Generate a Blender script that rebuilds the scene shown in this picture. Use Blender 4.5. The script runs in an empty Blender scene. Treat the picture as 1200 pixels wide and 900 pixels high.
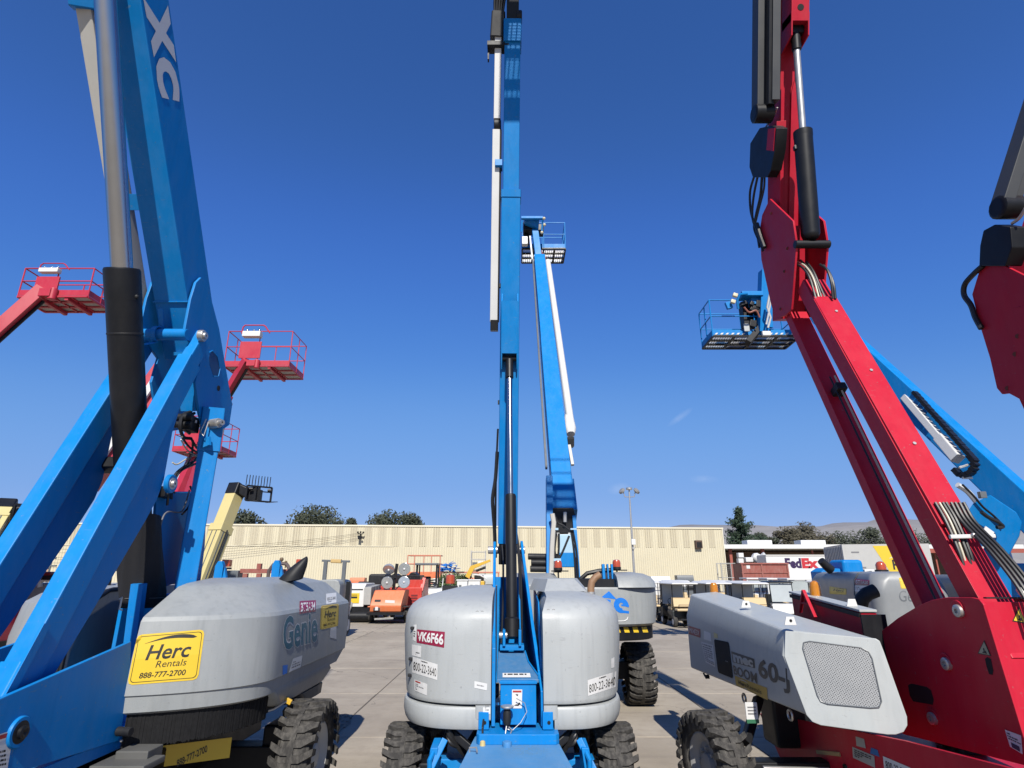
import bpy, bmesh, math, random
from mathutils import Vector as V, Matrix as M, noise
from mathutils.bvhtree import BVHTree
R = math.radians
rnd = random.Random(7)
S = bpy.context.scene
COL = S.collection

# ------------------------------------------------------------------ camera, sky, sun, exposure
FPX, PITCH, EYE = 690.0, R(17.8), 2.3
cd = bpy.data.cameras.new('camera')
cd.sensor_width = 36.0
cd.lens = 36.0 * FPX / 1200.0
cd.clip_start = 0.05
cd.clip_end = 12000
cam = bpy.data.objects.new('camera', cd)
cam.location = (0, 0, EYE)
cam.rotation_euler = (R(90) + PITCH, 0, 0)
COL.objects.link(cam)
S.camera = cam
S.view_settings.view_transform = 'Standard'
S.view_settings.look = 'None'
S.view_settings.exposure = 0.53
S.view_settings.gamma = 1.0

SUN_EL, SUN_AZ = R(41), R(4)            # the sun stands behind the camera, a little to its right
sdir = V((math.sin(SUN_AZ) * math.cos(SUN_EL), -math.cos(SUN_AZ) * math.cos(SUN_EL), math.sin(SUN_EL)))
sl = bpy.data.lights.new('sun', 'SUN')
sl.energy = 5.0
sl.angle = R(0.55)
sl.color = (1.0, 0.95, 0.86)
so = bpy.data.objects.new('sun', sl)
so.rotation_euler = (-sdir).to_track_quat('-Z', 'Y').to_euler()
so.location = sdir * 60
COL.objects.link(so)

W = bpy.data.worlds.new('World')
S.world = W
W.use_nodes = True
nt = W.node_tree
nt.nodes.clear()
def wn(t, **k):
    n = nt.nodes.new(t)
    for a, b in k.items():
        setattr(n, a, b)
    return n
out = wn('ShaderNodeOutputWorld')
bg = wn('ShaderNodeBackground')
bg.inputs['Strength'].default_value = 0.075
sky = wn('ShaderNodeTexSky', sky_type='NISHITA')
sky.sun_disc = False
sky.sun_elevation = SUN_EL
sky.sun_rotation = R(180) - SUN_AZ
sky.altitude = 100
sky.air_density = 1.0
sky.dust_density = 0.0
sky.ozone_density = 8.0
sep = wn('ShaderNodeSeparateColor')          # the phone camera's rendering of a clear sky: one tone curve per channel, everywhere alike
cmb = wn('ShaderNodeCombineColor')
nt.links.new(sky.outputs[0], sep.inputs[0])
for k, (gain, power) in enumerate(((.743, .97), (1.063, .764), (2.147, .567))):
    pw = wn('ShaderNodeMath', operation='POWER')
    pw.inputs[1].default_value = power
    ml = wn('ShaderNodeMath', operation='MULTIPLY')
    ml.inputs[1].default_value = gain
    nt.links.new(sep.outputs[k], pw.inputs[0])
    nt.links.new(pw.outputs[0], ml.inputs[0])
    nt.links.new(ml.outputs[0], cmb.inputs[k])
CURVES = (((0, 0), (0.0329, 0.0284), (0.0534, 0.0503), (0.0741, 0.0741), (0.1202, 0.144), (0.2347, 0.2273)),
          ((0, 0), (0.1011, 0.0944), (0.1468, 0.1613), (0.1894, 0.2237), (0.2654, 0.3246), (0.4111, 0.4009)),
          ((0, 0), (0.3336, 0.3201), (0.4267, 0.5333), (0.5039, 0.6275), (0.6144, 0.7164), (0.7379, 0.7597)))
crv = wn('ShaderNodeRGBCurve')                # the same phone's contrast curve, again one per channel for the whole sky
crv.mapping.use_clip = False
for k in range(3):
    cu = crv.mapping.curves[k]
    cu.points[0].location = CURVES[k][0]
    cu.points[1].location = (1.0, 0.92 if k < 2 else 0.9)
    for x, y in CURVES[k][1:]:
        cu.points.new(x, y)
crv.mapping.update()
dn = wn('ShaderNodeVectorMath', operation='SCALE')
dn.inputs['Scale'].default_value = .1
up_ = wn('ShaderNodeVectorMath', operation='SCALE')
up_.inputs['Scale'].default_value = 10
nt.links.new(cmb.outputs[0], dn.inputs[0])
nt.links.new(dn.outputs[0], crv.inputs['Color'])
nt.links.new(crv.outputs[0], up_.inputs[0])
# two faint wisps of cloud low in the north-east
tc = wn('ShaderNodeTexCoord')
last = up_.outputs[0]
def wisp(az, el, wa, we, tilt, amt):
    global last
    d = V((math.sin(R(az)) * math.cos(R(el)), math.cos(R(az)) * math.cos(R(el)), math.sin(R(el))))
    mp = wn('ShaderNodeMapping', vector_type='TEXTURE')
    mp.inputs['Location'].default_value = d
    mp.inputs['Rotation'].default_value = (0, R(tilt), -R(az))
    mp.inputs['Scale'].default_value = (wa, 0.4, we)
    nt.links.new(tc.outputs['Generated'], mp.inputs['Vector'])
    ln = wn('ShaderNodeVectorMath', operation='LENGTH')
    nt.links.new(mp.outputs[0], ln.inputs[0])
    nz = wn('ShaderNodeTexNoise')
    nz.inputs['Scale'].default_value = 60
    nz.inputs['Detail'].default_value = 5
    nt.links.new(tc.outputs['Generated'], nz.inputs['Vector'])
    mr = wn('ShaderNodeMapRange')
    mr.inputs[1].default_value, mr.inputs[2].default_value = 1.0, 0.0
    mr.inputs[3].default_value, mr.inputs[4].default_value = 0.0, amt
    nt.links.new(ln.outputs['Value'], mr.inputs[0])
    mu = wn('ShaderNodeMath', operation='MULTIPLY')
    nt.links.new(mr.outputs[0], mu.inputs[0])
    nt.links.new(nz.outputs['Fac'], mu.inputs[1])
    mx = wn('ShaderNodeMix', data_type='RGBA')
    mx.inputs[7].default_value = (9, 9.4, 10, 1)
    nt.links.new(mu.outputs[0], mx.inputs[0])
    nt.links.new(last, mx.inputs[6])
    last = mx.outputs[2]
wisp(16.4, 14.0, .026, .006, -32, 0.20)
wisp(18.0, 8.2, .024, .007, 4, 0.18)
wisp(10.2, 7.6, .02, .01, -10, 0.22)
nt.links.new(last, bg.inputs['Color'])
nt.links.new(bg.outputs[0], out.inputs['Surface'])

# ------------------------------------------------------------------ helpers
CT, ST = math.cos(PITCH), math.sin(PITCH)
def ray(px, py):                          # the photograph's sight line through a pixel of its 1200 x 900 frame
    u = (px - 600) / FPX
    v = (450 - py) / FPX
    return V((u, CT - v * ST, ST + v * CT))
EYEV = V((0, 0, EYE))
def ax(px, py, x):                        # where it meets the upright plane at that x
    r = ray(px, py)
    return EYEV + r * (x / r.x)
def ay(px, py, y):                        # ... the upright plane that far ahead
    r = ray(px, py)
    return EYEV + r * (y / r.y)
def az(px, py, z):                        # ... the level plane at that height
    r = ray(px, py)
    return EYEV + r * ((z - EYE) / r.z)

MATS = {}
def mat(name, col, rough=0.5, metal=0.0, var=0.12, scale=3.0, bump=0.0, bscale=40.0, coat=0.0, dust=0.0,
        dustcol=(0.42, 0.38, 0.32), spec=0.5, rvar=0.15, detail=4.0, streak=0.0, chips=0.0, chipcol=(0.10, 0.10, 0.10)):
    if name in MATS:
        return MATS[name]
    if metal < .3:
        col = tuple(c * .69 for c in col)
    m = bpy.data.materials.new(name)
    m.use_nodes = True
    t = m.node_tree
    b = t.nodes['Principled BSDF']
    b.inputs['Metallic'].default_value = metal
    b.inputs['Specular IOR Level'].default_value = spec
    b.inputs['Coat Weight'].default_value = coat
    b.inputs['Coat Roughness'].default_value = 0.12
    tcn = t.nodes.new('ShaderNodeTexCoord')
    nz = t.nodes.new('ShaderNodeTexNoise')
    nz.inputs['Scale'].default_value = scale
    nz.inputs['Detail'].default_value = detail
    nz.inputs['Roughness'].default_value = 0.62
    t.links.new(tcn.outputs['Object'], nz.inputs['Vector'])
    mx = t.nodes.new('ShaderNodeMix')
    mx.data_type = 'RGBA'
    c0 = tuple(max(0, c * (1 - var)) for c in col) + (1,)
    c1 = tuple(min(1, c * (1 + var)) for c in col) + (1,)
    mx.inputs[6].default_value = c0
    mx.inputs[7].default_value = c1
    t.links.new(nz.outputs['Fac'], mx.inputs[0])
    cur = mx.outputs[2]
    if dust > 0:
        nd = t.nodes.new('ShaderNodeTexNoise')
        nd.inputs['Scale'].default_value = scale * 2.7
        nd.inputs['Detail'].default_value = 8
        nd.inputs['Roughness'].default_value = 0.7
        mpn = t.nodes.new('ShaderNodeMapping')
        mpn.inputs['Scale'].default_value = (1, 1, 0.35)
        t.links.new(tcn.outputs['Object'], mpn.inputs[0])
        t.links.new(mpn.outputs[0], nd.inputs['Vector'])
        mr = t.nodes.new('ShaderNodeMapRange')
        mr.inputs[1].default_value = 0.42
        mr.inputs[2].default_value = 0.78
        mr.inputs[3].default_value = 0.0
        mr.inputs[4].default_value = dust
        t.links.new(nd.outputs['Fac'], mr.inputs[0])
        m2 = t.nodes.new('ShaderNodeMix')
        m2.data_type = 'RGBA'
        m2.inputs[7].default_value = dustcol + (1,)
        t.links.new(mr.outputs[0], m2.inputs[0])
        t.links.new(cur, m2.inputs[6])
        cur = m2.outputs[2]
    def layer(cur, nscale, mscale, lo, hi, amt, colr, det=4):
        mpn = t.nodes.new('ShaderNodeMapping')
        mpn.inputs['Scale'].default_value = mscale
        nn = t.nodes.new('ShaderNodeTexNoise')
        nn.inputs['Scale'].default_value = nscale
        nn.inputs['Detail'].default_value = det
        t.links.new(tcn.outputs['Object'], mpn.inputs[0])
        t.links.new(mpn.outputs[0], nn.inputs['Vector'])
        mr = t.nodes.new('ShaderNodeMapRange')
        mr.inputs[1].default_value, mr.inputs[2].default_value, mr.inputs[3].default_value, mr.inputs[4].default_value = lo, hi, 0.0, amt
        t.links.new(nn.outputs['Fac'], mr.inputs[0])
        m2 = t.nodes.new('ShaderNodeMix')
        m2.data_type = 'RGBA'
        m2.inputs[7].default_value = tuple(colr) + (1,)
        t.links.new(mr.outputs[0], m2.inputs[0])
        t.links.new(cur, m2.inputs[6])
        return m2.outputs[2]
    if streak > 0:                         # run-off marks down the sides
        cur = layer(cur, 5.0, (3.2, 3.2, .22), .50, .78, streak, tuple(c * .62 for c in col), 6)
    if chips > 0:                          # scuffs and chipped spots
        cur = layer(cur, 30.0, (1, 1, 1), .69, .72, chips, chipcol, 3)
        cur = layer(cur, 7.0, (1.0, 1.0, 9.0), .70, .74, chips * .6, chipcol, 2)
    t.links.new(cur, b.inputs['Base Color'])
    rr = t.nodes.new('ShaderNodeMapRange')
    rr.inputs[3].default_value = max(0.03, rough - rvar)
    rr.inputs[4].default_value = min(1, rough + rvar)
    t.links.new(nz.outputs['Fac'], rr.inputs[0])
    t.links.new(rr.outputs[0], b.inputs['Roughness'])
    if bump > 0:
        nb = t.nodes.new('ShaderNodeTexNoise')
        nb.inputs['Scale'].default_value = bscale
        nb.inputs['Detail'].default_value = 5
        t.links.new(tcn.outputs['Object'], nb.inputs['Vector'])
        bn = t.nodes.new('ShaderNodeBump')
        bn.inputs['Strength'].default_value = bump
        bn.inputs['Distance'].default_value = 0.01
        t.links.new(nb.outputs['Fac'], bn.inputs['Height'])
        t.links.new(bn.outputs[0], b.inputs['Normal'])
    MATS[name] = m
    return m

BLUE = mat('blue_paint', (0.003, 0.228, 0.63), 0.44, var=0.08, scale=2.5, coat=0.0, spec=0.18, dust=0.05, bump=0.05, bscale=160, streak=.22, chips=.55, chipcol=(.10, .17, .24))
BLUEOLD = mat('faded_blue_paint', (0.045, 0.25, 0.56), 0.55, var=0.16, scale=5, dust=0.22, bump=0.12)
RED = mat('red_paint', (0.55, 0.014, 0.038), 0.42, var=0.08, scale=2.5, coat=0.0, spec=0.17, dust=0.03, bump=0.05, bscale=160, streak=.25, chips=.5, chipcol=(.20, .10, .10))
REDFAR = mat('sun_faded_red_paint', (0.52, 0.022, 0.05), 0.45, var=0.08, scale=3, dust=0.05)
GREY = mat('grey_moulded_cover', (0.33, 0.35, 0.355), 0.46, var=0.07, scale=2.2, bump=0.10, bscale=90, dust=0.15, dustcol=(0.45, 0.44, 0.41), streak=.35, chips=.5, chipcol=(.16, .165, .17))
GREYC = mat('pale_grey_moulded_cover', (0.43, 0.452, 0.455), 0.5, var=0.06, scale=2.0, bump=0.10, bscale=90, dust=0.2, dustcol=(0.37, 0.37, 0.36), streak=.38, chips=.55, chipcol=(.18, .185, .19))
GREYM = mat('light_grey_sheet_metal', (0.47, 0.495, 0.485), 0.42, var=0.06, scale=2.5, bump=0.04, dust=0.12, streak=.25, chips=.4, chipcol=(.2, .2, .2))
GREYD = mat('dark_grey_cover', (0.13, 0.145, 0.16), 0.4, var=0.12, scale=2.5, dust=0.08)
TRAY = mat('cable_tray_metal', (0.60, 0.58, 0.53), 0.5, var=0.06, scale=4, dust=0.12)
WHITE = mat('white_paint', (0.76, 0.76, 0.74), 0.45, var=0.05, scale=3, dust=0.10)
BLACK = mat('black_paint', (0.009, 0.010, 0.013), 0.45, var=0.2, scale=4, dust=0.012, spec=0.28)
BLACKM = mat('black_plastic', (0.013, 0.014, 0.017), 0.55, var=0.2, scale=6, dust=0.02, spec=0.3)
HOSE = mat('black_hose', (0.014, 0.014, 0.015), 0.48, var=0.2)
HOSEW = mat('braided_white_hose', (0.62, 0.57, 0.44), 0.5, var=0.1, scale=20)
RUBBER = mat('tyre_rubber', (0.040, 0.038, 0.036), 0.85, var=0.3, scale=7, bump=0.35, bscale=60, dust=0.55, dustcol=(0.17, 0.158, 0.14), spec=0.25)
CHROME = mat('chromed_rod', (0.44, 0.44, 0.44), 0.2, metal=1.0, var=0.04, scale=8, rvar=0.05)
STEEL = mat('bare_steel', (0.42, 0.41, 0.39), 0.4, metal=0.7, var=0.12, scale=10, rvar=0.1)
RIMW = mat('white_rim', (0.66, 0.66, 0.63), 0.5, var=0.1, dust=0.2)
YEL = mat('yellow_decal', (0.82, 0.56, 0.035), 0.4, var=0.03, rvar=0.05)
YELP = mat('yellow_paint', (0.70, 0.42, 0.03), 0.45, var=0.08, dust=0.1)
INK = mat('dark_ink', (0.016, 0.014, 0.013), 0.5, var=0.02)
PAPER = mat('white_decal', (0.74, 0.74, 0.73), 0.45, var=0.04, scale=10)
MAROON = mat('maroon_decal', (0.28, 0.014, 0.05), 0.4, var=0.06)
TEAL = mat('teal_decal', (0.006, 0.13, 0.20), 0.4, var=0.05)
LOGOBLUE = mat('bright_blue_decal', (0.005, 0.19, 0.72), 0.4, var=0.04)
DKGREY = mat('dark_grey_decal', (0.075, 0.08, 0.085), 0.45, var=0.05)
FAINT = mat('grey_print', (0.20, 0.20, 0.21), 0.5, var=0.1)
ORANGE = mat('orange_paint', (0.74, 0.19, 0.065), 0.45, var=0.08, scale=3, dust=0.12)
REDV = mat('vermilion_paint', (0.60, 0.045, 0.03), 0.42, var=0.08, scale=3, dust=0.08)
BRICKRED = mat('rusty_red_paint', (0.30, 0.075, 0.055), 0.6, var=0.15, scale=1.5, dust=0.2)
CREAM = mat('cream_paint', (0.68, 0.58, 0.26), 0.45, var=0.06, scale=2, dust=0.08)
CREAMSEAT = mat('cream_vinyl', (0.66, 0.50, 0.28), 0.55, var=0.06, scale=6)
AMBER = mat('amber_lens', (0.60, 0.22, 0.01), 0.2, var=0.1, scale=12, coat=0.5)
REDLENS = mat('red_lens', (0.50, 0.08, 0.03), 0.25, var=0.1, scale=12, coat=0.5)
LENS = mat('lamp_glass', (0.40, 0.42, 0.42), 0.12, var=0.35, scale=18, metal=0.5)
RUST = mat('rusty_exhaust', (0.30, 0.17, 0.09), 0.6, var=0.3, scale=12, bump=0.2)
MESHG = mat('punched_grey_metal', (0.40, 0.41, 0.41), 0.5, var=0.1, scale=5)
GREEN = mat('green_paint', (0.03, 0.16, 0.08), 0.5)
HOLE = mat('unlit_opening', (0.004, 0.004, 0.005), 0.9, var=0.0)
TAPEB = mat('blue_tape', (0.03, 0.16, 0.42), 0.6)
CREAMWIRE = mat('cream_plug', (0.62, 0.50, 0.22), 0.5)

WORLD = {}                                 # object -> (world verts, faces) for laying decals on it
class MB:
    def __init__(s):
        s.v, s.f = [], []
    def add(s, vs, fs):
        n = len(s.v)
        s.v += [V(p) for p in vs]
        s.f += [tuple(i + n for i in f) for f in fs]
        return s
    def hexa(s, p):
        return s.add(p, [(0, 3, 2, 1), (4, 5, 6, 7), (0, 1, 5, 4), (1, 2, 6, 5), (2, 3, 7, 6), (3, 0, 4, 7)])
    def box(s, c, d, rot=None):
        c = V(c)
        q = []
        for z in (-.5, .5):
            for x, y in ((-.5, -.5), (.5, -.5), (.5, .5), (-.5, .5)):
                p = V((x * d[0], y * d[1], z * d[2]))
                if rot is not None:
                    p = rot @ p
                q.append(c + p)
        return s.hexa(q)
    def prism(s, pts, vec):
        pts = [V(p) for p in pts]
        vec = V(vec)
        n = len(pts)
        return s.add(pts + [p + vec for p in pts],
                     [tuple(range(n))[::-1], tuple(range(n, 2 * n))] + [(i, (i + 1) % n, n + (i + 1) % n, n + i) for i in range(n)])
    def loft(s, rings, cap0=True, cap1=True, closed=True):
        n = len(rings[0])
        vs = [V(p) for r in rings for p in r]
        fs = []
        for k in range(len(rings) - 1):
            for i in range(n if closed else n - 1):
                j = (i + 1) % n
                fs.append((k * n + i, k * n + j, (k + 1) * n + j, (k + 1) * n + i))
        if cap0:
            fs.append(tuple(range(n))[::-1])
        if cap1:
            fs.append(tuple((len(rings) - 1) * n + i for i in range(n)))
        return s.add(vs, fs)
    def beam(s, A, B, w, h, side=(1, 0, 0), ch=0.06, w1=None, h1=None):
        A, B = V(A), V(B)
        d = (B - A).normalized()
        sd = V(side)
        sd = (sd - d * sd.dot(d)).normalized()
        up = sd.cross(d)
        rings = []
        for P, ww, hh in ((A, w, h), (B, w1 or w, h1 or h)):
            c = min(ww, hh) * ch
            pr = []
            for sx, sy in ((1, 1), (-1, 1), (-1, -1), (1, -1)):
                X, Y = sx * ww / 2, sy * hh / 2
                a, b = (X, Y - sy * c), (X - sx * c, Y)
                k = (X - sx * c * .29, Y - sy * c * .29)
                pr += [a, k, b] if sx * sy > 0 else [b, k, a]
            rings.append([P + sd * x + up * y for x, y in pr])
        return s.loft(rings)
    def tube(s, pts, r, n=8, r1=None):
        pts = [V(p) for p in pts]
        m = len(pts)
        rings = []
        nrm = None
        for i, p in enumerate(pts):
            t = ((pts[min(i + 1, m - 1)] - p).normalized() + (p - pts[max(i - 1, 0)]).normalized())
            t = t.normalized() if t.length > 1e-6 else V((0, 0, 1))
            if nrm is None:
                nrm = t.orthogonal().normalized()
            else:
                nrm = (nrm - t * nrm.dot(t)).normalized()
            b = t.cross(nrm)
            rr = r if r1 is None else r + (r1 - r) * i / (m - 1)
            rings.append([p + (nrm * math.cos(a) + b * math.sin(a)) * rr for a in [2 * math.pi * k / n for k in range(n)]])
        return s.loft(rings)
    def lathe(s, A, B, prof, n=24, cap0=True, cap1=True):
        A, B = V(A), V(B)
        d = (B - A)
        L = d.length
        d = d / L
        u = d.orthogonal().normalized()
        if abs(d.x) > .9:
            u = V((0, 0, 1))
            u = (u - d * u.dot(d)).normalized()
        w = d.cross(u)
        rings = []
        for t, r in prof:
            rings.append([A + d * t + (u * math.cos(a) + w * math.sin(a)) * max(r, 1e-4) for a in [2 * math.pi * k / n for k in range(n)]])
        return s.loft(rings, cap0, cap1)
    def cyl(s, A, B, r, n=16):
        L = (V(B) - V(A)).length
        b = min(r, L) * .12
        return s.lathe(A, B, [(0, r - b), (b, r), (L - b, r), (L, r - b)], n)
    def ball(s, c, r, n=10, sc=(1, 1, 1)):
        c = V(c)
        rings = []
        for i in range(1, n // 2 + 1):
            th = math.pi * i / (n // 2 + 1)
            rings.append([c + V((math.sin(th) * math.cos(p) * r * sc[0], math.sin(th) * math.sin(p) * r * sc[1], -math.cos(th) * r * sc[2]))
                          for p in [2 * math.pi * k / n for k in range(n)]])
        return s.loft(rings)
    def build(s, name, m, parent=None, label=None, smooth=38, bevel=0.0, seg=2, kind=None, tri=False):
        me = bpy.data.meshes.new(name)
        off = V((0, 0, 0))
        r = parent
        while r is not None and r.parent is not None:
            r = r.parent
        if r is not None:
            off = r.location.copy()
        me.from_pydata([p - off for p in s.v], [], s.f)
        bm = bmesh.new()
        bm.from_mesh(me)
        bmesh.ops.recalc_face_normals(bm, faces=bm.faces)
        if bevel > 0:
            ed = [e for e in bm.edges if len(e.link_faces) == 2 and e.calc_face_angle(0) > R(28)]
            bmesh.ops.bevel(bm, geom=ed, offset=bevel, segments=seg, profile=0.5, affect='EDGES', clamp_overlap=True)
        if tri:
            bmesh.ops.triangulate(bm, faces=bm.faces)
        bm.to_mesh(me)
        bm.free()
        if smooth:
            me.polygons.foreach_set('use_smooth', [True] * len(me.polygons))
            me.set_sharp_from_angle(angle=R(smooth))
        me.materials.append(m)
        o = bpy.data.objects.new(name, me)
        COL.objects.link(o)
        if smooth:
            wm = o.modifiers.new('even_shading', 'WEIGHTED_NORMAL')
            wm.weight = 90
            wm.keep_sharp = True
        if parent is not None:
            o.parent = parent
        if label:
            o['label'] = label
        if kind:
            o['kind'] = kind
        WORLD[o.name] = ([p.co + off for p in me.vertices], [tuple(p.vertices) for p in me.polygons])
        return o

def thing(name, label, cat, loc=(0, 0, 0), group=None):
    o = bpy.data.objects.new(name, None)
    o.empty_display_size = 0.2
    o.location = loc
    COL.objects.link(o)
    o['label'] = label
    o['category'] = cat
    if group:
        o['group'] = group
    return o
def tag(o, label, cat, group=None):
    o['label'] = label
    o['category'] = cat
    if group:
        o['group'] = group
    return o
def dup(root, loc, rz=0.0, label=None, scale=None):
    r = root.copy()
    COL.objects.link(r)
    r.location = loc
    r.rotation_euler = (0, 0, rz)
    if scale:
        r.scale = scale
    if label:
        r['label'] = label
    for ch in list(root.children):
        c = ch.copy()
        COL.objects.link(c)
        c.parent = r
        for g in ch.children:
            d = g.copy()
            COL.objects.link(d)
            d.parent = c
    return r

# ---- lettering and decals laid on real surfaces
TXT = {}
def text_shape(s, bold=0.0, shear=0.0, space=1.0):
    k = (s, bold, shear, space)
    if k in TXT:
        return TXT[k]
    c = bpy.data.curves.new('lettering', 'FONT')
    c.body = s
    c.size = 1
    c.offset = bold
    c.shear = shear
    c.space_character = space
    c.resolution_u = 3
    o = bpy.data.objects.new('lettering', c)
    COL.objects.link(o)
    bpy.context.view_layer.update()
    me = bpy.data.meshes.new_from_object(o.evaluated_get(bpy.context.evaluated_depsgraph_get()))
    vs = [(v.co.x, v.co.y) for v in me.vertices]
    fs = [tuple(p.vertices) for p in me.polygons]
    bpy.data.objects.remove(o)
    bpy.data.curves.remove(c)
    bpy.data.meshes.remove(me)
    x0, x1 = min(v[0] for v in vs), max(v[0] for v in vs)
    y0, y1 = min(v[1] for v in vs), max(v[1] for v in vs)
    vs = [((x - x0) / (x1 - x0), (y - y0) / (y1 - y0)) for x, y in vs]
    TXT[k] = (vs, fs)
    return TXT[k]
def rect_shape(nx=6, ny=4):
    vs = [(i / nx, j / ny) for j in range(ny + 1) for i in range(nx + 1)]
    fs = [(j * (nx + 1) + i, j * (nx + 1) + i + 1, (j + 1) * (nx + 1) + i + 1, (j + 1) * (nx + 1) + i) for j in range(ny) for i in range(nx)]
    return vs, fs
def homog(q):                              # unit square (0,0)(1,0)(1,1)(0,1) -> quad BL BR TR TL
    (x0, y0), (x1, y1), (x2, y2), (x3, y3) = q
    dx1, dx2, dx3 = x1 - x2, x3 - x2, x0 - x1 + x2 - x3
    dy1, dy2, dy3 = y1 - y2, y3 - y2, y0 - y1 + y2 - y3
    den = dx1 * dy2 - dx2 * dy1
    g = (dx3 * dy2 - dx2 * dy3) / den
    h = (dx1 * dy3 - dx3 * dy1) / den
    a, b = x1 - x0 + g * x1, x3 - x0 + h * x3
    d, e = y1 - y0 + g * y1, y3 - y0 + h * y3
    return lambda u, v: ((a * u + b * v + x0) / (g * u + h * v + 1), (d * u + e * v + y0) / (g * u + h * v + 1))
class Face:                                # one sticker place: quad (TL, TR, BR, BL in photo pixels) on a built surface
    def __init__(s, quad, target):
        s.map = homog([quad[3], quad[2], quad[1], quad[0]])
        vs, fs = WORLD[target.name]
        s.bvh = BVHTree.FromPolygons(vs, fs)
        c = s.map(.5, .5)
        h = s.bvh.ray_cast(EYEV, ray(*c).normalized())
        if h[0] is None:
            raise ValueError('sticker misses ' + target.name + str(c))
        s.p, s.n = h[0], h[1] if h[1].dot(ray(*c)) < 0 else -h[1]
    def at(s, u, v, off):
        r = ray(*s.map(u, v)).normalized()
        h = s.bvh.ray_cast(EYEV, r)
        n = s.n
        if h[0] is not None and (h[0] - s.p).length < 0.8:
            n = h[1] if h[1].dot(r) < 0 else -h[1]
            p = h[0]
        else:
            t = (s.p - EYEV).dot(s.n) / r.dot(s.n)
            p = EYEV + r * t
        return p + n * off
    def put(s, shape, m, parent, name, box=(0, 0, 1, 1), off=0.003, label=None, sub=True):
        vs, fs = shape
        u0, v0, u1, v1 = box
        b = MB()
        b.add([s.at(u0 + (u1 - u0) * x, v0 + (v1 - v0) * y, off) for x, y in vs], fs)
        return b.build(name, m, parent, label, smooth=0)
def rrect(r=.06, asp=1.0, n=4):
    pts = []
    for cx, cy, a0 in ((1 - r, 1 - r * asp, 0), (r, 1 - r * asp, 90), (r, r * asp, 180), (1 - r, r * asp, 270)):
        for k in range(n + 1):
            a = R(a0 + 90 * k / n)
            pts.append((cx + math.cos(a) * r, cy + math.sin(a) * r * asp))
    return pts
def round_rect(nx=14, ny=10):             # a grid with its corners taken off
    vs, fs = rect_shape(nx, ny)
    vs = list(vs)
    for i, (x, y) in enumerate(vs):
        cx, cy = min(x, 1 - x), min(y, 1 - y)
        if cx < 1e-6 and cy < 1e-6:
            vs[i] = (x + (.02 if x < .5 else -.02), y + (.027 if y < .5 else -.027))
    return vs, fs
def fan(pts):
    c = (sum(p[0] for p in pts) / len(pts), sum(p[1] for p in pts) / len(pts))
    return [c] + pts, [(0, i + 1, (i + 1) % len(pts) + 1) for i in range(len(pts))]
def sticker(parent, quad, target, m=None, texts=(), label=None, off=0.003, name='decal'):
    f = Face(quad, target)
    d = f.put(rect_shape(), m or PAPER, parent, name, off=off, label=label)
    for t in texts:
        s, tm, box = t[0], t[1], t[2]
        kw = t[3] if len(t) > 3 else {}
        f.put(text_shape(s, **kw), tm, d, 'lettering', box, off + 0.0025)
    return d, f
def print_lines(f, d, box, n, m=None, seed=1):          # small illegible print: bars of uneven length
    rr = random.Random(seed)
    u0, v0, u1, v1 = box
    vs, fs = [], []
    for i in range(n):
        y1 = 1 - i / n
        y0 = y1 - .5 / n
        x = 0
        while x < .92:
            w = rr.uniform(.06, .22)
            x1 = min(1, x + w)
            k = len(vs)
            vs += [(x, y0), (x1, y0), (x1, y1), (x, y1)]
            fs.append((k, k + 1, k + 2, k + 3))
            x = x1 + rr.uniform(.03, .07)
            if rr.random() < .12:
                break
    f.put((vs, fs), m or FAINT, d, 'small_print', box, .0055)
def herc(parent, quad, target, phone=True, off=0.003):
    f = Face(quad, target)
    d = f.put(round_rect(), YEL, parent, 'decal', off=off, label='yellow rental company decal')
    # thin dark border
    pr = rrect(.06, 1.3)
    dn = []
    for k in range(len(pr)):
        (xa, ya), (xb, yb) = pr[k], pr[(k + 1) % len(pr)]
        st = max(1, int(math.hypot(xb - xa, yb - ya) / .05))
        dn += [(xa + (xb - xa) * j / st, ya + (yb - ya) * j / st) for j in range(st)]
    o = [(.03 + .94 * x, .04 + .92 * y) for x, y in dn]
    i = [(.038 + .924 * x, .050 + .900 * y) for x, y in dn]
    n = len(o)
    f.put((o + i, [(k, (k + 1) % n, n + (k + 1) % n, n + k) for k in range(n)]), INK, d, 'border', off=off + .002)
    # the swoosh over the name
    top, bot = [], []
    for k in range(15):
        t = k / 14
        y = .80 + .095 * math.sin(math.pi * t * .86) + .02 * t
        w = .055 * (t ** 1.3) * (1 - t) ** .40 * 3.0 + .003
        top.append((.14 + .76 * t, y + w * .5))
        bot.append((.14 + .76 * t, y - w * .6))
    f.put((top + bot, [(k, k + 1, 15 + k + 1, 15 + k) for k in range(14)]), INK, d, 'swoosh', off=off + .002)
    f.put(text_shape('Herc', .016, .22), INK, d, 'lettering', (.19, .46, .84, .76), off + .002)
    f.put(text_shape('Rentals', -.004, .18), INK, d, 'lettering', (.36, .30, .80, .43), off + .002)
    if phone:
        f.put(text_shape('888-777-2700', .012, .12), INK, d, 'lettering', (.15, .11, .81, .22), off + .002)
    return d

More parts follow.
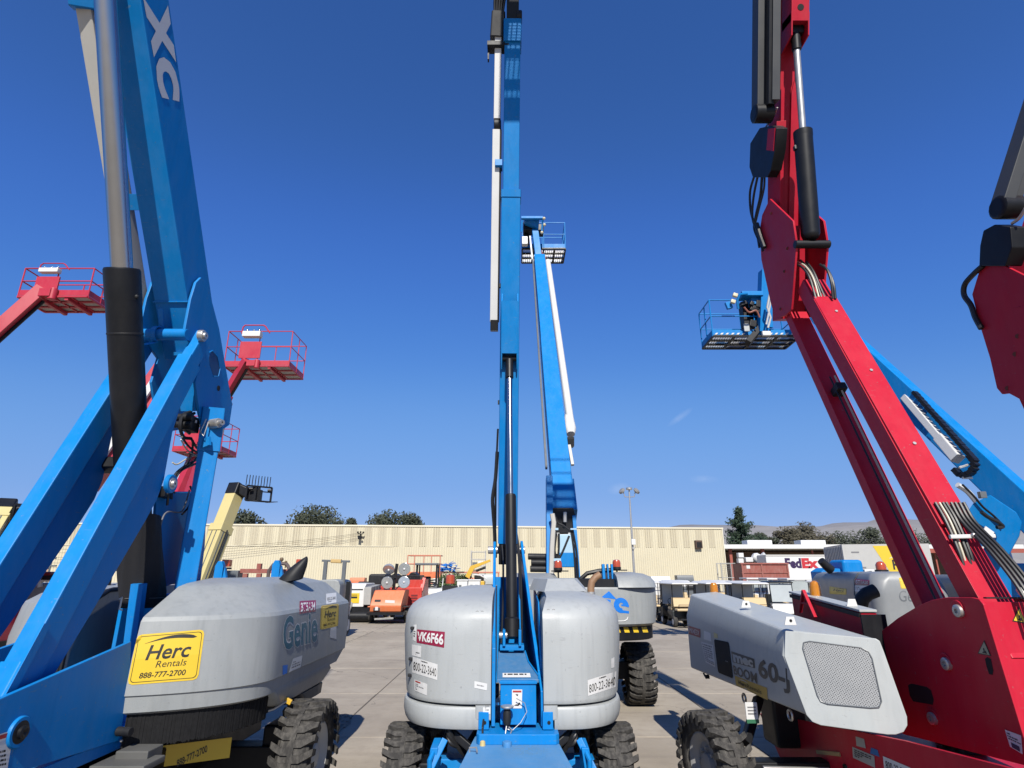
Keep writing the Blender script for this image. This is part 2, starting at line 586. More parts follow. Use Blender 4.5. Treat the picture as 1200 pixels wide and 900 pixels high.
# ---- a lugged construction tyre on its rim, axle along x
def wheel(parent, c, r, w, flip=1, label=None, rimm=None, lugs=25, yaw=0.0):
    c = V(c)
    rot = M.Rotation(yaw, 3, 'Z')
    X = rot @ V((1, 0, 0))
    F = rot @ V((0, 1, 0))
    U = V((0, 0, 1))
    hw = w / 2
    b = MB()
    b.lathe(c - X * hw * .8, c + X * hw * .8,
            [(w * .12, r * .56), (w * .10, r * .60), (0.04 * w, r * .61), (0, r * .63), (0, r * .86), (.03 * w, r * .88), (0.10 * w, r * .50), (.7 * w, r * .50), (.77 * w, r * .88), (.8 * w, r * .86), (.8 * w, r * .63), (.76 * w, r * .61), (.7 * w, r * .60), (.68 * w, r * .56)] and
            [(w * .30, r * .50), (w * .10, r * .58), (w * .02, r * .64), (0, r * .74), (.03 * w, r * .88), (.12 * w, r * .95), (.40 * w, r * .970), (.68 * w, r * .95), (.77 * w, r * .88), (.8 * w, r * .74), (.78 * w, r * .64), (.7 * w, r * .58), (w * .50, r * .50)], 40, False, False)
    # chevron lugs, alternate sides meeting near the centre line
    for k in range(lugs):
        for sd in (-1, 1):
            a0 = 2 * math.pi * (k + (.5 if sd > 0 else 0)) / lugs
            da = 2 * math.pi / lugs
            path = [(-.06 * sd, .30, .62), (.22 * sd, .30, .58), (.42 * sd, -.02, .55), (.5 * sd, -.18, .52), (.505 * sd, -.24, .50)]
            rings = []
            for q, (xx, sh, wd) in enumerate(path):
                ro = r * (1.0 if q < 3 else (.965 if q == 3 else .86))
                ri = r * (.88 if q < 3 else (.84 if q == 3 else .76))
                P = []
                for aa, rad in ((a0 + (sh - wd / 2) * da, ri), (a0 + (sh - wd / 2 * .86) * da, ro), (a0 + (sh + wd / 2 * .86) * da, ro), (a0 + (sh + wd / 2) * da, ri)):
                    P.append(c + X * (xx * w) + (F * math.cos(aa) + U * math.sin(aa)) * rad)
                rings.append(P)
            b.loft(rings)
    rm = MB()
    s = flip
    o = c + X * s * hw * .62
    rm.lathe(o - X * s * w * .35, o + X * s * .04, [(0, r * .3), (0.02, r * .55), (w * .22, r * .52), (w * .30, r * .50), (w * .33, r * .56), (w * .36, r * .60), (w * .37, r * .57), (w * .30, r * .47), (w * .2, r * .42), (w * .18, r * .22), (w * .30, r * .2), (w * .32, r * .15), (w * .32, .001)], 28, True, False)
    for k in range(8):
        a = 2 * math.pi * k / 8
        p = o - X * s * w * .2 + (F * math.cos(a) + U * math.sin(a)) * r * .3
        rm.cyl(p, p + X * s * .05, r * .035, 6)
    wo = rm.build('wheel', rimm or RIMW, parent, label)
    b.build('tyre', RUBBER, wo, smooth=30)
    return wo
def hose(parent, pts, r=.014, m=None, name='hose', n=7):
    # smooth the control points with a Catmull-Rom spline
    P = [V(p) for p in pts]
    P = [P[0] * 2 - P[1]] + P + [P[-1] * 2 - P[-2]]
    q = []
    for i in range(1, len(P) - 2):
        for k in range(6):
            t = k / 6
            a, b, c, d = P[i - 1], P[i], P[i + 1], P[i + 2]
            q.append(.5 * ((2 * b) + (c - a) * t + (2 * a - 5 * b + 4 * c - d) * t * t + (3 * b - a - 3 * c + d) * t ** 3))
    q.append(P[-2])
    b = MB()
    b.tube(q, r, n)
    return b.build(name, m or HOSE, parent)
def pin(parent, c, axis, r, L, m=None, name='pin'):
    a = V(axis).normalized()
    c = V(c)
    b = MB()
    b.lathe(c, c + a * L, [(0, r), (L * .6, r), (L * .7, r * .92), (L * .7, r * .6), (L, r * .55), (L, r * .2), (L * .8, r * .18)], 18, True, True)
    return b.build(name, m or STEEL, parent)
def simple(name, m, parent, fn, **k):
    b = MB()
    fn(b)
    return b.build(name, m, parent, **k)
# ------------------------------------------------------------------ ground of concrete slabs
def concrete():
    m = bpy.data.materials.new('concrete')
    m.use_nodes = True
    t = m.node_tree
    b = t.nodes['Principled BSDF']
    g = t.nodes.new('ShaderNodeNewGeometry')
    def noise_n(sc, det, ro=.6, sx=(1, 1, 1)):
        mp = t.nodes.new('ShaderNodeMapping')
        mp.inputs['Scale'].default_value = sx
        n = t.nodes.new('ShaderNodeTexNoise')
        n.inputs['Scale'].default_value = sc
        n.inputs['Detail'].default_value = det
        n.inputs['Roughness'].default_value = ro
        t.links.new(g.outputs['Position'], mp.inputs[0])
        t.links.new(mp.outputs[0], n.inputs['Vector'])
        return n.outputs['Fac']
    def ramp(src, a, bb, c0, c1):
        r = t.nodes.new('ShaderNodeMapRange')
        r.inputs[1].default_value, r.inputs[2].default_value = a, bb
        r.inputs[3].default_value, r.inputs[4].default_value = c0, c1
        t.links.new(src, r.inputs[0])
        return r.outputs[0]
    def mixc(fac, a, col):
        x = t.nodes.new('ShaderNodeMix')
        x.data_type = 'RGBA'
        t.links.new(fac, x.inputs[0])
        if isinstance(a, tuple):
            x.inputs[6].default_value = a
        else:
            t.links.new(a, x.inputs[6])
        x.inputs[7].default_value = col
        return x.outputs[2]
    c = mixc(ramp(noise_n(.42, 7, .66), .30, .70, 0, 1), (0.245, 0.212, 0.168, 1), (0.365, 0.322, 0.258, 1))
    c = mixc(ramp(noise_n(3.2, 8, .72), .48, .74, 0, .55), c, (0.20, 0.165, 0.13, 1))
    c = mixc(ramp(noise_n(1.1, 5, .6, (.25, 1.6, 1)), .56, .72, 0, .5), c, (0.17, 0.145, 0.12, 1))   # tyre wear
    c = mixc(ramp(noise_n(.9, 7, .7), .66, .74, 0, .6), c, (0.12, 0.105, 0.09, 1))   # oil and water stains
    c = mixc(ramp(noise_n(70, 3, .5), .62, .75, 0, .55), c, (0.17, 0.15, 0.13, 1))
    c = mixc(ramp(noise_n(34, 2, .5), .69, .74, 0, .5), c, (0.42, 0.38, 0.33, 1))
    oi = t.nodes.new('ShaderNodeObjectInfo')
    c = mixc(ramp(oi.outputs['Random'], 0, 1, 0, .28), c, (0.19, 0.165, 0.135, 1))
    vo = t.nodes.new('ShaderNodeTexVoronoi')
    vo.feature = 'DISTANCE_TO_EDGE'
    vo.inputs['Scale'].default_value = .21
    nn = t.nodes.new('ShaderNodeTexNoise')
    nn.inputs['Scale'].default_value = 1.3
    nn.inputs['Detail'].default_value = 6
    t.links.new(g.outputs['Position'], nn.inputs['Vector'])
    va = t.nodes.new('ShaderNodeVectorMath')
    va.operation = 'MULTIPLY_ADD'
    va.inputs[1].default_value = (1.6, 1.6, 0)
    t.links.new(nn.outputs['Color'], va.inputs[0])
    t.links.new(g.outputs['Position'], va.inputs[2])
    t.links.new(va.outputs[0], vo.inputs['Vector'])
    c = mixc(ramp(vo.outputs['Distance'], .0, .003, .7, 0), c, (0.10, 0.085, 0.07, 1))
    t.links.new(c, b.inputs['Base Color'])
    b.inputs['Roughness'].default_value = .88
    b.inputs['Specular IOR Level'].default_value = .25
    bn = t.nodes.new('ShaderNodeBump')
    bn.inputs['Strength'].default_value = .25
    bn.inputs['Distance'].default_value = .01
    t.links.new(noise_n(55, 6), bn.inputs['Height'])
    t.links.new(bn.outputs[0], b.inputs['Normal'])
    return m
CONC = concrete()
JOINT = mat('joint_dirt', (0.085, 0.07, 0.055), 0.95, var=.3, scale=3)
FAR = mat('far_ground', (0.30, 0.265, 0.21), 0.95, var=.2, scale=.02)
def sheet(b):
    b.add([(-6000, -3000, -.02), (6000, -3000, -.02), (6000, 6000, -.02), (-6000, 6000, -.02)], [(0, 1, 2, 3)])
ground = simple('ground', FAR, None, sheet, smooth=0)
ground['kind'] = 'structure'
def yard(b):
    b.add([(-70, -14, -.012), (70, -14, -.012), (70, 95, -.012), (-70, 95, -.012)], [(0, 1, 2, 3)])
yardo = simple('joint_bed', JOINT, ground, yard, smooth=0)
SX, SY = 3.05, 3.3
slab = None
def slabmesh(b):
    w, d = SX - .028, SY - .026
    b.box((0, 0, -.06), (w, d, .12))
for i in range(-7, 9):
    for j in range(-2, 16):
        x, y = -2.7 + SX * (i + .5), 9.84 + SY * (j - 2 + .5)
        if slab is None:
            slab = simple('concrete_slab', CONC, ground, slabmesh, bevel=.008, seg=1)
            o = slab
        else:
            o = slab.copy()
            COL.objects.link(o)
        o.location = (x, y, rnd.uniform(-.004, .003))
        o.rotation_euler = (rnd.uniform(-.0008, .0008), rnd.uniform(-.0008, .0008), 0)
def outer(b):                              # beyond the slabs one can tell apart
    X0, X1, Y0, Y1 = -2.7 + SX * -7, -2.7 + SX * 9, 9.84 + SY * -4, 9.84 + SY * 14
    for (a, c, d, e) in ((-70, Y1, 70, 95), (-70, Y0, X0, Y1), (X1, Y0, 70, Y1), (-70, -14, 70, Y0)):
        b.add([(a, c, -.004), (d, c, -.004), (d, e, -.004), (a, e, -.004)], [(0, 1, 2, 3)])
simple('pavement_beyond', CONC, ground, outer, smooth=0)

# a broken, gravelly corner of the slabs between two of the lifts
def patch(b):
    pts = []
    for k in range(26):
        a = 2 * math.pi * k / 26
        q = 1 + .28 * noise.noise(V((math.cos(a) * 2, math.sin(a) * 2, 3)))
        pts.append((-2.95 + .34 * q * math.cos(a) + .05 * math.sin(a), 10.35 + .95 * q * math.sin(a), .006))
    b.add([(-2.95, 10.35, .008)] + pts, [(0, k + 1, (k + 1) % 26 + 1) for k in range(26)])
    for k in range(150):
        a, q = rnd.uniform(0, 6.28), rnd.random() ** .5
        s = rnd.uniform(.008, .028)
        b.ball((-2.95 + .36 * q * math.cos(a), 10.35 + 1.0 * q * math.sin(a), .008), s, 5, (1, .9, .6))
gp = simple('gravel', mat('loose_gravel', (.20, .17, .135), .95, var=.4, scale=9, bump=.6), None, patch)
gp['kind'] = 'stuff'
gp['label'] = 'patch of loose gravel in the broken concrete joint'

# ------------------------------------------------------------------ the cream warehouse along the back
WR = V((29.3, 84.4, 0))
WANG = math.atan2(9, 89)
we = V((-math.cos(WANG), -math.sin(WANG), 0))     # along the wall, leftwards
wnr = V((math.sin(WANG), -math.cos(WANG), 0))     # out of the wall, towards the yard
WL, WH = 102.0, 8.2
CLAD = mat('cream_wall_cladding', (0.66, 0.60, 0.435), 0.55, var=.07, scale=.35, dust=.22, dustcol=(.5, .43, .3))
SKYL = mat('weathered_skylight_sheet', (0.535, 0.475, 0.335), 0.5, var=.2, scale=1.2, dust=.2)
TRIM = mat('cream_trim', (0.78, 0.72, 0.55), 0.5, var=.04)
wh = thing('warehouse', 'long cream corrugated metal warehouse with a row of skylight panels under the roof edge', 'building', WR)
def ribbed(b, s0, s1, z0, z1, out, pitch=.305):
    n = max(1, int(round((s1 - s0) / pitch)))
    cols = []
    for k in range(n):
        s = s0 + (s1 - s0) * k / n
        p = (s1 - s0) / n
        for f, dd in ((0, .0), (.62, .0), (.70, .045), (.92, .045)):
            cols.append((s + f * p, out + dd))
    cols.append((s1, out))
    vs = []
    for s, dd in cols:
        q = WR + we * s + wnr * dd
        vs += [q + V((0, 0, z0)), q + V((0, 0, z1))]
    b.add(vs, [(2 * k, 2 * k + 2, 2 * k + 3, 2 * k + 1) for k in range(len(cols) - 1)])
simple('wall_cladding', CLAD, wh, lambda b: ribbed(b, 0, WL, 0, WH, 0), smooth=0)
def shell(b):
    q = [WR + we * .02 - wnr * .02, WR + we * WL - wnr * .02, WR + we * WL - wnr * 40, WR + we * .02 - wnr * 40]
    b.hexa([p for p in q] + [p + V((0, 0, WH - .02)) for p in q])
simple('building_body', CLAD, wh, shell, smooth=0)
def edge(b):
    b.beam(WR - we * .12 + wnr * .05 + V((0, 0, WH + .03)), WR + we * WL + wnr * .05 + V((0, 0, WH + .03)), .16, .20, wnr, .1)
    b.beam(WR + we * .03 + wnr * .06, WR + we * .03 + wnr * .06 + V((0, 0, WH - .08)), .14, .10, we, .1)
simple('roof_edge', TRIM, wh, edge)
sk = None
for k in range(55):
    s = 1.15 + 1.8 * k
    if sk is None:
        sk = simple('skylight_panel', SKYL, wh, lambda b: ribbed(b, s, s + .95, WH - 2.55, WH - .16, .03, .316), smooth=0)
    else:
        o = sk.copy()
        COL.objects.link(o)
        o.location = we * (1.8 * k)
simple('wall_seam', TRIM, wh, lambda b: b.beam(WR + we * 45 + wnr * .06 + V((0, 0, 5.62)), WR + we * WL + wnr * .06 + V((0, 0, 5.62)), .05, .07, wnr))
vp = WR + we * 3.75 + wnr * .3 + V((0, 0, 6.05))
def vent(b):
    rz = M.Rotation(WANG, 3, 'Z')
    b.box(vp, (.95, .55, 1.05), rz)
simple('vent_hood', mat('rusty_brown_metal', (.10, .055, .035), .7, var=.3), wh, vent, bevel=.05)
simple('vent_opening', HOLE, vp and wh, lambda b: b.box(vp + wnr * .275 + V((0, 0, -.08)), (.72, .03, .74), M.Rotation(WANG, 3, 'Z')))
# dark wires modelled for the wire shadows on the wall, from a bracket
br = WR + we * 49.3 + wnr * .35 + V((0, 0, 7.05))
wb = thing('wire_bracket', 'dark wire bracket with insulators high on the cream warehouse wall', 'bracket', br)
def brf(b):
    b.box(br, (.16, .7, .16), M.Rotation(WANG, 3, 'Z'))
    b.box(br + V((0, 0, .1)) + wnr * .25, (.75, .08, .1))
    b.box(br + V((-.1, 0, -.35)) + wnr * .3, (.35, .3, .5))
simple('arm', BLACK, wb, brf)
for dx, dz in ((-.35, .3), (0, .32), (.35, .28), (.2, -.3)):
    simple('insulator', BLACKM, wb, lambda b: b.ball(br + wnr * .3 + V((dx, 0, dz)), .13))
for k, dz in enumerate((0, .55, 1.25)):
    A = br + wnr * .3 + V((0, 0, .2 - dz * .25))
    B = br + we * 45 + wnr * 1.2 + V((0, 0, -1.5 - dz * .9))
    pts = [A.lerp(B, t / 20) + V((0, 0, -2.3 * 4 * (t / 20) * (1 - t / 20) * .55)) for t in range(21)]
    w = MB()
    w.tube(pts, .016, 5)
    tag(w.build('utility_wire', BLACKM), ['top sagging wire across the cream warehouse wall', 'middle sagging wire across the cream warehouse wall', 'lowest sagging wire across the cream warehouse wall'][k], 'wire', 'wires along the warehouse wall')
# dry weeds and creepers at the foot of the wall
def weeds(b):
    for k in range(420):
        s = rnd.uniform(2, 75)
        if noise.noise(V((s * .25, 1, 2))) < -.05:
            continue
        base = WR + we * s + wnr * rnd.uniform(.05, .6)
        p = base
        a = rnd.uniform(-.6, .6)
        hh = rnd.uniform(.3, 1.9) * (1 if rnd.random() < .2 else .4)
        for q in range(3):
            n = p + we * (a * hh / 3) + V((0, 0, hh / 3))
            a += rnd.uniform(-.6, .6)
            w = we * .022
            b.add([p - w, p + w, n + w * .7, n - w * .7], [(0, 1, 2, 3)])
            p = n
        if rnd.random() < .5:
            for q in range(5):
                c = base + V((0, 0, rnd.uniform(0, hh))) + we * rnd.uniform(-.3, .3)
                b.add([c, c + we * .12 + V((0, 0, .04)), c + V((0, 0, .14))], [(0, 1, 2)])
wd = simple('weeds', mat('dry_weeds', (.25, .20, .11), .9, var=.4), None, weeds, smooth=0)
wd['kind'] = 'stuff'
wd['label'] = 'dry weeds growing along the foot of the warehouse wall'

# ------------------------------------------------------------------ hills
def hills(b):
    n = 120
    rows = []
    for k in range(n + 1):
        x = -2600 + 5600 * k / n
        f = lambda y, q: q * (1 + .35 * noise.noise(V((x * .0016, y * .001, 4))) + .12 * noise.noise(V((x * .007, y * .004, 9))) + .03 * noise.noise(V((x * .03, 0, 2))))
        amp = 120 if x > 560 else 120 * max(.12, 1 - (560 - x) / 600)
        amp *= 1 + .35 * max(0, min(1, (x - 1000) / 600))
        rows.append([V((x, 1500, -1)), V((x, 1750, f(1750, amp * .55))), V((x, 2050, f(2050, amp * 1.0) + 14)), V((x, 2400, f(2400, amp * 1.28) + 20)), V((x, 2900, f(2900, amp * .9))), V((x, 3400, -1))])
    vs = [p for r in rows for p in r]
    b.add(vs, [(k * 6 + j, (k + 1) * 6 + j, (k + 1) * 6 + j + 1, k * 6 + j + 1) for k in range(n) for j in range(5)])
hl = simple('hills', mat('dry_hillside', (.30, .285, .275), .95, var=.3, scale=.01, detail=8), None, hills, smooth=180)  # distance haze put into the hillside colour, lightened towards grey
hl['kind'] = 'structure'

# ------------------------------------------------------------------ trees
LEAFD = mat('dark_foliage', (.052, .062, .035), .75, var=.5, scale=.5)  # foliage green dulled towards grey, haze held in its colour
LEAFB = mat('brownish_foliage', (.085, .075, .045), .8, var=.4, scale=.4)
LEAFC = mat('conifer_foliage', (.028, .055, .026), .75, var=.5, scale=.6)
LEAFG = mat('shrub_foliage', (.07, .11, .03), .7, var=.4, scale=2)
BARK = mat('bark', (.10, .075, .055), .9, var=.3, scale=2, bump=.4)
def leafy(b, clumps, per, s):
    for c, r in clumps:
        c = V(c)
        for k in range(per):
            d = V((rnd.gauss(0, 1), rnd.gauss(0, 1), rnd.gauss(0, 1))).normalized()
            p = c + V((d.x * r[0], d.y * r[1], d.z * r[2])) * (rnd.random() ** .45)
            q = s * rnd.uniform(.6, 1.5)
            u = V((rnd.gauss(0, 1), rnd.gauss(0, 1), rnd.gauss(0, 1))).normalized()
            w = u.orthogonal().normalized()
            b.add([p - u * q, p + w * q * .55, p + u * q, p - w * q * .5], [(0, 1, 2, 3)])
def tree(loc, h, w, label, group, lm, seed, nc=30, per=260, s=.25, base=.30):
    rr = random.Random(seed)
    t = thing('tree', label, 'tree', loc, group)
    L = V(loc)
    def tr(b):
        b.tube([L, L + V((.1, 0, h * .3)), L + V((-.1, .1, h * .55)), L + V((.1, 0, h * .8))], .05 * h * .6, 8, .03)
        for k in range(7):
            a = rr.uniform(0, 6.28)
            z = h * rr.uniform(.35, .6)
            b.tube([L + V((0, 0, z)), L + V((math.cos(a) * w * .2, math.sin(a) * w * .2, z + h * .1)), L + V((math.cos(a) * w * .38, math.sin(a) * w * .38, z + h * .22))], .018 * h, 6, .03)
    simple('trunk', BARK, t, tr)
    cl = []
    for k in range(nc):
        a, q, z = rr.uniform(0, 6.28), rr.random() ** .6, rr.random()
        prof = math.sin(math.pi * min(1, .18 + .8 * z)) ** .7
        rad = w * rr.uniform(.10, .2)
        cl.append((L + V((math.cos(a) * q * w * .45 * prof, math.sin(a) * q * w * .4 * prof, h * (base + (0.95 - base) * z))), (rad, rad, rad * .75)))
    simple('crown', lm, t, lambda b: leafy(b, cl, per, s), smooth=0)
    return t
def pt(px, py, d):
    p = ay(px, py, d)
    return p
for (px, pyt, wpx, d, lab, lm, sd) in (
        (378, 597, 66, 118, 'broad dark round tree behind the warehouse, left of two crowns over its roof', LEAFD, 3),
        (412, 607, 16, 122, 'small thin tree just showing over the warehouse roof between two larger crowns', LEAFD, 5),
        (455, 602, 50, 120, 'wide flat dark tree behind the warehouse roof, nearest the tall centre boom', LEAFD, 8),
        (479, 606, 44, 121, 'low dark tree behind the warehouse roof beside the centre boom', LEAFD, 11),
        (285, 600, 44, 110, 'dark tree behind the warehouse, beside the raised cream boom with forks', LEAFD, 13),
        (12, 606, 60, 105, 'dark tree behind the warehouse at the edge under the black boom head', LEAFD, 15),
        (893, 624, 30, 126, 'small dark bush like tree between the tall conifer and the brownish tree', LEAFD, 41),
        (917, 618, 36, 128, 'brownish tree with a ragged crown nearest the tall conifer', LEAFB, 21),
        (945, 615, 44, 132, 'tall brownish bushy tree in the row behind the red trimmed building', LEAFB, 23),
        (985, 620, 44, 130, 'mid height dark tree in the row behind the white fascia', LEAFD, 25),
        (1018, 622, 50, 134, 'dark green tree in the row just over the container with yellow panel', LEAFD, 27),
        (1055, 626, 54, 136, 'low dark tree in the row behind the leaning red boom', LEAFD, 29),
        (1100, 626, 50, 138, 'low dark tree in the row seen between red boom arms', LEAFD, 31)):
    p = pt(px, pyt, d)
    zc = d * CT
    tree((p.x, d, 0), p.z, wpx / FPX * zc * 1.75, lab, 'trees behind the yard', lm, sd)
def conifer():
    d = 112
    p = pt(864, 594, d)
    H = p.z
    L = V((p.x, d, 0))
    t = thing('conifer', 'tall ragged conifer with upswept branches beside the end of the cream warehouse', 'tree', L)
    rr = random.Random(4)
    limbs = []
    for k in range(64):
        z = H * (.30 + .68 * (k / 64))
        a = rr.uniform(0, 6.28)
        ln = (1.0 - (z / H)) * 6.6 * rr.uniform(.40, 1.15) + .15
        limbs.append((z, a, ln))
    def tr(b):
        b.tube([L, L + V((.1, 0, H * .5)), L + V((0, 0, H))], .35, 8, .05)
        for z, a, ln in limbs:
            b.tube([L + V((0, 0, z)), L + V((math.cos(a) * ln * .6, math.sin(a) * ln * .6, z + ln * .1)), L + V((math.cos(a) * ln, math.sin(a) * ln, z + ln * .42))], .09, 5, .02)
    simple('trunk', BARK, t, tr)
    def cr(b):
        for z, a, ln in limbs:
            for k in range(int(30 + ln * 44)):
                f = rr.uniform(.15, 1.06)
                p = L + V((math.cos(a) * ln * f, math.sin(a) * ln * f, z + ln * .42 * f ** 1.7)) + V((rr.gauss(0, .3), rr.gauss(0, .3), rr.gauss(0, .22)))
                q = rr.uniform(.12, .34)
                u = V((rr.gauss(0, 1), rr.gauss(0, 1), rr.gauss(.6, 1))).normalized()
                w = u.orthogonal().normalized()
                b.add([p - u * q, p + w * q * .5, p + u * q, p - w * q * .5], [(0, 1, 2, 3)])
    simple('crown', LEAFC, t, cr, smooth=0)
conifer()

# ------------------------------------------------------------------ the low building with the white fascia
def lowbuilding():
    d = 96
    p = ay(847, 638, d)
    x0, top = p.x, p.z
    x1 = x0 + 46
    root = thing('low_building', 'low brown building with white fascia, red trim and an open shaded front', 'building', (x0, d, 0))
    BR = mat('brown_wall', (.16, .10, .07), .8, var=.2, scale=.4)
    TAN = mat('tan_wall', (.34, .25, .16), .8, var=.2, scale=.4)
    TR = mat('red_trim', (.36, .09, .06), .6, var=.1)
    simple('wall', BR, root, lambda b: b.box(((x0 + x1) / 2, d + 12, (top - .9) / 2), (x1 - x0 - .4, 12, top - .9)))
    simple('wall', TAN, root, lambda b: b.box((x0 + 19, d + 5.9, (top - 1.2) / 2), (20, .16, top - 1.2)))
    simple('roof', WHITE, root, lambda b: b.box(((x0 + x1) / 2, d + 7, top - .36), (x1 - x0 + 1, 16, .62)))
    simple('red_fascia', TR, root, lambda b: b.box((x0 + 31, d - .06 - .9, top - 1.0), (31, .12, .62)))
    for k, x in enumerate((1.1, 6.2)):
        simple('column', TR, root, lambda b: b.box((x0 + x, d + .2, (top - .7) / 2), (.42, .42, top - .7)))
    for xx, ww in ((11.5, 1.2), (17.2, 3.4)):
        simple('dark_doorway', HOLE, root, lambda b: b.box((x0 + xx, d + 5.76, 1.9), (ww, .12, 3.8)))
    for k in range(7):
        simple('awning_post', TR, root, lambda b: b.box((x0 + 14 + k * 4.8, d + .2, (top - .9) / 2), (.22, .22, top - .9)))
    for x in (4.6, 13.2):
        simple('roof_unit', WHITE, root, lambda b: b.box((x0 + x + 2, d + 3, top + .35), (4.0, 2.4, .8)), bevel=.06)
lowbuilding()

# ------------------------------------------------------------------ light pole
def lightpole():
    d = 62
    p = ay(737, 574, d)
    q = ay(743.4, 671, d)
    L = V((q.x, d, 0))
    L.x = (p.x + q.x) / 2
    H = p.z
    r = thing('light_pole', 'tall grey light pole with two shoebox lamps before the cream warehouse', 'street lamp', L)
    simple('pole', STEEL, r, lambda b: b.tube([L, L + V((0, 0, H * .5)), L + V((0, 0, H))], .14, 10, .075))
    simple('base', CONC, r, lambda b: b.cyl(L, L + V((0, 0, .7)), .32))
    simple('cap', STEEL, r, lambda b: b.cyl(L + V((0, 0, H)), L + V((0, 0, H + .22)), .32))
    for s in (-1, 1):
        simple('arm', STEEL, r, lambda b: b.tube([L + V((0, 0, H - .75)), L + V((s * .5, 0, H - .72)), L + V((s * .62, 0, H - .2))], .05, 6))
        def hd(b):
            b.lathe(L + V((s * .62, 0, H - .28)), L + V((s * .98, -.1, H + .08)), [(0, .12), (.1, .34), (.3, .36), (.42, .2)], 12)
        simple('lamp_head', mat('grey_lamp_metal', (.28, .28, .28), .5), r, hd)
    simple('control_box', WHITE, r, lambda b: b.box(L + V((.06, -.2, 5.3)), (.42, .3, .55)), bevel=.03)
    simple('bracket', STEEL, r, lambda b: b.box(L + V((.05, -.12, 4.7)), (.22, .3, .2)))
lightpole()
# ================================================================== the big blue boom lift at the left
LL = thing('boom_lift', 'large blue boom lift with paired lower arms and a thick chromed ram', 'boom lift', (-3.65, 6.6, 0))
XR, XL = -3.30, -4.02                      # outer faces of the paired arms
# ---- paired lower arms: one slope for both
def arm_line(x, h):                        # upper front edge of an arm
    return V((x, 4.51 + (h - 2.03) * .482, h))
ad = V((0, .482, 1)).normalized()
an = V((0, 1, -.482)).normalized()         # from the front edge into the arm
for xo in (XR, XL + .135):
    side = -1
    A, B = arm_line(xo - .07, .95) + an * .115, arm_line(xo - .07, 4.45) + an * .115
    ar = simple('lower_arm', BLUE, LL, lambda b: b.beam(A, B, .145, .23, (1, 0, 0), .10))
    # tapered head round the pin
    P = arm_line(xo - .065, 4.72) + an * .12
    def head(b):
        b.beam(B - ad * .02, P + ad * .10, .118, .185, (1, 0, 0), .16, .118, .17)
    simple('arm_head', BLUE, ar, head)
    # web plate under the arm, a little narrower
    def web(b):
        q = [arm_line(xo - .11, h) + an * k for h, k in ((1.3, .17), (1.3, .30), (2.16, .44), (3.0, .55), (3.2, .565), (3.38, .53), (3.75, .33), (4.25, .19), (4.25, .17))]
        b.prism(q, (.085, 0, 0))
    simple('arm_web', BLUE, ar, web, bevel=.006)
    # foot block where the arm meets the turntable
    def foot(b):
        b.beam(arm_line(xo - .065, .9) + an * .08, arm_line(xo - .065, 1.72) + an * .08, .15, .23, (1, 0, 0), .12)
        b.beam(arm_line(xo + .015, 1.2) + an * .0, arm_line(xo + .015, 1.95) + an * .0, .02, .07, (1, 0, 0), .1)
    simple('arm_foot', BLUE, ar, foot)
# pins of the arms
PINC = V((XR, 5.80, 4.70))
pin(LL, PINC + V((-.02, 0, 0)), (1, 0, 0), .062, .075)
pin(LL, V((XR - .02, 5.70, 3.12)), (1, 0, 0), .060, .075)
simple('pin_ring', BLUE, LL, lambda b: b.lathe(V((XR - .01, 5.70, 3.12)), V((XR + .03, 5.70, 3.12)), [(0, .09), (.03, .09), (.04, .082), (.04, .06)], 20))
# cross tube with the strap round it
simple('cross_tube', BLUE, LL, lambda b: b.cyl(V((XL + .02, 5.72, 4.68)), V((XR - .10, 5.72, 4.68)), .062, 20))
def strap(b):
    q = []
    for k in range(15):
        a = R(-60 + 240 * k / 14)
        q.append(V((XR - .42, 5.72 - .085 * math.sin(a), 4.68 + .085 * math.cos(a))))
    q = [V((XR - .40, 5.46, 4.46))] + q[::-1] + [V((XR - .40, 5.66, 4.95))]
    for i in range(len(q) - 1):
        b.beam(q[i], q[i + 1], .05, .012, (1, 0, 0), .1)
simple('strap', BLUE, LL, strap)

# ---- upper boom: from the knee up towards the camera
bd = V((0, -.5624, .8269))                 # its direction
bn = V((0, .8269, .5624))                  # from its underside into the boom
U0 = V((0, 5.63, 5.151))                  # a point of the underside
BXR, BXL, BH = -3.45, -3.81, .52
A, B = U0 - bd * .75 + bn * (BH / 2), U0 + bd * 8.2 + bn * (BH / 2)
A.x = B.x = (BXR + BXL) / 2
boom = simple('upper_boom', BLUE, LL, lambda b: b.beam(A, B, BXR - BXL, BH, (1, 0, 0), .05))
A2, B2 = B - bd * .2, B + bd * 2.2
simple('inner_boom', BLUE, LL, lambda b: b.beam(A2, B2, .44, .40, (1, 0, 0), .05))
# a seam band across the underside, near the knee
simple('weld_band', BLUE, boom, lambda b: b.beam(V((BXL - .004, 5.70, 5.05)), V((BXR + .004, 5.70, 5.05)), .035, .012, bn, .2))
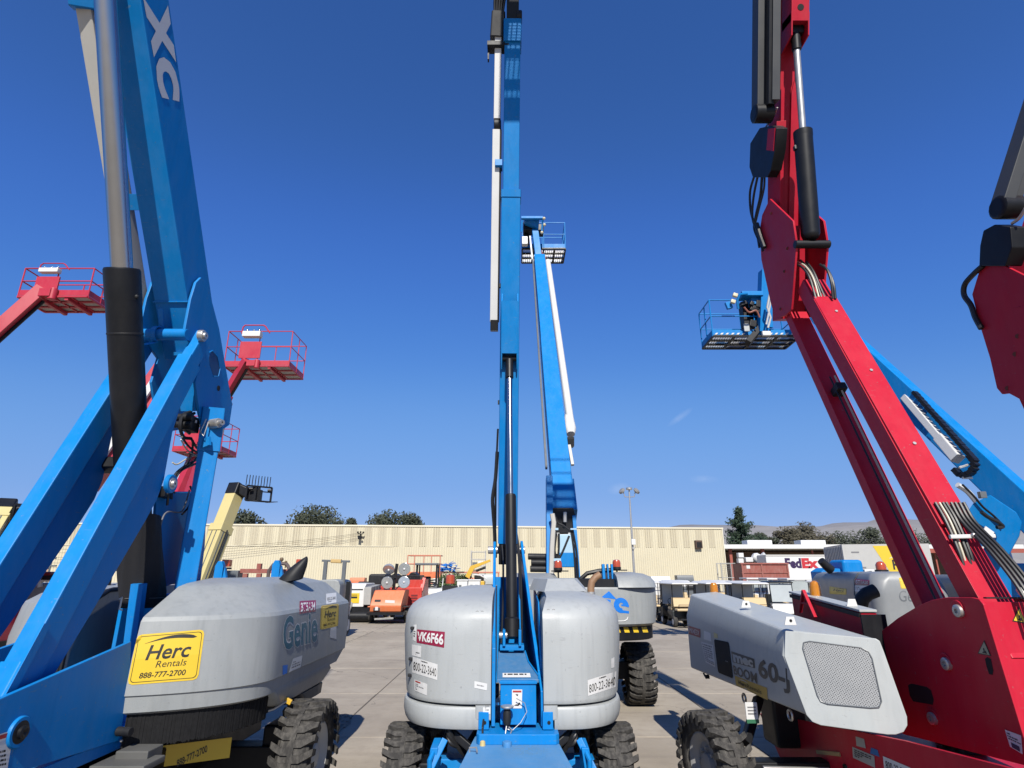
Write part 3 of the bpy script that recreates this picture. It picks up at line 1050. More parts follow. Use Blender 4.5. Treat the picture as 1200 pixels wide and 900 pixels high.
# ---- knee plates either side of the boom foot (traced in the upright plane of each plate)
kp = [(216, 392), (219, 376), (224, 350), (230, 331), (236, 325), (243, 332), (257, 385), (265, 432), (272.5, 474), (269, 498), (262, 503), (240, 507), (234, 485), (229, 448), (236, 420), (226, 404)]
hole = [(245, 418), (249, 411), (255, 418), (258, 432), (256, 441), (250, 440), (246, 428)]
XK = -3.405
K = [ax(x, y, XK) for x, y in kp]
simple('knee_plate', BLUE, LL, lambda b: b.prism(K, (-.03, 0, 0)), bevel=.006)
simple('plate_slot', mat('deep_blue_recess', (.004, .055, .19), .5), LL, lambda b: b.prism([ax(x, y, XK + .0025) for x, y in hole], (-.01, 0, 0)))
def slotlip(b):
    b.tube([ax(x, y, XK + .004) for x, y in ((245, 413), (249, 411), (255, 418), (258, 432), (256, 441), (250, 441))], .006, 6)
simple('slot_lip', BLUE, LL, slotlip)
K2 = [p + V((-.50, 0, 0)) for p in K]
simple('knee_plate', BLUE, LL, lambda b: b.prism(K2, (.03, 0, 0)), bevel=.006)
for (x, y, r) in ((255.5, 455, .032), (253, 499, .05)):
    simple('bolt_hole', HOLE if y < 480 else STEEL, LL, lambda b: b.cyl(ax(x, y, XK - .004), ax(x, y, XK - .004) + V((.01, 0, 0)), r))
# closing box between the knee plates, behind the arms
c0, c1 = V((0, 5.95, 4.62)), V((0, 6.25, 4.02))
c0.x = c1.x = (XR + XL) / 2
simple('knee_box', BLUE, LL, lambda b: b.beam(c0 + V((.10, .12, 0)), c1 + V((.10, .05, 0)), .24, .24, (1, 0, 0), .04))
# ---- the lifting ram between the arms
r0, r1, r2 = V((-3.66, 6.12, 2.1)), V((-3.66, 4.93, 5.02)), V((-3.64, 3.53, 8.22))
dr = (r1 - r0).normalized()
ram = MB()
ram.lathe(r0, r1, [(0, .10), (.02, .140), (.1, .148), ((r1 - r0).length - .3, .148), ((r1 - r0).length - .29, .153), ((r1 - r0).length - .02, .153), ((r1 - r0).length, .145), ((r1 - r0).length, .1)], 40)
ramo = ram.build('ram_barrel', BLACK, LL)
simple('ram_rod', CHROME, ramo, lambda b: b.cyl(r1 - dr * .1, r2, .092, 40))
simple('ram_bolt', BLACKM, ramo, lambda b: b.ball(r1 - dr * .28 + V((.148, -.04, 0)), .022))
simple('barrel_ring', BLACKM, ramo, lambda b: b.lathe(r1 - dr * .62, r1 - dr * .6, [(0, .148), (.004, .152), (.016, .152), (.02, .148)], 40, False, False))
# trunnion at its side
tp = ax(133, 545, -3.85)
simple('trunnion', BLACK, LL, lambda b: [b.beam(tp + V((-.10, 0, 0)), tp + V((.22, 0, 0)), .13, .13, (0, .5, 1), .2)])
simple('trunnion_cap', STEEL, LL, lambda b: b.cyl(tp + V((-.13, 0, 0)), tp + V((-.10, 0, 0)), .045))
# the cloth shroud round the foot of the ram
def shroud(b):
    C0, C1 = V((-3.62, 6.18, 1.98)), V((-3.62, 5.82, 2.84))
    rings = []
    for k in range(13):
        t = k / 12
        c = C0.lerp(C1, t)
        ring = []
        for i in range(36):
            a = 2 * math.pi * i / 36
            q = .205 - .012 * t + .016 * math.sin(a * 5 + t * 3) * (.4 + .6 * abs(t - .5)) + .008 * math.sin(a * 11 - t * 8)
            ring.append(c + V((math.cos(a) * q * .95, math.sin(a) * q, 0)))
        rings.append(ring)
    b.loft(rings)
sh = simple('shroud', mat('black_cloth', (.012, .012, .015), .85, var=.3, scale=8, bump=.4, bscale=120), LL, shroud, smooth=80)
simple('stitching', mat('grey_thread', (.16, .16, .16), .8), sh, lambda b: b.tube([V((-3.62 + .20 * math.cos(a), 6.155 + .21 * math.sin(a), 2.07)) for a in [R(180 + 9 * k) for k in range(21)]], .003, 4))
# ---- long cable tray along the boom, clamped with a bracket
def tray_pt(px, py):
    return ax(px, py, -4.0)
T0, T1 = tray_pt(165, 379), tray_pt(101, -12)
td = (T1 - T0).normalized()
tray = simple('cable_tray', TRAY, LL, lambda b: b.beam(T0, T1 + td * 3, .15, .19, (1, 0, 0), .12))
tk = T0 + td * 1.25
simple('tray_bracket', BLUE, LL, lambda b: [b.beam(tk - V((.02, 0, 0)), tk + V((.36, .03, .02)), .16, .03, td, .1), b.beam(tk + V((-.08, .10, .0)), tk + V((.34, .14, .02)), .012, .12, td, .1)])
tk2 = tray_pt(98, 3)
simple('tray_bracket', BLUE, LL, lambda b: b.beam(tk2 + V((-.1, -.03, 0)), tk2 + V((.3, .1, .05)), .14, .16, td, .1))
simple('tray_bolt', STEEL, LL, lambda b: b.cyl(tk + V((.06, -.03, .02)), tk + V((.06, -.01, .02)), .02, 8))

# ---- rear link that stands behind the arms
l0, l1 = V((-3.34, 6.40, 3.93)), V((-3.34, 6.36, 1.95))
simple('rear_link', BLUE, LL, lambda b: b.beam(l0, l1, .20, .17, (1, .5, 0), .08, .19, .17))
lk = MB()
lk.beam(l0 + V((0, 0, -.36)), l0 + V((0, -.03, .12)), .23, .21, (1, .5, 0), .1)
lko = lk.build('link_head', BLUE, LL)
pin(lko, V((-3.30, 6.30, 3.86)), (1, -.5, 0), .055, .17)
simple('link_lug', BLUE, lko, lambda b: b.beam(V((-3.40, 6.30, 3.62)), V((-3.26, 6.24, 3.66)), .10, .03, (0, 0, 1), .2))
simple('link_tie', STEEL, lko, lambda b: b.tube([V((-3.34, 6.24, 3.9)), V((-3.36, 6.2, 3.75)), V((-3.31, 6.19, 3.7)), V((-3.30, 6.22, 3.86))], .008, 6))
# stepped gusset of the rear link
g = [ax(x, y, -3.44) for x, y in ((234, 560), (224, 606), (225, 612), (217, 622), (209, 665), (214, 668), (212, 690), (232, 690), (238, 640), (240, 600))]
simple('link_gusset', BLUE, LL, lambda b: b.prism(g, (.02, 0, 0)), bevel=.004)
# dark inner plates between the arms and the link
g = [ax(x, y, -3.58) for x, y in ((184, 578), (204, 577), (230, 577), (226, 610), (216, 680), (186, 690), (180, 640))]
simple('inner_plate', BLUE, LL, lambda b: b.prism(g, (-.03, 0, 0)), bevel=.005)
g = [ax(x, y, -3.72) for x, y in ((203, 600), (207, 576), (224, 576), (214, 598))]
simple('inner_gusset', BLUE, LL, lambda b: b.prism(g, (-.02, 0, 0)), bevel=.004)
simple('valve_block', BLACK, LL, lambda b: b.box(ax(193, 577, -3.55), (.10, .16, .11)), bevel=.012)
def manifold(b):
    c = ax(222, 497, -3.5)
    b.box(c, (.12, .2, .16))
    b.cyl(c + V((-.10, -.1, .05)), c + V((.08, -.1, .05)), .04)
    b.cyl(c + V((-.10, -.1, -.03)), c + V((.08, -.1, -.03)), .036)
simple('valve_manifold', BLACKM, LL, manifold, bevel=.01)
simple('manifold_label', PAPER, LL, lambda b: b.box(ax(227, 494, -3.46), (.06, .02, .03)))
XH = -3.5
for path, r, mm in (
        (((224, 482), (214, 487), (211, 500), (215, 512), (224, 514)), .018, HOSE),
        (((228, 484), (219, 490), (217, 502), (222, 508)), .016, HOSE),
        (((213, 512), (222, 524), (236, 532), (243, 528)), .012, HOSE),
        (((212, 515), (220, 528), (236, 537), (243, 534)), .008, HOSEW),
        (((224, 514), (230, 524), (238, 531), (243, 524)), .014, HOSE),
        (((243, 533), (228, 540), (214, 548), (204, 558), (198, 575), (196, 592)), .013, HOSE),
        (((243, 537), (226, 545), (212, 552), (203, 566), (201, 585)), .012, HOSE),
        (((241, 529), (222, 536), (208, 544), (202, 542)), .008, HOSEW),
        (((226, 516), (225, 530), (220, 542), (214, 548)), .012, HOSE),
        (((232, 518), (232, 530), (227, 541), (216, 549)), .010, HOSE),
        (((206, 556), (198, 568), (196, 580)), .014, HOSE),
        (((222, 574), (218, 588), (212, 600), (196, 600), (189, 613), (186, 640), (190, 658)), .008, FAINT),
        (((223, 570), (226, 580), (221, 594), (213, 603)), .011, HOSE),
        (((196, 578), (200, 571), (205, 578)), .009, HOSE),
        (((176, 596), (170, 622), (175, 636), (184, 642)), .010, HOSE),
        (((182, 604), (181, 630), (186, 640), (188, 660)), .011, HOSE)):
    hose(LL, [ax(x, y, XH - .02 * (i % 2)) for i, (x, y) in enumerate(path)], r, mm)
simple('hose_clamp', STEEL, LL, lambda b: b.cyl(ax(190, 657, XH), ax(189, 664, XH), .016))

# ---- turntable: side plates, deck, weights
pl = [ax(x, y, -3.2) for x, y in ((-120, 868), (0, 819), (154, 751.5), (152, 800), (140, 868), (0, 912), (-120, 950))]
side = simple('side_plate', BLUE, LL, lambda b: b.prism(pl, (-.035, 0, 0)), bevel=.006)
pl2 = [p + V((-.92, 0, 0)) for p in pl]
simple('side_plate', BLUE, LL, lambda b: b.prism(pl2, (-.035, 0, 0)), bevel=.006)
pp = ax(21, 858, -3.2)
def boss(b):
    b.lathe(pp + V((-.02, 0, 0)), pp + V((.05, 0, 0)), [(0, .095), (.03, .095), (.04, .088), (.04, .068), (.03, .068)], 28)
simple('pivot_boss', BLUE, side, boss)
simple('pivot_hub', BLACK, side, lambda b: b.lathe(pp, pp + V((.09, 0, 0)), [(0, .068), (.02, .068), (.025, .04), (.045, .04), (.05, .025), (.04, .001)], 20, True, False))
def deck(b):
    b.box((-3.66, 5.2, .98), (.9, 3.2, .10))
    b.box((-3.66, 7.2, 1.10), (1.3, 2.6, .16))
simple('turntable_deck', BLUE, LL, deck, bevel=.01)
def inner(b):
    b.box((-3.43, 7.1, 1.58), (.04, 1.6, 1.0))
    b.box((-3.92, 7.1, 1.58), (.04, 1.6, 1.0))
    b.box((-3.67, 7.95, 1.6), (.52, .05, 1.0))
simple('turret_wall', BLUE, LL, inner, bevel=.01)
simple('stay_post', BLUE, LL, lambda b: b.beam(ax(150, 790, -3.52), ax(163, 684, -3.52), .12, .07, (1, 0, 0), .1))
simple('latch', STEEL, LL, lambda b: [b.tube([ax(140, 702, -3.34), ax(143, 700, -3.34), ax(140, 714, -3.34), ax(143, 715, -3.34)], .007, 6)])
simple('side_bumper', BLACKM, LL, lambda b: b.cyl(ax(138, 857, -3.19), ax(138, 857, -3.19) + V((.12, -.02, 0)), .035))

# ---- the grey moulded covers
def cover_ring(h, xi, xo, yf, yb, D, n=2.4, skew=.30, K=22):
    # plan of the cover at one height, inner front -> round the outer corner -> back
    pts = []
    for k in range(K + 1):
        s = k / K
        a = s * math.pi / 2
        u = math.sin(a) ** (2 / n)
        v = 1 - math.cos(a) ** (2 / n)
        x = xi + (xo - xi) * u
        y = yf + skew * abs(x - xi) + v * D
        pts.append(V((x, y, h)))
    pts.append(V((xo + (.005 if xo > xi else 0), (pts[-1].y + yb) / 2, h)))
    pts.append(V((xo + (.01 if xo > xi else 0), yb - .25, h)))
    pts.append(V((xo - .12 * (1 if xo > xi else -1) + (.01 if xo > xi else 0), yb, h)))
    pts.append(V((xi, yb, h)))
    return pts
rings = []
for h, xo, yf, D, yb in ((1.18, -2.35, 5.48, .62, 8.65), (1.20, -2.31, 5.44, .64, 8.70), (1.32, -2.30, 5.43, .64, 8.95), (1.33, -2.285, 5.415, .64, 8.98), (1.62, -2.285, 5.425, .64, 9.02),
                         (1.90, -2.30, 5.46, .64, 9.06), (1.935, -2.32, 5.485, .64, 9.06), (1.955, -2.35, 5.52, .63, 9.04), (2.10, -2.50, 5.82, .60, 8.90), (2.175, -2.575, 5.97, .58, 8.82), (2.205, -2.64, 6.12, .55, 8.74), (2.25, -2.80, 6.6, .45, 8.5)):
    rings.append(cover_ring(h, -3.20, xo, yf, yb, D))
cm = MB()
cm.loft(rings)
cov = cm.build('engine_cover', GREY, LL, smooth=24)
# the lower moulded lip towards the back, under the side
lip = MB()
lip.loft([cover_ring(h, -2.75, xo, yf, yb, .12, 3) for h, xo, yf, yb in ((1.02, -2.36, 6.5, 8.15), (1.05, -2.33, 6.4, 8.25), (1.16, -2.295, 6.2, 8.42), (1.23, -2.31, 6.12, 8.36))])
lip.build('cover_skirt', GREY, cov, smooth=40)
lip = MB()
lip.loft([cover_ring(h, -2.7, xo, yf, yb, .12, 3) for h, xo, yf, yb in ((.90, -2.36, 7.3, 8.1), (.92, -2.33, 7.25, 8.2), (1.02, -2.335, 7.12, 8.25))])
lip.build('tail_step', DKGREY, cov, smooth=40)
# brush strip under the front
def brush(b):
    K = 150
    top = cover_ring(1.19, -3.195, -2.36, 5.49, 8.0, .62)[:23]
    # resample the curve and hang single dark bristle bundles from it
    seg = [(top[i + 1] - top[i]).length for i in range(22)]
    tot = sum(seg)
    for k in range(K):
        d = tot * (k + .5) / K
        i = 0
        while i < 21 and d > seg[i]:
            d -= seg[i]
            i += 1
        p = top[i].lerp(top[i + 1], min(1, d / seg[i]))
        t = (top[i + 1] - top[i]).normalized()
        n = V((t.y, -t.x, 0))
        if n.y > 0:
            n = -n
        o = rnd.uniform(-.004, .004)
        L = .265 + rnd.uniform(-.012, .006) - .05 * (k / K)
        w = tot / K * .62
        q = p + n * o
        b.hexa([q - t * w + V((0, 0, -L)) - n * .006, q + t * w + V((0, 0, -L)) - n * .006, q + t * w * .8 + V((0, 0, -L)) - n * .03, q - t * w * .8 + V((0, 0, -L)) - n * .03,
                q - t * w, q + t * w, q + t * w - n * .03, q - t * w - n * .03])
simple('brush_skirt', mat('black_bristles', (.012, .012, .013), .6, var=.5, scale=30, spec=.2), LL, brush, smooth=0)
simple('skirt_backing', BLACK, LL, lambda b: b.loft([cover_ring(h, -3.15, -2.58, 5.60, 6.6, .6) for h in (.94, 1.21)]))
simple('skirt_screw', STEEL, LL, lambda b: b.ball(ax(144, 859, -3.17) + V((0, -.03, 0)), .013))
simple('skirt_screw', STEEL, LL, lambda b: b.ball(ax(145, 867, -3.17) + V((0, -.03, 0)), .012))
# exhaust cowl: a curved black horn on the cover
def cowl(b):
    C = V((-2.66, 7.35, 2.20))
    rings = []
    for k in range(12):
        t = k / 11
        c = C + V((.02 + .17 * t ** 1.3, .02 * t, .29 * t))
        r = .15 * (1 - t ** 1.7) ** .8 + .006
        rings.append([c + V((math.cos(a) * r, math.sin(a) * r * .8, math.sin(a) * 0 + .25 * r * math.cos(a))) for a in [2 * math.pi * i / 16 for i in range(16)]])
    b.loft(rings)
simple('exhaust_cowl', BLACKM, LL, cowl)
# far cover, on the machine's other side
rings = []
for h, xo, yf, D, yb in ((1.16, -5.10, 5.9, .6, 8.4), (1.20, -5.16, 5.85, .6, 8.5), (1.7, -5.18, 5.88, .6, 8.6), (2.02, -5.15, 5.95, .6, 8.6), (2.10, -5.08, 6.1, .6, 8.5), (2.16, -4.8, 6.5, .5, 8.2)):
    rings.append(cover_ring(h, -4.16, xo, yf, yb, D))
c2 = MB()
c2.loft(rings)
c2.build('engine_cover', GREY, LL, smooth=35)
simple('cover_edge', BLACK, LL, lambda b: b.tube([V((-4.13, 5.93, 1.2)), V((-4.13, 5.93, 1.7)), V((-4.13, 6.05, 1.98)), V((-4.13, 6.4, 2.13)), V((-4.13, 7.2, 2.18))], .022, 8))

# ---- chassis and wheels
def chassis(b):
    b.box((-3.6, 6.0, .62), (.95, 4.6, .36))
    b.box((-3.6, 6.95, .50), (2.4, .26, .24))
    b.box((-3.6, 4.2, .52), (2.2, .28, .26))
    b.cyl((-3.6, 6.4, .78), (-3.6, 6.4, 1.0), .52, 32)
simple('chassis', BLACK, LL, chassis, bevel=.015)
simple('belly_pan', BLACK, LL, lambda b: b.box((-2.86, 7.3, 1.02), (.85, 1.6, .10)), bevel=.01)
simple('foot_step', mat('dull_dark_metal', (.11, .11, .105), .6, var=.2), LL, lambda b: [b.box(ax(163, 884, -3.0), (.26, .22, .10)), b.box(ax(150, 895, -3.0), (.42, .3, .05))], bevel=.012)
for x, y in ((-2.13, 6.95), (-5.15, 6.95), (-2.13, 3.15), (-5.15, 3.15)):
    if y < 5 and x < -3 or y > 5:
        wheel(LL, (x, y, .515), .515, .42, 1 if x > -3.6 else -1)
simple('knuckle', BLACK, LL, lambda b: b.box((-2.42, 7.05, .6), (.3, .35, .4)), bevel=.03)
yt = ax(337, 821, -2.30)
simple('yellow_tag', YELP, LL, lambda b: b.box(yt, (.09, .03, .05), M.Rotation(R(25), 3, 'Y')), bevel=.006)
simple('tag_strap', STEEL, LL, lambda b: b.tube([yt, yt + V((-.10, -.1, -.06)), yt + V((-.24, -.2, -.09))], .012, 6))
# ---- stickers
herc(LL, ((161, 744), (240, 737.5), (232, 796.5), (149, 803)), cov)
simple('number_plate', YEL, LL, lambda b: b.box((-2.93, 6.2, .73), (.62, .012, .17), M.Rotation(R(30), 3, 'Z')), bevel=.002)
plate = [o for o in LL.children if o.name.startswith('number_plate')][0]
f = Face(((203, 889), (245, 868), (245, 883), (203, 904)), plate)
f.put(text_shape('888-777-2700', .012), INK, plate, 'lettering', (.10, .2, .95, .75), .004)
sticker(LL, ((351, 704.5), (370, 703.5), (369.5, 716.5), (350.5, 719.5)), cov, MAROON, [('BT5A34', PAPER, (.06, .15, .94, .85), {'bold': .02})], 'maroon unit number decal')
d, f = sticker(LL, ((382, 696), (394, 694.5), (394, 706), (382, 708.5)), cov, PAPER, [('800-22-3640', INK, (.1, .32, .9, .62))], 'white number decal')
print_lines(f, d, (.2, .1, .8, .25), 1)
herc(LL, ((376, 710), (397, 707.5), (396, 733.5), (375, 738)), cov, True)
sticker(LL, ((387, 736), (394, 734), (394, 749), (386, 747)), cov, PAPER)
# brand lettering on the side: outlined teal letters
f = Face(((331, 723), (372, 713), (372, 752), (331, 764)), cov)
lt = f.put(text_shape('Genie', .05, .06), PAPER, LL, 'lettering', (0, 0, 1, 1), .003, label='outlined teal brand lettering on the side of the grey cover')
f.put(text_shape('Genie', .022, .06), TEAL, lt, 'letter_fill', (.012, .02, .985, .985), .0055)
d, f = sticker(LL, ((343, 772), (354, 768), (352, 782), (338, 788)), cov, PAPER)
print_lines(f, d, (.12, .1, .9, .7), 3, seed=3)
sticker(LL, ((331, 780), (337, 779), (336, 789), (331, 791)), cov, LOGOBLUE)
d, f = sticker(LL, ((-6, 862), (16, 855), (8, 902), (-12, 905)), side, PAPER, label='white safety decal with a red band')
f.put(rect_shape(), mat('red_print', (.45, .03, .02), .5), d, 'red_band', (0, .86, 1, .97), .006)
print_lines(f, d, (.1, .08, .9, .55), 4, INK, 5)

# model letters on the boom's side
for ch, quad in (('X', ((195, -4), (206, 73), (181, 73), (167, -4))), ('C', ((204, 67), (212, 119), (188, 119), (179, 67)))):
    f = Face(quad, boom)
    f.put(text_shape(ch, .07, .12), PAPER, boom, 'lettering', off=.004)
# ================================================================== the blue boom lift straight ahead
CL = thing('boom_lift', 'blue boom lift straight ahead with two rounded grey covers, boom nearly upright', 'boom lift', (0, 7, 0))
def hood_ring(h, sg, xi, xo, yf, D, yb=8.6, n=2.7, K=18):
    pts = []
    for k in range(K + 1):
        a = (k / K) * math.pi / 2
        u = math.sin(a) ** (2 / n)
        v = 1 - math.cos(a) ** (2 / n)
        pts.append(V((sg * (xi + (xo - xi) * u), yf + v * D, h)))
    pts.append(V((sg * xo, (pts[-1].y + yb) / 2, h)))
    pts.append(V((sg * xo, yb - .2, h)))
    pts.append(V((sg * (xo - .2), yb, h)))
    pts.append(V((sg * xi, yb, h)))
    return pts
hoods = {}
for sg, xi0, xil, nm in ((-1, .20, .315, 'left'), (1, .30, .40, 'right')):
    rows = ((.895, xil, 1.06, 6.26, .85), (.905, xil, 1.095, 6.235, .86), (.94, xil, 1.115, 6.222, .86), (1.0, xil, 1.13, 6.218, .86), (1.065, xil, 1.13, 6.222, .86), (1.09, xil + .004, 1.12, 6.235, .85), (1.10, xil + .015, 1.08, 6.275, .83))
    lp = MB()
    lp.loft([hood_ring(h, sg, xi, xo, yf, D) for h, xi, xo, yf, D in rows])
    rows = ((.985, xi0, xil + .03, 6.215, .02), (1.0, xi0, xil + .03, 6.205, .02), (1.11, xi0, xil + .03, 6.205, .02))
    fr = MB()
    fr.loft([hood_ring(h, sg, xi, xo, yf, D, 7.4) for h, xi, xo, yf, D in rows])
    s = .02 if sg > 0 else 0
    rows = ((1.108, xi0, 1.055, 6.25, .84), (1.12, xi0, 1.09, 6.215, .86), (1.16, xi0, 1.11, 6.20, .86), (1.45, xi0, 1.14, 6.185, .86), (1.70, xi0, 1.16, 6.18, .88), (1.86, xi0, 1.155, 6.205, .88), (1.93, xi0, 1.135, 6.24, .87), (1.985, xi0 + s, 1.10, 6.30, .84), (2.03, xi0 + s * 2, 1.045, 6.40, .78), (2.06, xi0 + s * 3, .97, 6.54, .72), (2.085, xi0 + s * 3, .88, 6.72, .66), (2.12, xi0 + s * 3, .72, 7.15, .5), (2.145, xi0 + s * 3, .56, 7.6, .35))
    hd = MB()
    hd.loft([hood_ring(h, sg, xi, xo, yf, D) for h, xi, xo, yf, D in rows])
    ho = hd.build('engine_cover', GREYC, CL, smooth=42)
    lp.build('cover_bumper', GREYC, ho, smooth=42)
    fr.build('cover_flange', GREYC, ho, smooth=42)
    hoods[sg] = ho
# lid ridge and dark lid edge on top of the right cover, hinge dents, exhaust
simple('cover_lid', GREYC, hoods[1], lambda b: b.loft([[V((x, y, z)) for x, y in ((.22, 7.9), (.36, 6.95), (.86, 7.2), (1.0, 8.45), (.26, 8.5))] for z in (2.10,)] + [[V((x, y, 2.235)) for x, y in ((.28, 7.95), (.42, 7.3), (.74, 7.4), (.88, 8.4), (.3, 8.45))]]), smooth=20)
def exh(b):
    b.tube([(.93, 7.35, 2.02), (.93, 7.35, 2.13), (.945, 7.35, 2.20), (.99, 7.36, 2.25), (1.05, 7.36, 2.285)], .042, 14)
ex = simple('exhaust_pipe', RUST, CL, exh)
simple('exhaust_mouth', HOLE, ex, lambda b: b.cyl((1.047, 7.36, 2.283), (1.053, 7.36, 2.287), .034))
simple('exhaust_clamp', STEEL, ex, lambda b: b.cyl((.93, 7.35, 2.06), (.93, 7.35, 2.09), .05))
for sg, pxs in ((-1, ((559, 716), (565, 716))), (1, ((642, 714), (649, 714)))):
    f = Face(((pxs[0][0] - 4, pxs[0][1] - 4), (pxs[1][0] + 4, pxs[1][1] - 4), (pxs[1][0] + 4, pxs[1][1] + 4), (pxs[0][0] - 4, pxs[0][1] + 4)), hoods[sg])
    for u in (.3, .72):
        simple('moulded_dent', FAINT, hoods[sg], lambda b: b.tube([f.at(u - .10, .40, .001), f.at(u, .52, .001), f.at(u + .10, .40, .001)], .0035, 5))
# ---- upright turret plates
def plate(name, pts, x0, dx, y0=None):
    return simple(name, BLUE, CL, lambda b: b.prism([V((x0 + (p[2] if len(p) > 2 else 0), p[0], p[1])) for p in pts], (dx, 0, 0)), bevel=.006)
plate('turret_plate', ((6.28, .92), (6.28, 1.60), (6.9, 1.78, -.02), (8.15, 2.60, -.055), (8.35, 2.72, -.06), (8.55, 2.66, -.065), (8.6, 2.0, -.065), (8.6, .92, -.05)), -.195, .035)
plate('turret_plate', ((6.28, .92, .05), (6.28, 1.22, .05), (7.0, 1.72, -.01), (8.15, 2.60, -.10), (8.35, 2.72, -.11), (8.55, 2.66, -.115), (8.6, 2.0, -.115), (8.6, .92, -.1)), .225, .035)
plate('inner_plate', ((6.9, .95), (6.9, 1.5), (7.6, 2.05), (8.3, 2.3), (8.4, .95)), .08, .02)
plate('cover_rib', ((6.5, 1.0), (6.42, 1.5), (6.9, 2.0), (8.3, 2.12), (8.3, 1.0)), .285, .015)
simple('turret_back', BLUE, CL, lambda b: b.box((-.02, 8.45, 1.6), (.40, .05, 1.3)))
PIV = V((-.06, 8.40, 2.60))
simple('pivot_pin', STEEL, CL, lambda b: b.cyl(PIV + V((-.27, 0, 0)), PIV + V((.24, 0, 0)), .05))
# ---- boom
BT = V((.01, 6.36, 9.72))
cd_ = (BT - PIV).normalized()
cn = V((0, -cd_.z, cd_.y)).normalized()    # out of its underside, towards the camera
def bp(h, off=0.0, lat=0.0):
    t = (h - PIV.z) / cd_.z
    return PIV + cd_ * t + cn * off + V((lat, 0, 0))
outer_ = simple('boom_tube', BLUE, CL, lambda b: b.beam(bp(2.72), bp(7.35), .262, .33, (1, 0, 0), .06))
inner_ = simple('inner_boom', BLUE, CL, lambda b: b.beam(bp(7.0), bp(9.62), .222, .28, (1, 0, 0), .06))
simple('boom_collar', BLUE, outer_, lambda b: b.beam(bp(7.26), bp(7.36), .28, .35, (1, 0, 0), .1))
simple('boom_foot', BLACK, CL, lambda b: b.beam(bp(2.45), bp(2.80), .24, .30, (1, 0, 0), .06))
def bracket(b):
    for s in (-1, 1):
        b.prism([bp(h, o, s * .105 - .008) for h, o in ((5.02, .16), (4.98, .24), (5.16, .31), (5.85, .31), (5.98, .16))], (.016, 0, 0))
    b.beam(bp(5.18, .305), bp(5.86, .305), .21, .014, (1, 0, 0), .1)
simple('ram_bracket', BLUE, CL, bracket)
# ---- lifting ram
q0, q2 = V((.0, 6.92, 1.62)), bp(5.12, .235, .0)
dq = (q2 - q0).normalized()
q1 = q0 + dq * ((q2 - q0).length * .46)
rb = MB()
rb.lathe(q0, q1, [(0, .05), (.02, .085), (.2, .085), (.22, .062), (1.0, .062), (1.02, .066), ((q1 - q0).length - .02, .066), ((q1 - q0).length, .058), ((q1 - q0).length, .03)], 26)
cr = rb.build('ram_barrel', BLACK, CL)
simple('ram_rod', CHROME, cr, lambda b: b.cyl(q1 - dq * .05, q2 - dq * .22, .033, 20))
simple('rod_eye', BLACK, cr, lambda b: [b.cyl(q2 - dq * .30, q2 - dq * .02, .052, 16), b.cyl(q2 + V((-.11, 0, 0)), q2 + V((.11, 0, 0)), .04)])
simple('ram_clevis', BLUE, CL, lambda b: [b.box((-.085, 6.90, 1.64), (.03, .2, .16)), b.box((.085, 6.90, 1.64), (.03, .2, .16)), b.box((0, 6.95, 1.54), (.26, .24, .05))], bevel=.006)
simple('clevis_bolt', STEEL, CL, lambda b: b.cyl((-.14, 6.88, 1.66), (-.05, 6.88, 1.66), .035))
for k, (x, o) in enumerate(((.085, .06), (.105, .02), (-.12, .05))):
    hose(CL, [V((x, 7.0, 1.5)), V((x + .01, 7.5, 1.95)), V((x, 8.1, 2.5)), bp(2.9, -.1, x)], .013)
# ---- cable tray beside the boom
tr0 = simple('cable_tray', WHITE, CL, lambda b: b.beam(bp(5.62, .02, -.222), bp(8.2, .02, -.214), .105, .14, (1, 0, 0), .1))
simple('upper_tray', WHITE, tr0, lambda b: b.beam(bp(8.35, .03, -.205), bp(9.5, .03, -.20), .095, .12, (1, 0, 0), .1))
simple('tray_side', BLACK, tr0, lambda b: b.beam(bp(5.62, .03, -.160), bp(8.2, .03, -.150), .022, .10, (1, 0, 0), .1))
simple('chain_loop', BLACKM, CL, lambda b: b.lathe(bp(8.28, .0, -.25), bp(8.28, .0, -.15), [(0, .07), (.01, .10), (.09, .10), (.1, .07)], 20))
simple('tray_clip', BLUE, CL, lambda b: b.box(bp(7.72, .06, -.175), (.10, .14, .10)), bevel=.005)
simple('tray_foot', BLACK, CL, lambda b: b.beam(bp(5.50, .02, -.215), bp(5.64, .02, -.215), .105, .16, (1, 0, 0), .1))
hose(CL, [bp(3.9, .04, -.155), bp(3.55, .06, -.175), bp(3.3, .08, -.21), bp(3.1, .07, -.20), bp(2.85, .03, -.18), bp(2.5, -.02, -.17)], .026)
hose(CL, [bp(4.2, .02, -.15), bp(3.75, .04, -.165), bp(3.4, .05, -.17), bp(2.9, .0, -.17)], .014)
for h in (4.55, 6.1):
    simple('boom_stud', BLACKM, outer_, lambda b: b.box(bp(h, .05, -.142), (.024, .05, .05)))
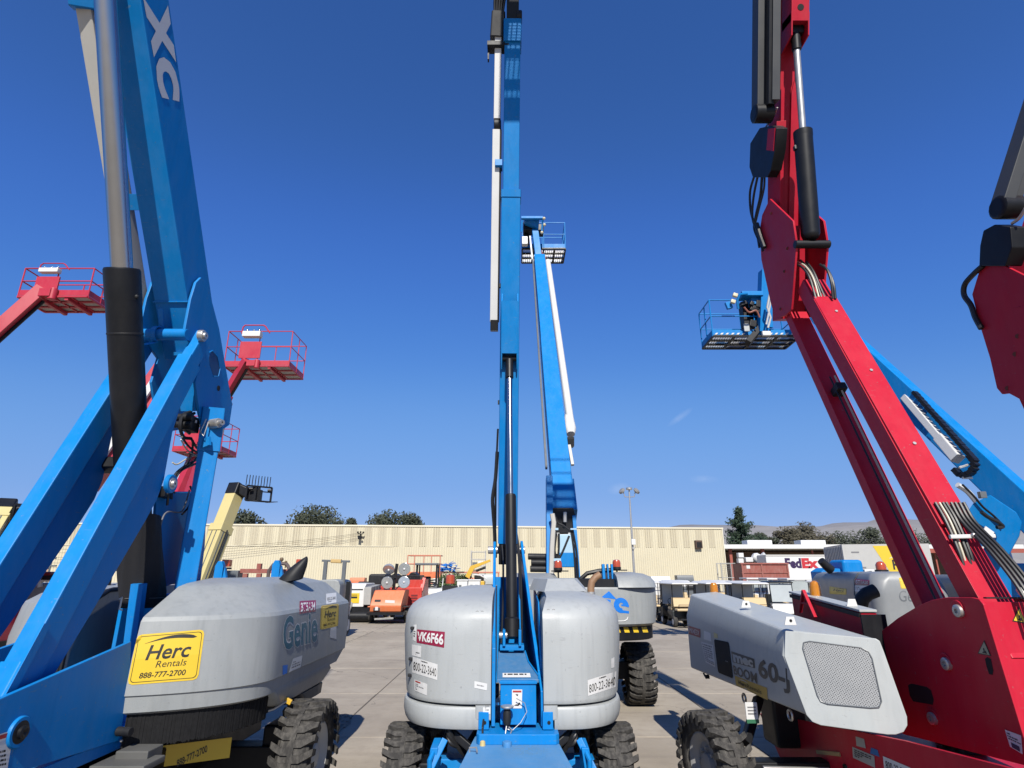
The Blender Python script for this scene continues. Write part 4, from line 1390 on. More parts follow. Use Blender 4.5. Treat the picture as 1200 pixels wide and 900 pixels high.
# ---- boom head, jib and platform above the picture
hb = MB()
hb.beam(bp(9.36), bp(9.66), .25, .34, (1, 0, 0), .08)
bh = hb.build('boom_head', BLUE, CL)
simple('head_link', BLACK, CL, lambda b: b.beam(bp(9.6), bp(10.7, .1), .17, .24, (1, 0, 0), .08))
simple('head_cover', BLACKM, CL, lambda b: b.beam(bp(9.46, -.0, -.22), bp(9.80, .0, -.20), .19, .24, (1, 0, 0), .15))
simple('tray_yoke', BLACKM, CL, lambda b: [b.box(bp(9.33, .06, -.20), (.30, .16, .07)), b.box(bp(9.24, .06, -.335), (.02, .06, .24))])
simple('head_pin', STEEL, bh, lambda b: [b.cyl(bp(10.15, .18, -.11), bp(10.15, .18, .12), .035)])
simple('head_roller', BLACKM, CL, lambda b: b.cyl(bp(9.74, .06, .05), bp(9.74, .06, .13), .09))
for k in range(5):
    hose(CL, [bp(9.75, .06, -.25 + .025 * k), bp(10.0, .10, -.25 + .035 * k), bp(10.35, .16, -.15 + .025 * k), bp(10.9, .2, -.08 + .015 * k)], .018)
JT = V((.5, 5.0, 10.95))
simple('jib', BLUE, CL, lambda b: b.beam(bp(10.7, .1), JT, .15, .18, (1, 0, 0), .08))
def platform_parts(P, c, w, d, hgt, mats, tilt=0.0, yaw=0.0, posts=4):
    fm, rm, gm = mats
    c = V(c)
    rz = M.Rotation(yaw, 3, 'Z')
    def q(x, y, z):
        return c + rz @ V((x * w / 2, y * d / 2, z))
    def floor(b):
        for y in (-1, -.33, .33, 1):
            b.beam(q(-1, y, 0), q(1, y, 0), .07, .05, rz @ V((0, 1, 0)), .1)
        for x in (-1, -.5, 0, .5, 1):
            b.beam(q(x, -1, 0), q(x, 1, 0), .05, .05, rz @ V((1, 0, 0)), .1)
    fo = simple('platform_frame', fm, P, floor)
    def grid(b):
        n, m = int(w / .07), int(d / .035)
        for i in range(n + 1):
            x = -1 + 2 * i / n
            b.beam(q(x, -1, .035), q(x, 1, .035), .018, .008, rz @ V((1, 0, 0)), .1)
        for i in range(m + 1):
            y = -1 + 2 * i / m
            b.beam(q(-1, y, .042), q(1, y, .042), .012, .006, rz @ V((0, 1, 0)), .1)
    gr = simple('floor_mesh', gm, P, grid, smooth=0)
    for sx in (0, 1):
        for s in (-1, 1):
            a, b_ = (q(-1, s, .12), q(1, s, .12)) if sx == 0 else (q(s, -1, .12), q(s, 1, .12))
            simple('toe_board', rm, P, lambda b: b.beam(a, b_, .012, .16, rz @ (V((0, 1, 0)) if sx == 0 else V((1, 0, 0))), .1))
    cs = [q(-1, -1, 0), q(1, -1, 0), q(1, 1, 0), q(-1, 1, 0)]
    up = V((0, 0, 1))
    for nm, z in (('top_rail', hgt), ('mid_rail', hgt * .55)):
        pts = [p.copy() + up * z for p in cs]
        simple(nm, rm, P, lambda b: b.tube(pts + [pts[0]], .019, 7))
    for p in cs + [q(0, -1, 0), q(0, 1, 0), q(-1, 0, 0), q(1, 0, 0)][:posts]:
        simple('post', rm, P, lambda b: b.tube([p, p + up * hgt], .019, 7))
    return q
platform_parts(CL, (.98, 4.4, 10.72), 1.9, 1.1, 1.1, (BLUE, BLUE, STEEL))
simple('platform_support', BLACK, CL, lambda b: b.box((.5, 4.98, 10.95), (.3, .14, .5)))
# ---- front of the turntable
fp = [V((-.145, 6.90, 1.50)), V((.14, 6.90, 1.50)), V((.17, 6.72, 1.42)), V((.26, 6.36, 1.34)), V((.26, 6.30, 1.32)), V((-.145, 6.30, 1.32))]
simple('slope_cover', mat('dulled_blue_paint', (.05, .19, .40), .6, var=.15, scale=4, dust=.12), CL, lambda b: b.prism(fp, (0, 0, -.03)), bevel=.004)  # dull blue, darkened to hold the shade of boom and ram
def sl_edge(b):
    b.tube([p + V((0, 0, .004)) for p in fp[1:5]], .008, 6)
simple('cover_edge', BLUE, CL, sl_edge)
ctl = simple('control_box', BLUE, CL, lambda b: b.box((.06, 6.42, 1.125), (.345, .30, .38)), bevel=.01)
simple('hinge_strip', BLUE, ctl, lambda b: b.box((.06, 6.262, 1.30), (.36, .02, .025)), bevel=.003)
simple('lower_beam', BLUE, CL, lambda b: b.prism([V((-.325, 6.5, .905)), V((-.325, 6.10, .905)), V((-.30, 6.06, .905)), V((.40, 6.06, .905)), V((.43, 6.10, .905)), V((.43, 6.5, .905))], (0, 0, -.085)), bevel=.008)
for x in (-.265, .335):
    lg = simple('cover_lug', BLUE, CL, lambda b: b.box((x, 6.27, .985), (.10, .14, .15)), bevel=.008)
    simple('lug_hole', HOLE, lg, lambda b: b.cyl((x + .01, 6.205, .97), (x + .01, 6.195, .97), .016, 12))
simple('round_stud', BLUEOLD, CL, lambda b: b.cyl((-.045, 6.02, .80), (-.045, 6.02, .86), .042), smooth=50)
# pull handle, bungee and plug
ph = simple('pull_knob', BLACKM, CL, lambda b: b.lathe((-.045, 6.16, .96), (-.045, 6.16, 1.10), [(0, .03), (.03, .038), (.10, .038), (.12, .03), (.14, .03)], 16))
simple('knob_cap', STEEL, ph, lambda b: b.lathe((-.045, 6.16, 1.10), (-.045, 6.16, 1.125), [(0, .055), (.01, .062), (.02, .06), (.025, .04)], 18))
simple('pull_wire', STEEL, ph, lambda b: b.tube([(-.04, 6.14, .93), (.0, 6.13, .92), (.08, 6.15, .98), (.14, 6.2, 1.06), (.12, 6.22, 1.13), (.04, 6.22, 1.17)], .004, 5))
simple('shackle', STEEL, ph, lambda b: b.tube([(-.05, 6.12, .96), (-.06, 6.1, .90), (-.02, 6.09, .89), (-.0, 6.11, .93), (-.03, 6.13, .95)], .007, 6))
hose(CL, [(-.265, 6.18, 1.0), (-.27, 6.13, .95), (-.268, 6.10, .90), (-.265, 6.07, .84)], .010, HOSE, 'plug_cord')
pg = simple('plug', CREAMWIRE, CL, lambda b: b.lathe((-.265, 6.04, .70), (-.265, 6.05, .86), [(0, .028), (.01, .036), (.09, .036), (.10, .028), (.15, .024), (.16, .012)], 14))
hose(CL, [(-.265, 6.04, .71), (-.27, 6.03, .66), (-.30, 6.02, .62), (-.40, 6.1, .60)], .010, HOSE, 'plug_cord')
# ---- chassis
def scuffed():
    m = mat('scuffed_blue_deck', (.075, .27, .55), .55, var=.14, scale=4, dust=.10, bump=.1)
    t = m.node_tree
    b = t.nodes['Principled BSDF']
    src = b.inputs['Base Color'].links[0].from_socket
    g = t.nodes.new('ShaderNodeNewGeometry')
    n = t.nodes.new('ShaderNodeTexNoise')
    n.inputs['Scale'].default_value = 38
    n.inputs['Detail'].default_value = 4
    n.inputs['Distortion'].default_value = 2.5
    t.links.new(g.outputs['Position'], n.inputs['Vector'])
    r = t.nodes.new('ShaderNodeMapRange')
    r.inputs[1].default_value, r.inputs[2].default_value = .52, .56
    t.links.new(n.outputs['Fac'], r.inputs[0])
    v = t.nodes.new('ShaderNodeVectorMath')
    v.operation = 'DISTANCE'
    v.inputs[1].default_value = (.12, 6.0, .82)
    t.links.new(g.outputs['Position'], v.inputs[0])
    r2_ = t.nodes.new('ShaderNodeMapRange')
    r2_.inputs[1].default_value, r2_.inputs[2].default_value, r2_.inputs[3].default_value, r2_.inputs[4].default_value = .12, .34, .85, 0
    t.links.new(v.outputs['Value'], r2_.inputs[0])
    mm = t.nodes.new('ShaderNodeMath')
    mm.operation = 'MULTIPLY'
    t.links.new(r.outputs[0], mm.inputs[0])
    t.links.new(r2_.outputs[0], mm.inputs[1])
    x = t.nodes.new('ShaderNodeMix')
    x.data_type = 'RGBA'
    x.inputs[7].default_value = (.10, .17, .22, 1)
    t.links.new(mm.outputs[0], x.inputs[0])
    t.links.new(src, x.inputs[6])
    t.links.new(x.outputs[2], b.inputs['Base Color'])
    return m
def deckf(b):
    b.prism([V((-.34, 6.46, .835)), V((.40, 6.46, .835)), V((.52, 5.2, .79)), V((-.46, 5.2, .79))], (0, 0, -.30))
cdk = simple('chassis_deck', scuffed(), CL, deckf, bevel=.012)
simple('deck_step', BLUEOLD, cdk, lambda b: b.prism([V((-.335, 6.50, .90)), V((.395, 6.50, .90)), V((.395, 6.30, .855)), V((-.335, 6.30, .855))], (0, 0, -.06)), bevel=.006)
simple('deck_handle', STEEL, cdk, lambda b: b.tube([(-.37, 5.86, .80), (-.37, 5.86, .85), (-.31, 5.84, .855), (-.30, 5.8, .83)], .008, 6))
simple('chassis', BLUE, CL, lambda b: [b.box((.03, 7.2, .56), (.8, 2.6, .30)), b.cyl((.03, 7.2, .72), (.03, 7.2, .86), .42, 32)], bevel=.01)
simple('axle', BLUE, CL, lambda b: b.box((0, 6.6, .50), (1.6, .22, .20)), bevel=.02)
simple('axle', BLUE, CL, lambda b: b.box((0, 8.75, .48), (1.6, .25, .22)), bevel=.02)
for s in (-1, 1):
    x = s * .68 - .02
    simple('axle_bracket', BLUE, CL, lambda b: b.prism([V((x - .035, 6.05, .80)), V((x + s * .05 - .035, 6.02, .42)), V((x + s * .02 - .035, 6.3, .40)), V((x - .035, 6.32, .82))], (.07, 0, 0)), bevel=.008)
    simple('steering_arm', BLACK, CL, lambda b: b.beam((s * .62, 6.4, .88), (s * .34, 6.3, .70), .07, .07, (0, 1, 0), .2))
    simple('steering_link', BLUE, CL, lambda b: b.beam((s * .62, 6.15, .84), (s * .80, 5.95, .50), .08, .06, (0, 1, 0), .2))
    simple('steering_ram', STEEL, CL, lambda b: b.cyl((s * .25, 5.98, .50), (s * .62, 5.95, .50), .03))
    simple('hub', BLACK, CL, lambda b: b.box((s * .80 - .02, 6.55, .44), (.14, .3, .3)), bevel=.03)
    for k in range(3):
        hose(CL, [(s * .36 + .02, 6.5, .86 - k * .03), (s * .44, 6.42, .74 - k * .04), (s * .52, 6.35, .74), (s * .60, 6.32, .80 + k * .05), (s * .62, 6.5, .95)], .02)
    simple('hose_guard', BLUE, CL, lambda b: b.tube([(s * .70 - .02, 6.0, .50), (s * .71 - .02, 5.98, .72), (s * .69 - .02, 6.05, .76)], .022, 7))
    wheel(CL, (s * 1.03 - .02, 6.74, .43), .43, .38, s)
    wheel(CL, (s * 1.03 - .02, 8.75, .43), .43, .38, s)
# ---- beacon behind the left cover
simple('beacon', REDLENS, CL, lambda b: b.lathe((-.87, 8.75, 2.16), (-.87, 8.75, 2.30), [(0, .065), (.07, .065), (.11, .06), (.12, .04)], 14))
simple('beacon_base', BLACKM, CL, lambda b: b.box((-.87, 8.75, 2.09), (.2, .2, .08)))
# ---- stickers
LH, RH = hoods[-1], hoods[1]
sticker(CL, ((489, 737.5), (521.5, 740.5), (520.5, 759), (488.5, 753)), LH, MAROON, [('VK6F66', PAPER, (.03, .16, .97, .86), {'bold': .035})], 'maroon unit number decal')
d, f = sticker(CL, ((484, 769.5), (513, 778.5), (512.5, 797), (483.5, 788)), LH, PAPER, [('800-22-3640', INK, (.04, .2, .96, .72), {'bold': -.004})], 'white number decal')
print_lines(f, d, (.34, .8, .62, .93), 1, INK, 8)
d, f = sticker(CL, ((483, 755), (494, 757), (493.5, 770.5), (483, 768)), LH, PAPER)
print_lines(f, d, (.45, .1, .85, .4), 2, INK, 9)
d, f = sticker(CL, ((485, 732), (488.6, 732), (487.6, 752), (484, 750)), LH, PAPER)
print_lines(f, d, (.2, .2, .8, .6), 3, INK, 4)
d, f = sticker(CL, ((556, 798), (571, 801), (570.5, 809), (556, 806)), LH, PAPER)
print_lines(f, d, (.2, .3, .8, .6), 1, FAINT, 11)
d, f = sticker(CL, ((566, 821.5), (575, 821.5), (574.5, 836.5), (566, 836.5)), LH.children[1] if LH.children[1].name.startswith('cover_flange') else LH.children[0], PAPER)
print_lines(f, d, (.3, .2, .8, .7), 3, FAINT, 12)
d, f = sticker(CL, ((688.5, 797), (722, 786.5), (721, 805), (689, 815.5)), RH, PAPER, [('800-22-3640', INK, (.04, .18, .97, .7), {'bold': -.004})], 'white number decal')
print_lines(f, d, (.4, .8, .66, .93), 1, INK, 8)
d, f = sticker(CL, ((716, 772), (719.6, 770), (719.6, 782), (716, 783)), RH, PAPER)
d, f = sticker(CL, ((600, 808), (612, 808), (611.5, 830), (600, 830)), ctl, PAPER, label='white safety decal with a red band')
f.put(rect_shape(), MATS['red_print'], d, 'red_band', (.08, .86, .92, .95), .006)
f.put(fan([(.5, .5), (.2, .8), (.38, .62), (.42, .84), (.55, .70), (.68, .82), (.66, .58), (.56, .48)]), INK, d, 'pictogram', (.2, .52, .8, .84), .006)
f.put(fan([(0, .1), (.35, .4), (.5, .2), (.8, .9), (1, .6), (.7, 0)]), INK, d, 'pictogram', (.2, .14, .85, .36), .006)
d, f = sticker(CL, ((589, 789), (621, 789), (622, 794), (589, 794)), [o for o in CL.children if o.name.startswith('slope_cover')][0], PAPER)
print_lines(f, d, (.06, .25, .94, .8), 1, INK, 14)

for px, py in ((484.5, 736), (482.5, 772), (481.5, 791)):
    h = Face(((px - 2, py - 2), (px + 2, py - 2), (px + 2, py + 2), (px - 2, py + 2)), LH)
    p = h.at(.5, .5, .006)
    simple('cover_latch', BLACKM, LH, lambda b: b.box(p, (.05, .035, .028)), bevel=.005)

d, f = sticker(CL, ((486, 796), (501, 801.5), (500.5, 815), (486, 809)), LH, PAPER, label='white safety decal with red marks')
f.put(rect_shape(), MATS['red_print'], d, 'red_band', (.08, .84, .5, .94), .006)
print_lines(f, d, (.1, .1, .9, .7), 4, FAINT, 44)
# ================================================================== the red boom lift at the right
RL = thing('boom_lift', 'red boom lift with a pale sheet metal cover, perforated end panel and dark printed lettering', 'boom lift', (3.6, 6.8, 0))
RX, RX2 = 3.82, 4.10                       # faces of the riser
# ---- tower: two side plates and the front plate between
tw = [(1018, 752), (1028, 743), (1052, 724), (1077, 709), (1092, 703), (1109, 700), (1138, 700), (1147, 702), (1152, 708), (1199, 862), (1212, 900), (1200, 897), (1130, 879), (1060, 861), (1035, 850)]
TX = 3.72
TP = [ax(x, y, TX) for x, y in tw]
plate_ = simple('tower_plate', RED, RL, lambda b: b.prism(TP, (.03, 0, 0)), bevel=.008)
simple('tower_plate', RED, RL, lambda b: b.prism([p + V((.50, 0, 0)) for p in TP], (.03, 0, 0)), bevel=.008)
f0, f1, f2 = ax(1150, 704, TX), ax(1199, 862, TX), ax(1222, 935, TX)
def front(b):
    q = [f0 + V((.02, .012, -.01)), f0 + V((.51, .012, -.01)), f1 + V((.51, .012, 0)), f2 + V((.51, .012, 0)), f2 + V((.02, .012, 0)), f1 + V((.02, .012, 0))]
    b.prism(q, (0, .03, 0))
fr_ = simple('front_plate', RED, RL, front, bevel=.004)
simple('front_slot', HOLE, fr_, lambda b: b.prism([ax(x, y, TX + .0) + V((.14, -.004, 0)) for x, y in ((1180, 800), (1181, 798), (1183, 816), (1181, 815))], (.03, 0, 0)))
simple('top_strip', BLACKM, RL, lambda b: b.beam(f0 + V((.06, .035, .02)), f0 + V((.5, .035, .02)), .012, .035, (0, 0, 1), .1))
for x, y in ((1125, 716), (1111, 778), (1094.5, 842)):
    c = ax(x, y, TX)
    bo = simple('pin_boss', RED, RL, lambda b: b.lathe(c + V((.01, .02, .012)), c + V((-.012, .02, .012)), [(0, .075), (.018, .072), (.022, .06)], 20))
    simple('pin_end', STEEL, bo, lambda b: b.lathe(c + V((.0, 0, 0)), c + V((-.035, 0, 0)), [(0, .052), (.03, .05), (.036, .042), (.036, .02), (.02, .018), (.02, .001)], 18, True, False))
op = [(1064, 803), (1068, 801), (1086, 805), (1091, 809), (1094, 820), (1093, 826), (1070, 822), (1066, 815)]
simple('plate_opening', HOLE, RL, lambda b: b.prism([ax(x, y, TX - .002) for x, y in op], (.01, 0, 0)))
op = [(1154, 772), (1157, 770), (1161, 772), (1164, 786), (1163, 791), (1159, 790), (1156, 781)]
simple('plate_opening', HOLE, RL, lambda b: b.prism([ax(x, y, TX - .002) for x, y in op], (.01, 0, 0)))
# ---- riser: two paired links
e0, e1 = ax(955, 350, RX), ax(1150, 702, RX)
rd = (e0 - e1).normalized()
rn = V((0, rd.z, -rd.y))                   # into the link, away from the lit front face
m0, m1 = V(((RX + RX2) / 2, e0.y, e0.z)), V(((RX + RX2) / 2, e1.y, e1.z))
lk_ = simple('riser_link', RED, RL, lambda b: b.beam(m1 - rd * .45 + rn * .125, m0 + rd * .42 + rn * .125, RX2 - RX, .215, (1, 0, 0), .07))
pe = ax(1104, 614, RX)
pm = V((m0.x, pe.y, pe.z))
simple('cover_plate', RED, lk_, lambda b: b.beam(pm + rn * .012, m0 + rd * .04 + rn * .012, RX2 - RX + .006, .03, (1, 0, 0), .2))
simple('plate_flange', RED, lk_, lambda b: b.beam(V((RX - .006, e1.y, e1.z)) + rn * .03, V((RX - .006, e0.y, e0.z)) + rn * .03, .016, .05, (1, 0, 0), .3))
for t in (.08, .40, .72):
    p = m0.lerp(pm, t + .0) + V((.03, 0, 0))
    simple('plate_bolt', STEEL, lk_, lambda b: b.cyl(p - rn * .004, p - rn * .016, .018, 8))
g0, g1 = ax(932, 390, RX + .02), ax(1027, 600, RX + .02)
gd = (g0 - g1).normalized()
g0 = V((m0.x, g0.y, g0.z))
g1 = V((m0.x, g1.y, g1.z))
simple('rear_link', RED, RL, lambda b: b.beam(g1 - gd * 1.6, g0 + gd * .35, RX2 - RX - .03, .135, (1, 0, 0), .07))
simple('link_spacer', BLACKM, RL, lambda b: b.beam(g0.lerp(g1, .42) + rn * -.06, g0.lerp(g1, .42) + rn * -.22, .12, .10, (1, 0, 0), .1))
for k in range(2):
    hose(RL, [g0.lerp(g1, t) + V((-.05 + .05 * k, 0, 0)) - rn * (.16 + .02 * k) for t in (.35, .6, .9, 1.2, 1.5)], .011, HOSEW if k else HOSE)
# ---- elbow plates
el = [(902, 233), (929, 259), (933, 287), (928, 353), (927, 363), (921, 369), (914, 372), (907, 369), (903, 355), (892, 304), (890, 270), (893, 252)]
EP = [ax(x, y, RX - .06) for x, y in el]
ep = simple('elbow_plate', RED, RL, lambda b: b.prism(EP, (.03, 0, 0)), bevel=.006)
simple('elbow_plate', RED, RL, lambda b: b.prism([p + V((.41, 0, 0)) for p in EP], (.03, 0, 0)), bevel=.006)
for x, y in ((904, 250), (923, 291), (919.5, 318), (915, 362)):
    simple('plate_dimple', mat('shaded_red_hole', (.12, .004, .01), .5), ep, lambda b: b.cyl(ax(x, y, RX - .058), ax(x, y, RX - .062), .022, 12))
simple('elbow_box', RED, RL, lambda b: b.beam(V((m0.x, 7.75, 5.75)), V((m0.x, 7.35, 7.0)), .34, .30, (1, 0, 0), .06))
# ---- upper boom
BF = V((0, 7.55, 6.52))                    # on its front face
ub = V((0, -.325, .9457))
un = V((0, .9457, .325))
mx_ = 3.98
bo_ = simple('upper_boom', RED, RL, lambda b: b.beam(V((mx_, BF.y, BF.z)) - ub * .2 + un * .2, V((mx_, BF.y, BF.z)) + ub * 7.5 + un * .2, .28, .40, (1, 0, 0), .05))
simple('boom_rib', RED, bo_, lambda b: b.beam(V((mx_ - .115, BF.y, BF.z)) + ub * .5 - un * .012, V((mx_ - .115, BF.y, BF.z)) + ub * 2.5 - un * .012, .05, .03, (1, 0, 0), .3))
simple('boom_rib', RED, bo_, lambda b: b.prism([V((mx_ + dx, BF.y, BF.z)) + ub * t - un * .004 for dx, t in ((-.015, .4), (.11, .4), (.11, 2.45), (.05, 2.62), (.01, 2.45))], -un * .02))
nb0, nb1 = V((mx_ - .01, BF.y, BF.z)) + ub * 3.12 - un * .16, V((mx_ - .01, BF.y, BF.z)) + ub * 5.5 - un * .16
nose = simple('ram_housing', RED, RL, lambda b: b.beam(nb0 + ub * .18, nb1, .25, .30, (1, 0, 0), .06))
def cheek(b):
    for s in (-1, 1):
        b.prism([nb0 + V((s * .115 - .01, 0, 0)) + ub * t + un * o for t, o in ((-.12, .16), (-.02, -.15), (.3, -.15), (.3, .16))], (.02, 0, 0))
simple('housing_cheek', RED, nose, cheek, bevel=.004)
hc = nb0 + ub * .36 - un * .151
simple('housing_hole', HOLE, nose, lambda b: b.cyl(hc, hc - un * .003, .045, 20))
simple('cable_clip', RED, bo_, lambda b: b.beam(V((mx_ - .20, BF.y, BF.z)) + ub * 1.98 - un * .02, V((mx_ - .08, BF.y, BF.z)) + ub * 1.98 - un * .05, .12, .04, ub, .1))
# ram
a0, a2 = V((mx_ - .01, 6.87, 6.45)), nb0 + ub * .12
da_ = (a2 - a0).normalized()
a1 = a0 + da_ * 1.62
bb = MB()
bb.lathe(a0 + da_ * .06, a1, [(0, .06), (.03, .10), (.08, .118), (1.46, .118), (1.47, .122), (1.55, .122), (1.56, .10)], 30)
ba = bb.build('ram_barrel', BLACK, RL)
simple('ram_rod', STEEL, ba, lambda b: b.cyl(a1 - da_ * .1, a2 - da_ * .25, .045, 22))
simple('rod_eye', BLACK, ba, lambda b: [b.cyl(a2 - da_ * .30, a2, .062, 16), b.beam(a2 + V((-.09, 0, 0)), a2 + V((.09, 0, 0)), .12, .12, da_, .2)])
simple('cross_pin', BLACK, RL, lambda b: b.cyl(a0 + V((-.22, 0, 0)), a0 + V((.24, 0, 0)), .055, 18))
simple('barrel_boss', BLACK, ba, lambda b: b.box(a1 - da_ * .25 + V((-.115, 0, 0)), (.05, .06, .07)), bevel=.01)
# cable trays at its left
def trayline(px, w, dep, mm, nm, y0, y1, off=0):
    A, B = ax(px, y0, 3.60 + off), ax(px, y1, 3.60 + off)
    A2 = V((A.x, A.y, A.z))
    B2 = A2 + ub * ((B - A).length + 3.0)
    return simple(nm, mm, RL, lambda b: b.beam(A2, B2, w, dep, (1, 0, 0), .08))
TG = mat('dark_grey_metal', (.055, .058, .062), .5, var=.1)
trayline(890, .15, .22, TG, 'cable_tray', 136, 0, -.04)
trayline(899, .07, .26, BLACK, 'tray_channel', 126, 0, .02)
trayline(906, .11, .20, TG, 'inner_tray', 120, 0, .08)
t0_ = ax(892, 132, 3.56)
simple('tray_end', BLACK, RL, lambda b: [b.lathe(t0_ + V((-.12, 0, -.02)), t0_ + V((.16, 0, -.02)), [(0, .10), (.02, .13), (.26, .13), (.28, .10)], 14)])
gp_ = [(890, 150), (904, 147), (910, 150), (908, 175), (903, 200), (899, 208), (882, 208), (878, 196), (879, 168)]
simple('hose_guard', BLACK, RL, lambda b: b.prism([ax(x, y, 3.70) for x, y in gp_], (.16, 0, 0)), bevel=.01)
simple('guard_bracket', RED, RL, lambda b: b.prism([ax(x, y, 3.69) for x, y in ((900, 151), (908, 150), (906, 177), (898, 176))], (.012, 0, 0)))
for path, r in ((((884, 206), (879, 225), (880, 248), (886, 268), (890, 290)), .018), (((888, 206), (883, 232), (882, 256), (889, 275), (894, 294)), .018), (((893, 206), (891, 230), (886, 252), (884, 268), (891, 285)), .02), (((896, 206), (895, 222), (889, 246), (885, 262)), .015), (((887, 262), (891, 276), (896, 290)), .03)):
    hose(RL, [ax(x, y, 3.72) for x, y in path], r)
for path in (((907, 126), (904, 136), (899, 146)), ((911, 126), (906, 138), (897, 149))):
    hose(RL, [ax(x, y, 3.78) for x, y in path], .012, STEEL)
# hoses over the elbow and inside the riser
for k, (path, mm) in enumerate(((((932, 309), (941, 314), (949, 326), (956, 350)), HOSE), (((934, 307), (944, 312), (953, 326), (960, 350)), HOSEW), (((938, 305), (948, 315), (956, 330), (963, 350)), HOSE), (((945, 307), (953, 318), (960, 334), (967, 350)), HOSE), (((961, 310), (969, 316), (974, 330), (976, 350)), HOSE), (((965, 311), (972, 320), (977, 334), (979, 350)), HOSE))):
    hose(RL, [ax(x, y, 3.84 + .045 * k) for x, y in path], .016 if mm is HOSE else .011, mm)
for k, (px0, py0, px1, py1, mm) in enumerate(((1109, 612, 1138, 690, HOSE), (1114, 612, 1141, 692, HOSEW), (1118, 612, 1146, 688, HOSE), (1122, 612, 1150, 690, HOSE), (1128, 612, 1190, 684, HOSE), (1133, 612, 1196, 684, HOSE), (1138, 612, 1202, 684, HOSE), (1143, 612, 1208, 685, HOSE))):
    x = 3.85 + .033 * k
    P0, P1 = ax(px0, py0, x), ax(px1, py1, x)
    Pm = P0.lerp(P1, .5) - rn * .02
    hose(RL, [P0 + rd * .2, P0, Pm, P1, P1 - rd * .3], .0145 if mm is HOSE else .010, mm)
cb0, cb1 = ax(1111, 631, 3.80), ax(1163, 630, 4.16)
simple('hose_clamp', WHITE, RL, lambda b: b.beam(cb0 - rn * .03, cb1 - rn * .03, .035, .03, (0, 0, 1), .3))
simple('clamp_bolt', STEEL, RL, lambda b: b.ball(cb0.lerp(cb1, .5) - rn * .05, .022))
simple('hose_fitting', STEEL, RL, lambda b: [b.cyl(ax(1138, 690, 3.86), ax(1143, 702, 3.86), .028), b.cyl(ax(1194, 690, 4.0), ax(1200, 698, 4.0), .025)])
simple('cable_tie', BLACKM, RL, lambda b: b.tube([ax(1131, 673, 3.82), ax(1141, 676, 3.9)], .008, 5))
wt = ax(1157, 625, 4.12)
simple('white_tag', PAPER, RL, lambda b: [b.box(wt, (.08, .01, .09), M.Rotation(R(40), 3, 'Y'))])
# ---- the near cover
Bf, Ff, Tf = ay(809, 783, 8.85), ay(804, 721, 8.95), ay(809, 696, 8.95)
Bn, Fn, Tn = ay(946, 839, 5.95), ay(918, 769, 6.05), ay(920, 738, 6.10)
Rf, Rn = ay(840, 693, 8.98), ay(1030, 749, 5.75)
Qf, Qn = V((Rf.x + .05, 8.9, 1.1)), ay(1058, 856, 5.62)
hb_ = MB()
hb_.loft([[Bf, Ff, Tf, Rf, Qf], [Bn, Fn, Tn, Rn, Qn]])
mh = hb_.build('engine_cover', GREYM, RL, bevel=.03, seg=3, tri=True, smooth=16)
# end panel: one plate with round corners
pn = (Rn - Tn).cross(Bn - Tn).normalized()
if pn.dot(Tn - EYEV) > 0:
    pn = -pn
pc = Tn + pn * .035
def on_panel(px, py, o=0.0):
    r = ray(px, py)
    return EYEV + r * ((pc - EYEV).dot(pn) / r.dot(pn)) + pn * o
pan = [(920, 739), (1026, 748), (1031, 751), (1036, 764), (1063, 840), (1063.5, 850), (1059, 858), (1050, 861), (1040, 861), (962, 850), (952, 846), (945, 838), (919, 769)]
panel = simple('end_panel', GREYM, RL, lambda b: b.prism([on_panel(*q) for q in pan], -pn * .06), bevel=.008)
def perforated():
    m = mat('perforated_metal', (.36, .37, .37), .5, var=.12, scale=5)
    t = m.node_tree
    b = t.nodes['Principled BSDF']
    src = b.inputs['Base Color'].links[0].from_socket
    tcn = t.nodes.new('ShaderNodeTexCoord')
    v = t.nodes.new('ShaderNodeTexVoronoi')
    v.inputs['Scale'].default_value = 78
    v.inputs['Randomness'].default_value = 0.0
    mp = t.nodes.new('ShaderNodeMapping')
    mp.inputs['Rotation'].default_value = (0, R(45), R(-28))
    t.links.new(tcn.outputs['Object'], mp.inputs[0])
    t.links.new(mp.outputs[0], v.inputs['Vector'])
    r = t.nodes.new('ShaderNodeMapRange')
    r.inputs[1].default_value, r.inputs[2].default_value, r.inputs[3].default_value, r.inputs[4].default_value = .33, .42, 1, 0
    t.links.new(v.outputs['Distance'], r.inputs[0])
    x = t.nodes.new('ShaderNodeMix')
    x.data_type = 'RGBA'
    x.inputs[7].default_value = (.02, .02, .022, 1)
    t.links.new(r.outputs[0], x.inputs[0])
    t.links.new(src, x.inputs[6])
    t.links.new(x.outputs[2], b.inputs['Base Color'])
    return m
gm_ = [(942, 753), (949, 751.5), (1009, 759), (1018, 764), (1022, 772), (1033, 822), (1030, 829), (1020, 829.5), (970, 825), (962, 822), (958, 815), (941, 760)]
gr_ = simple('grille', perforated(), panel, lambda b: b.prism([on_panel(x, y, .004) for x, y in gm_], -pn * .003), smooth=0)
def rim(b):
    q = [on_panel(x, y, .006) for x, y in gm_]
    b.tube(q + [q[0]], .006, 5)
simple('grille_rim', GREYD, panel, rim)
for x, y in ((874, 709), (926, 729)):
    p = ay(x, y + 1, 8.95 + (6.1 - 8.95) * (x - 809) / 111 * .98)
    tab = simple('lifting_tab', WHITE, RL, lambda b: b.prism([p + V((dx, 0, dz)) for dx, dz in ((-.055, -.02), (.06, -.02), (.045, .055), (-.03, .055))], (0, .015, 0)), bevel=.004)
    simple('tab_hole', HOLE, tab, lambda b: b.cyl(p + V((.008, -.001, .02)), p + V((.008, -.003, .02)), .014, 10))
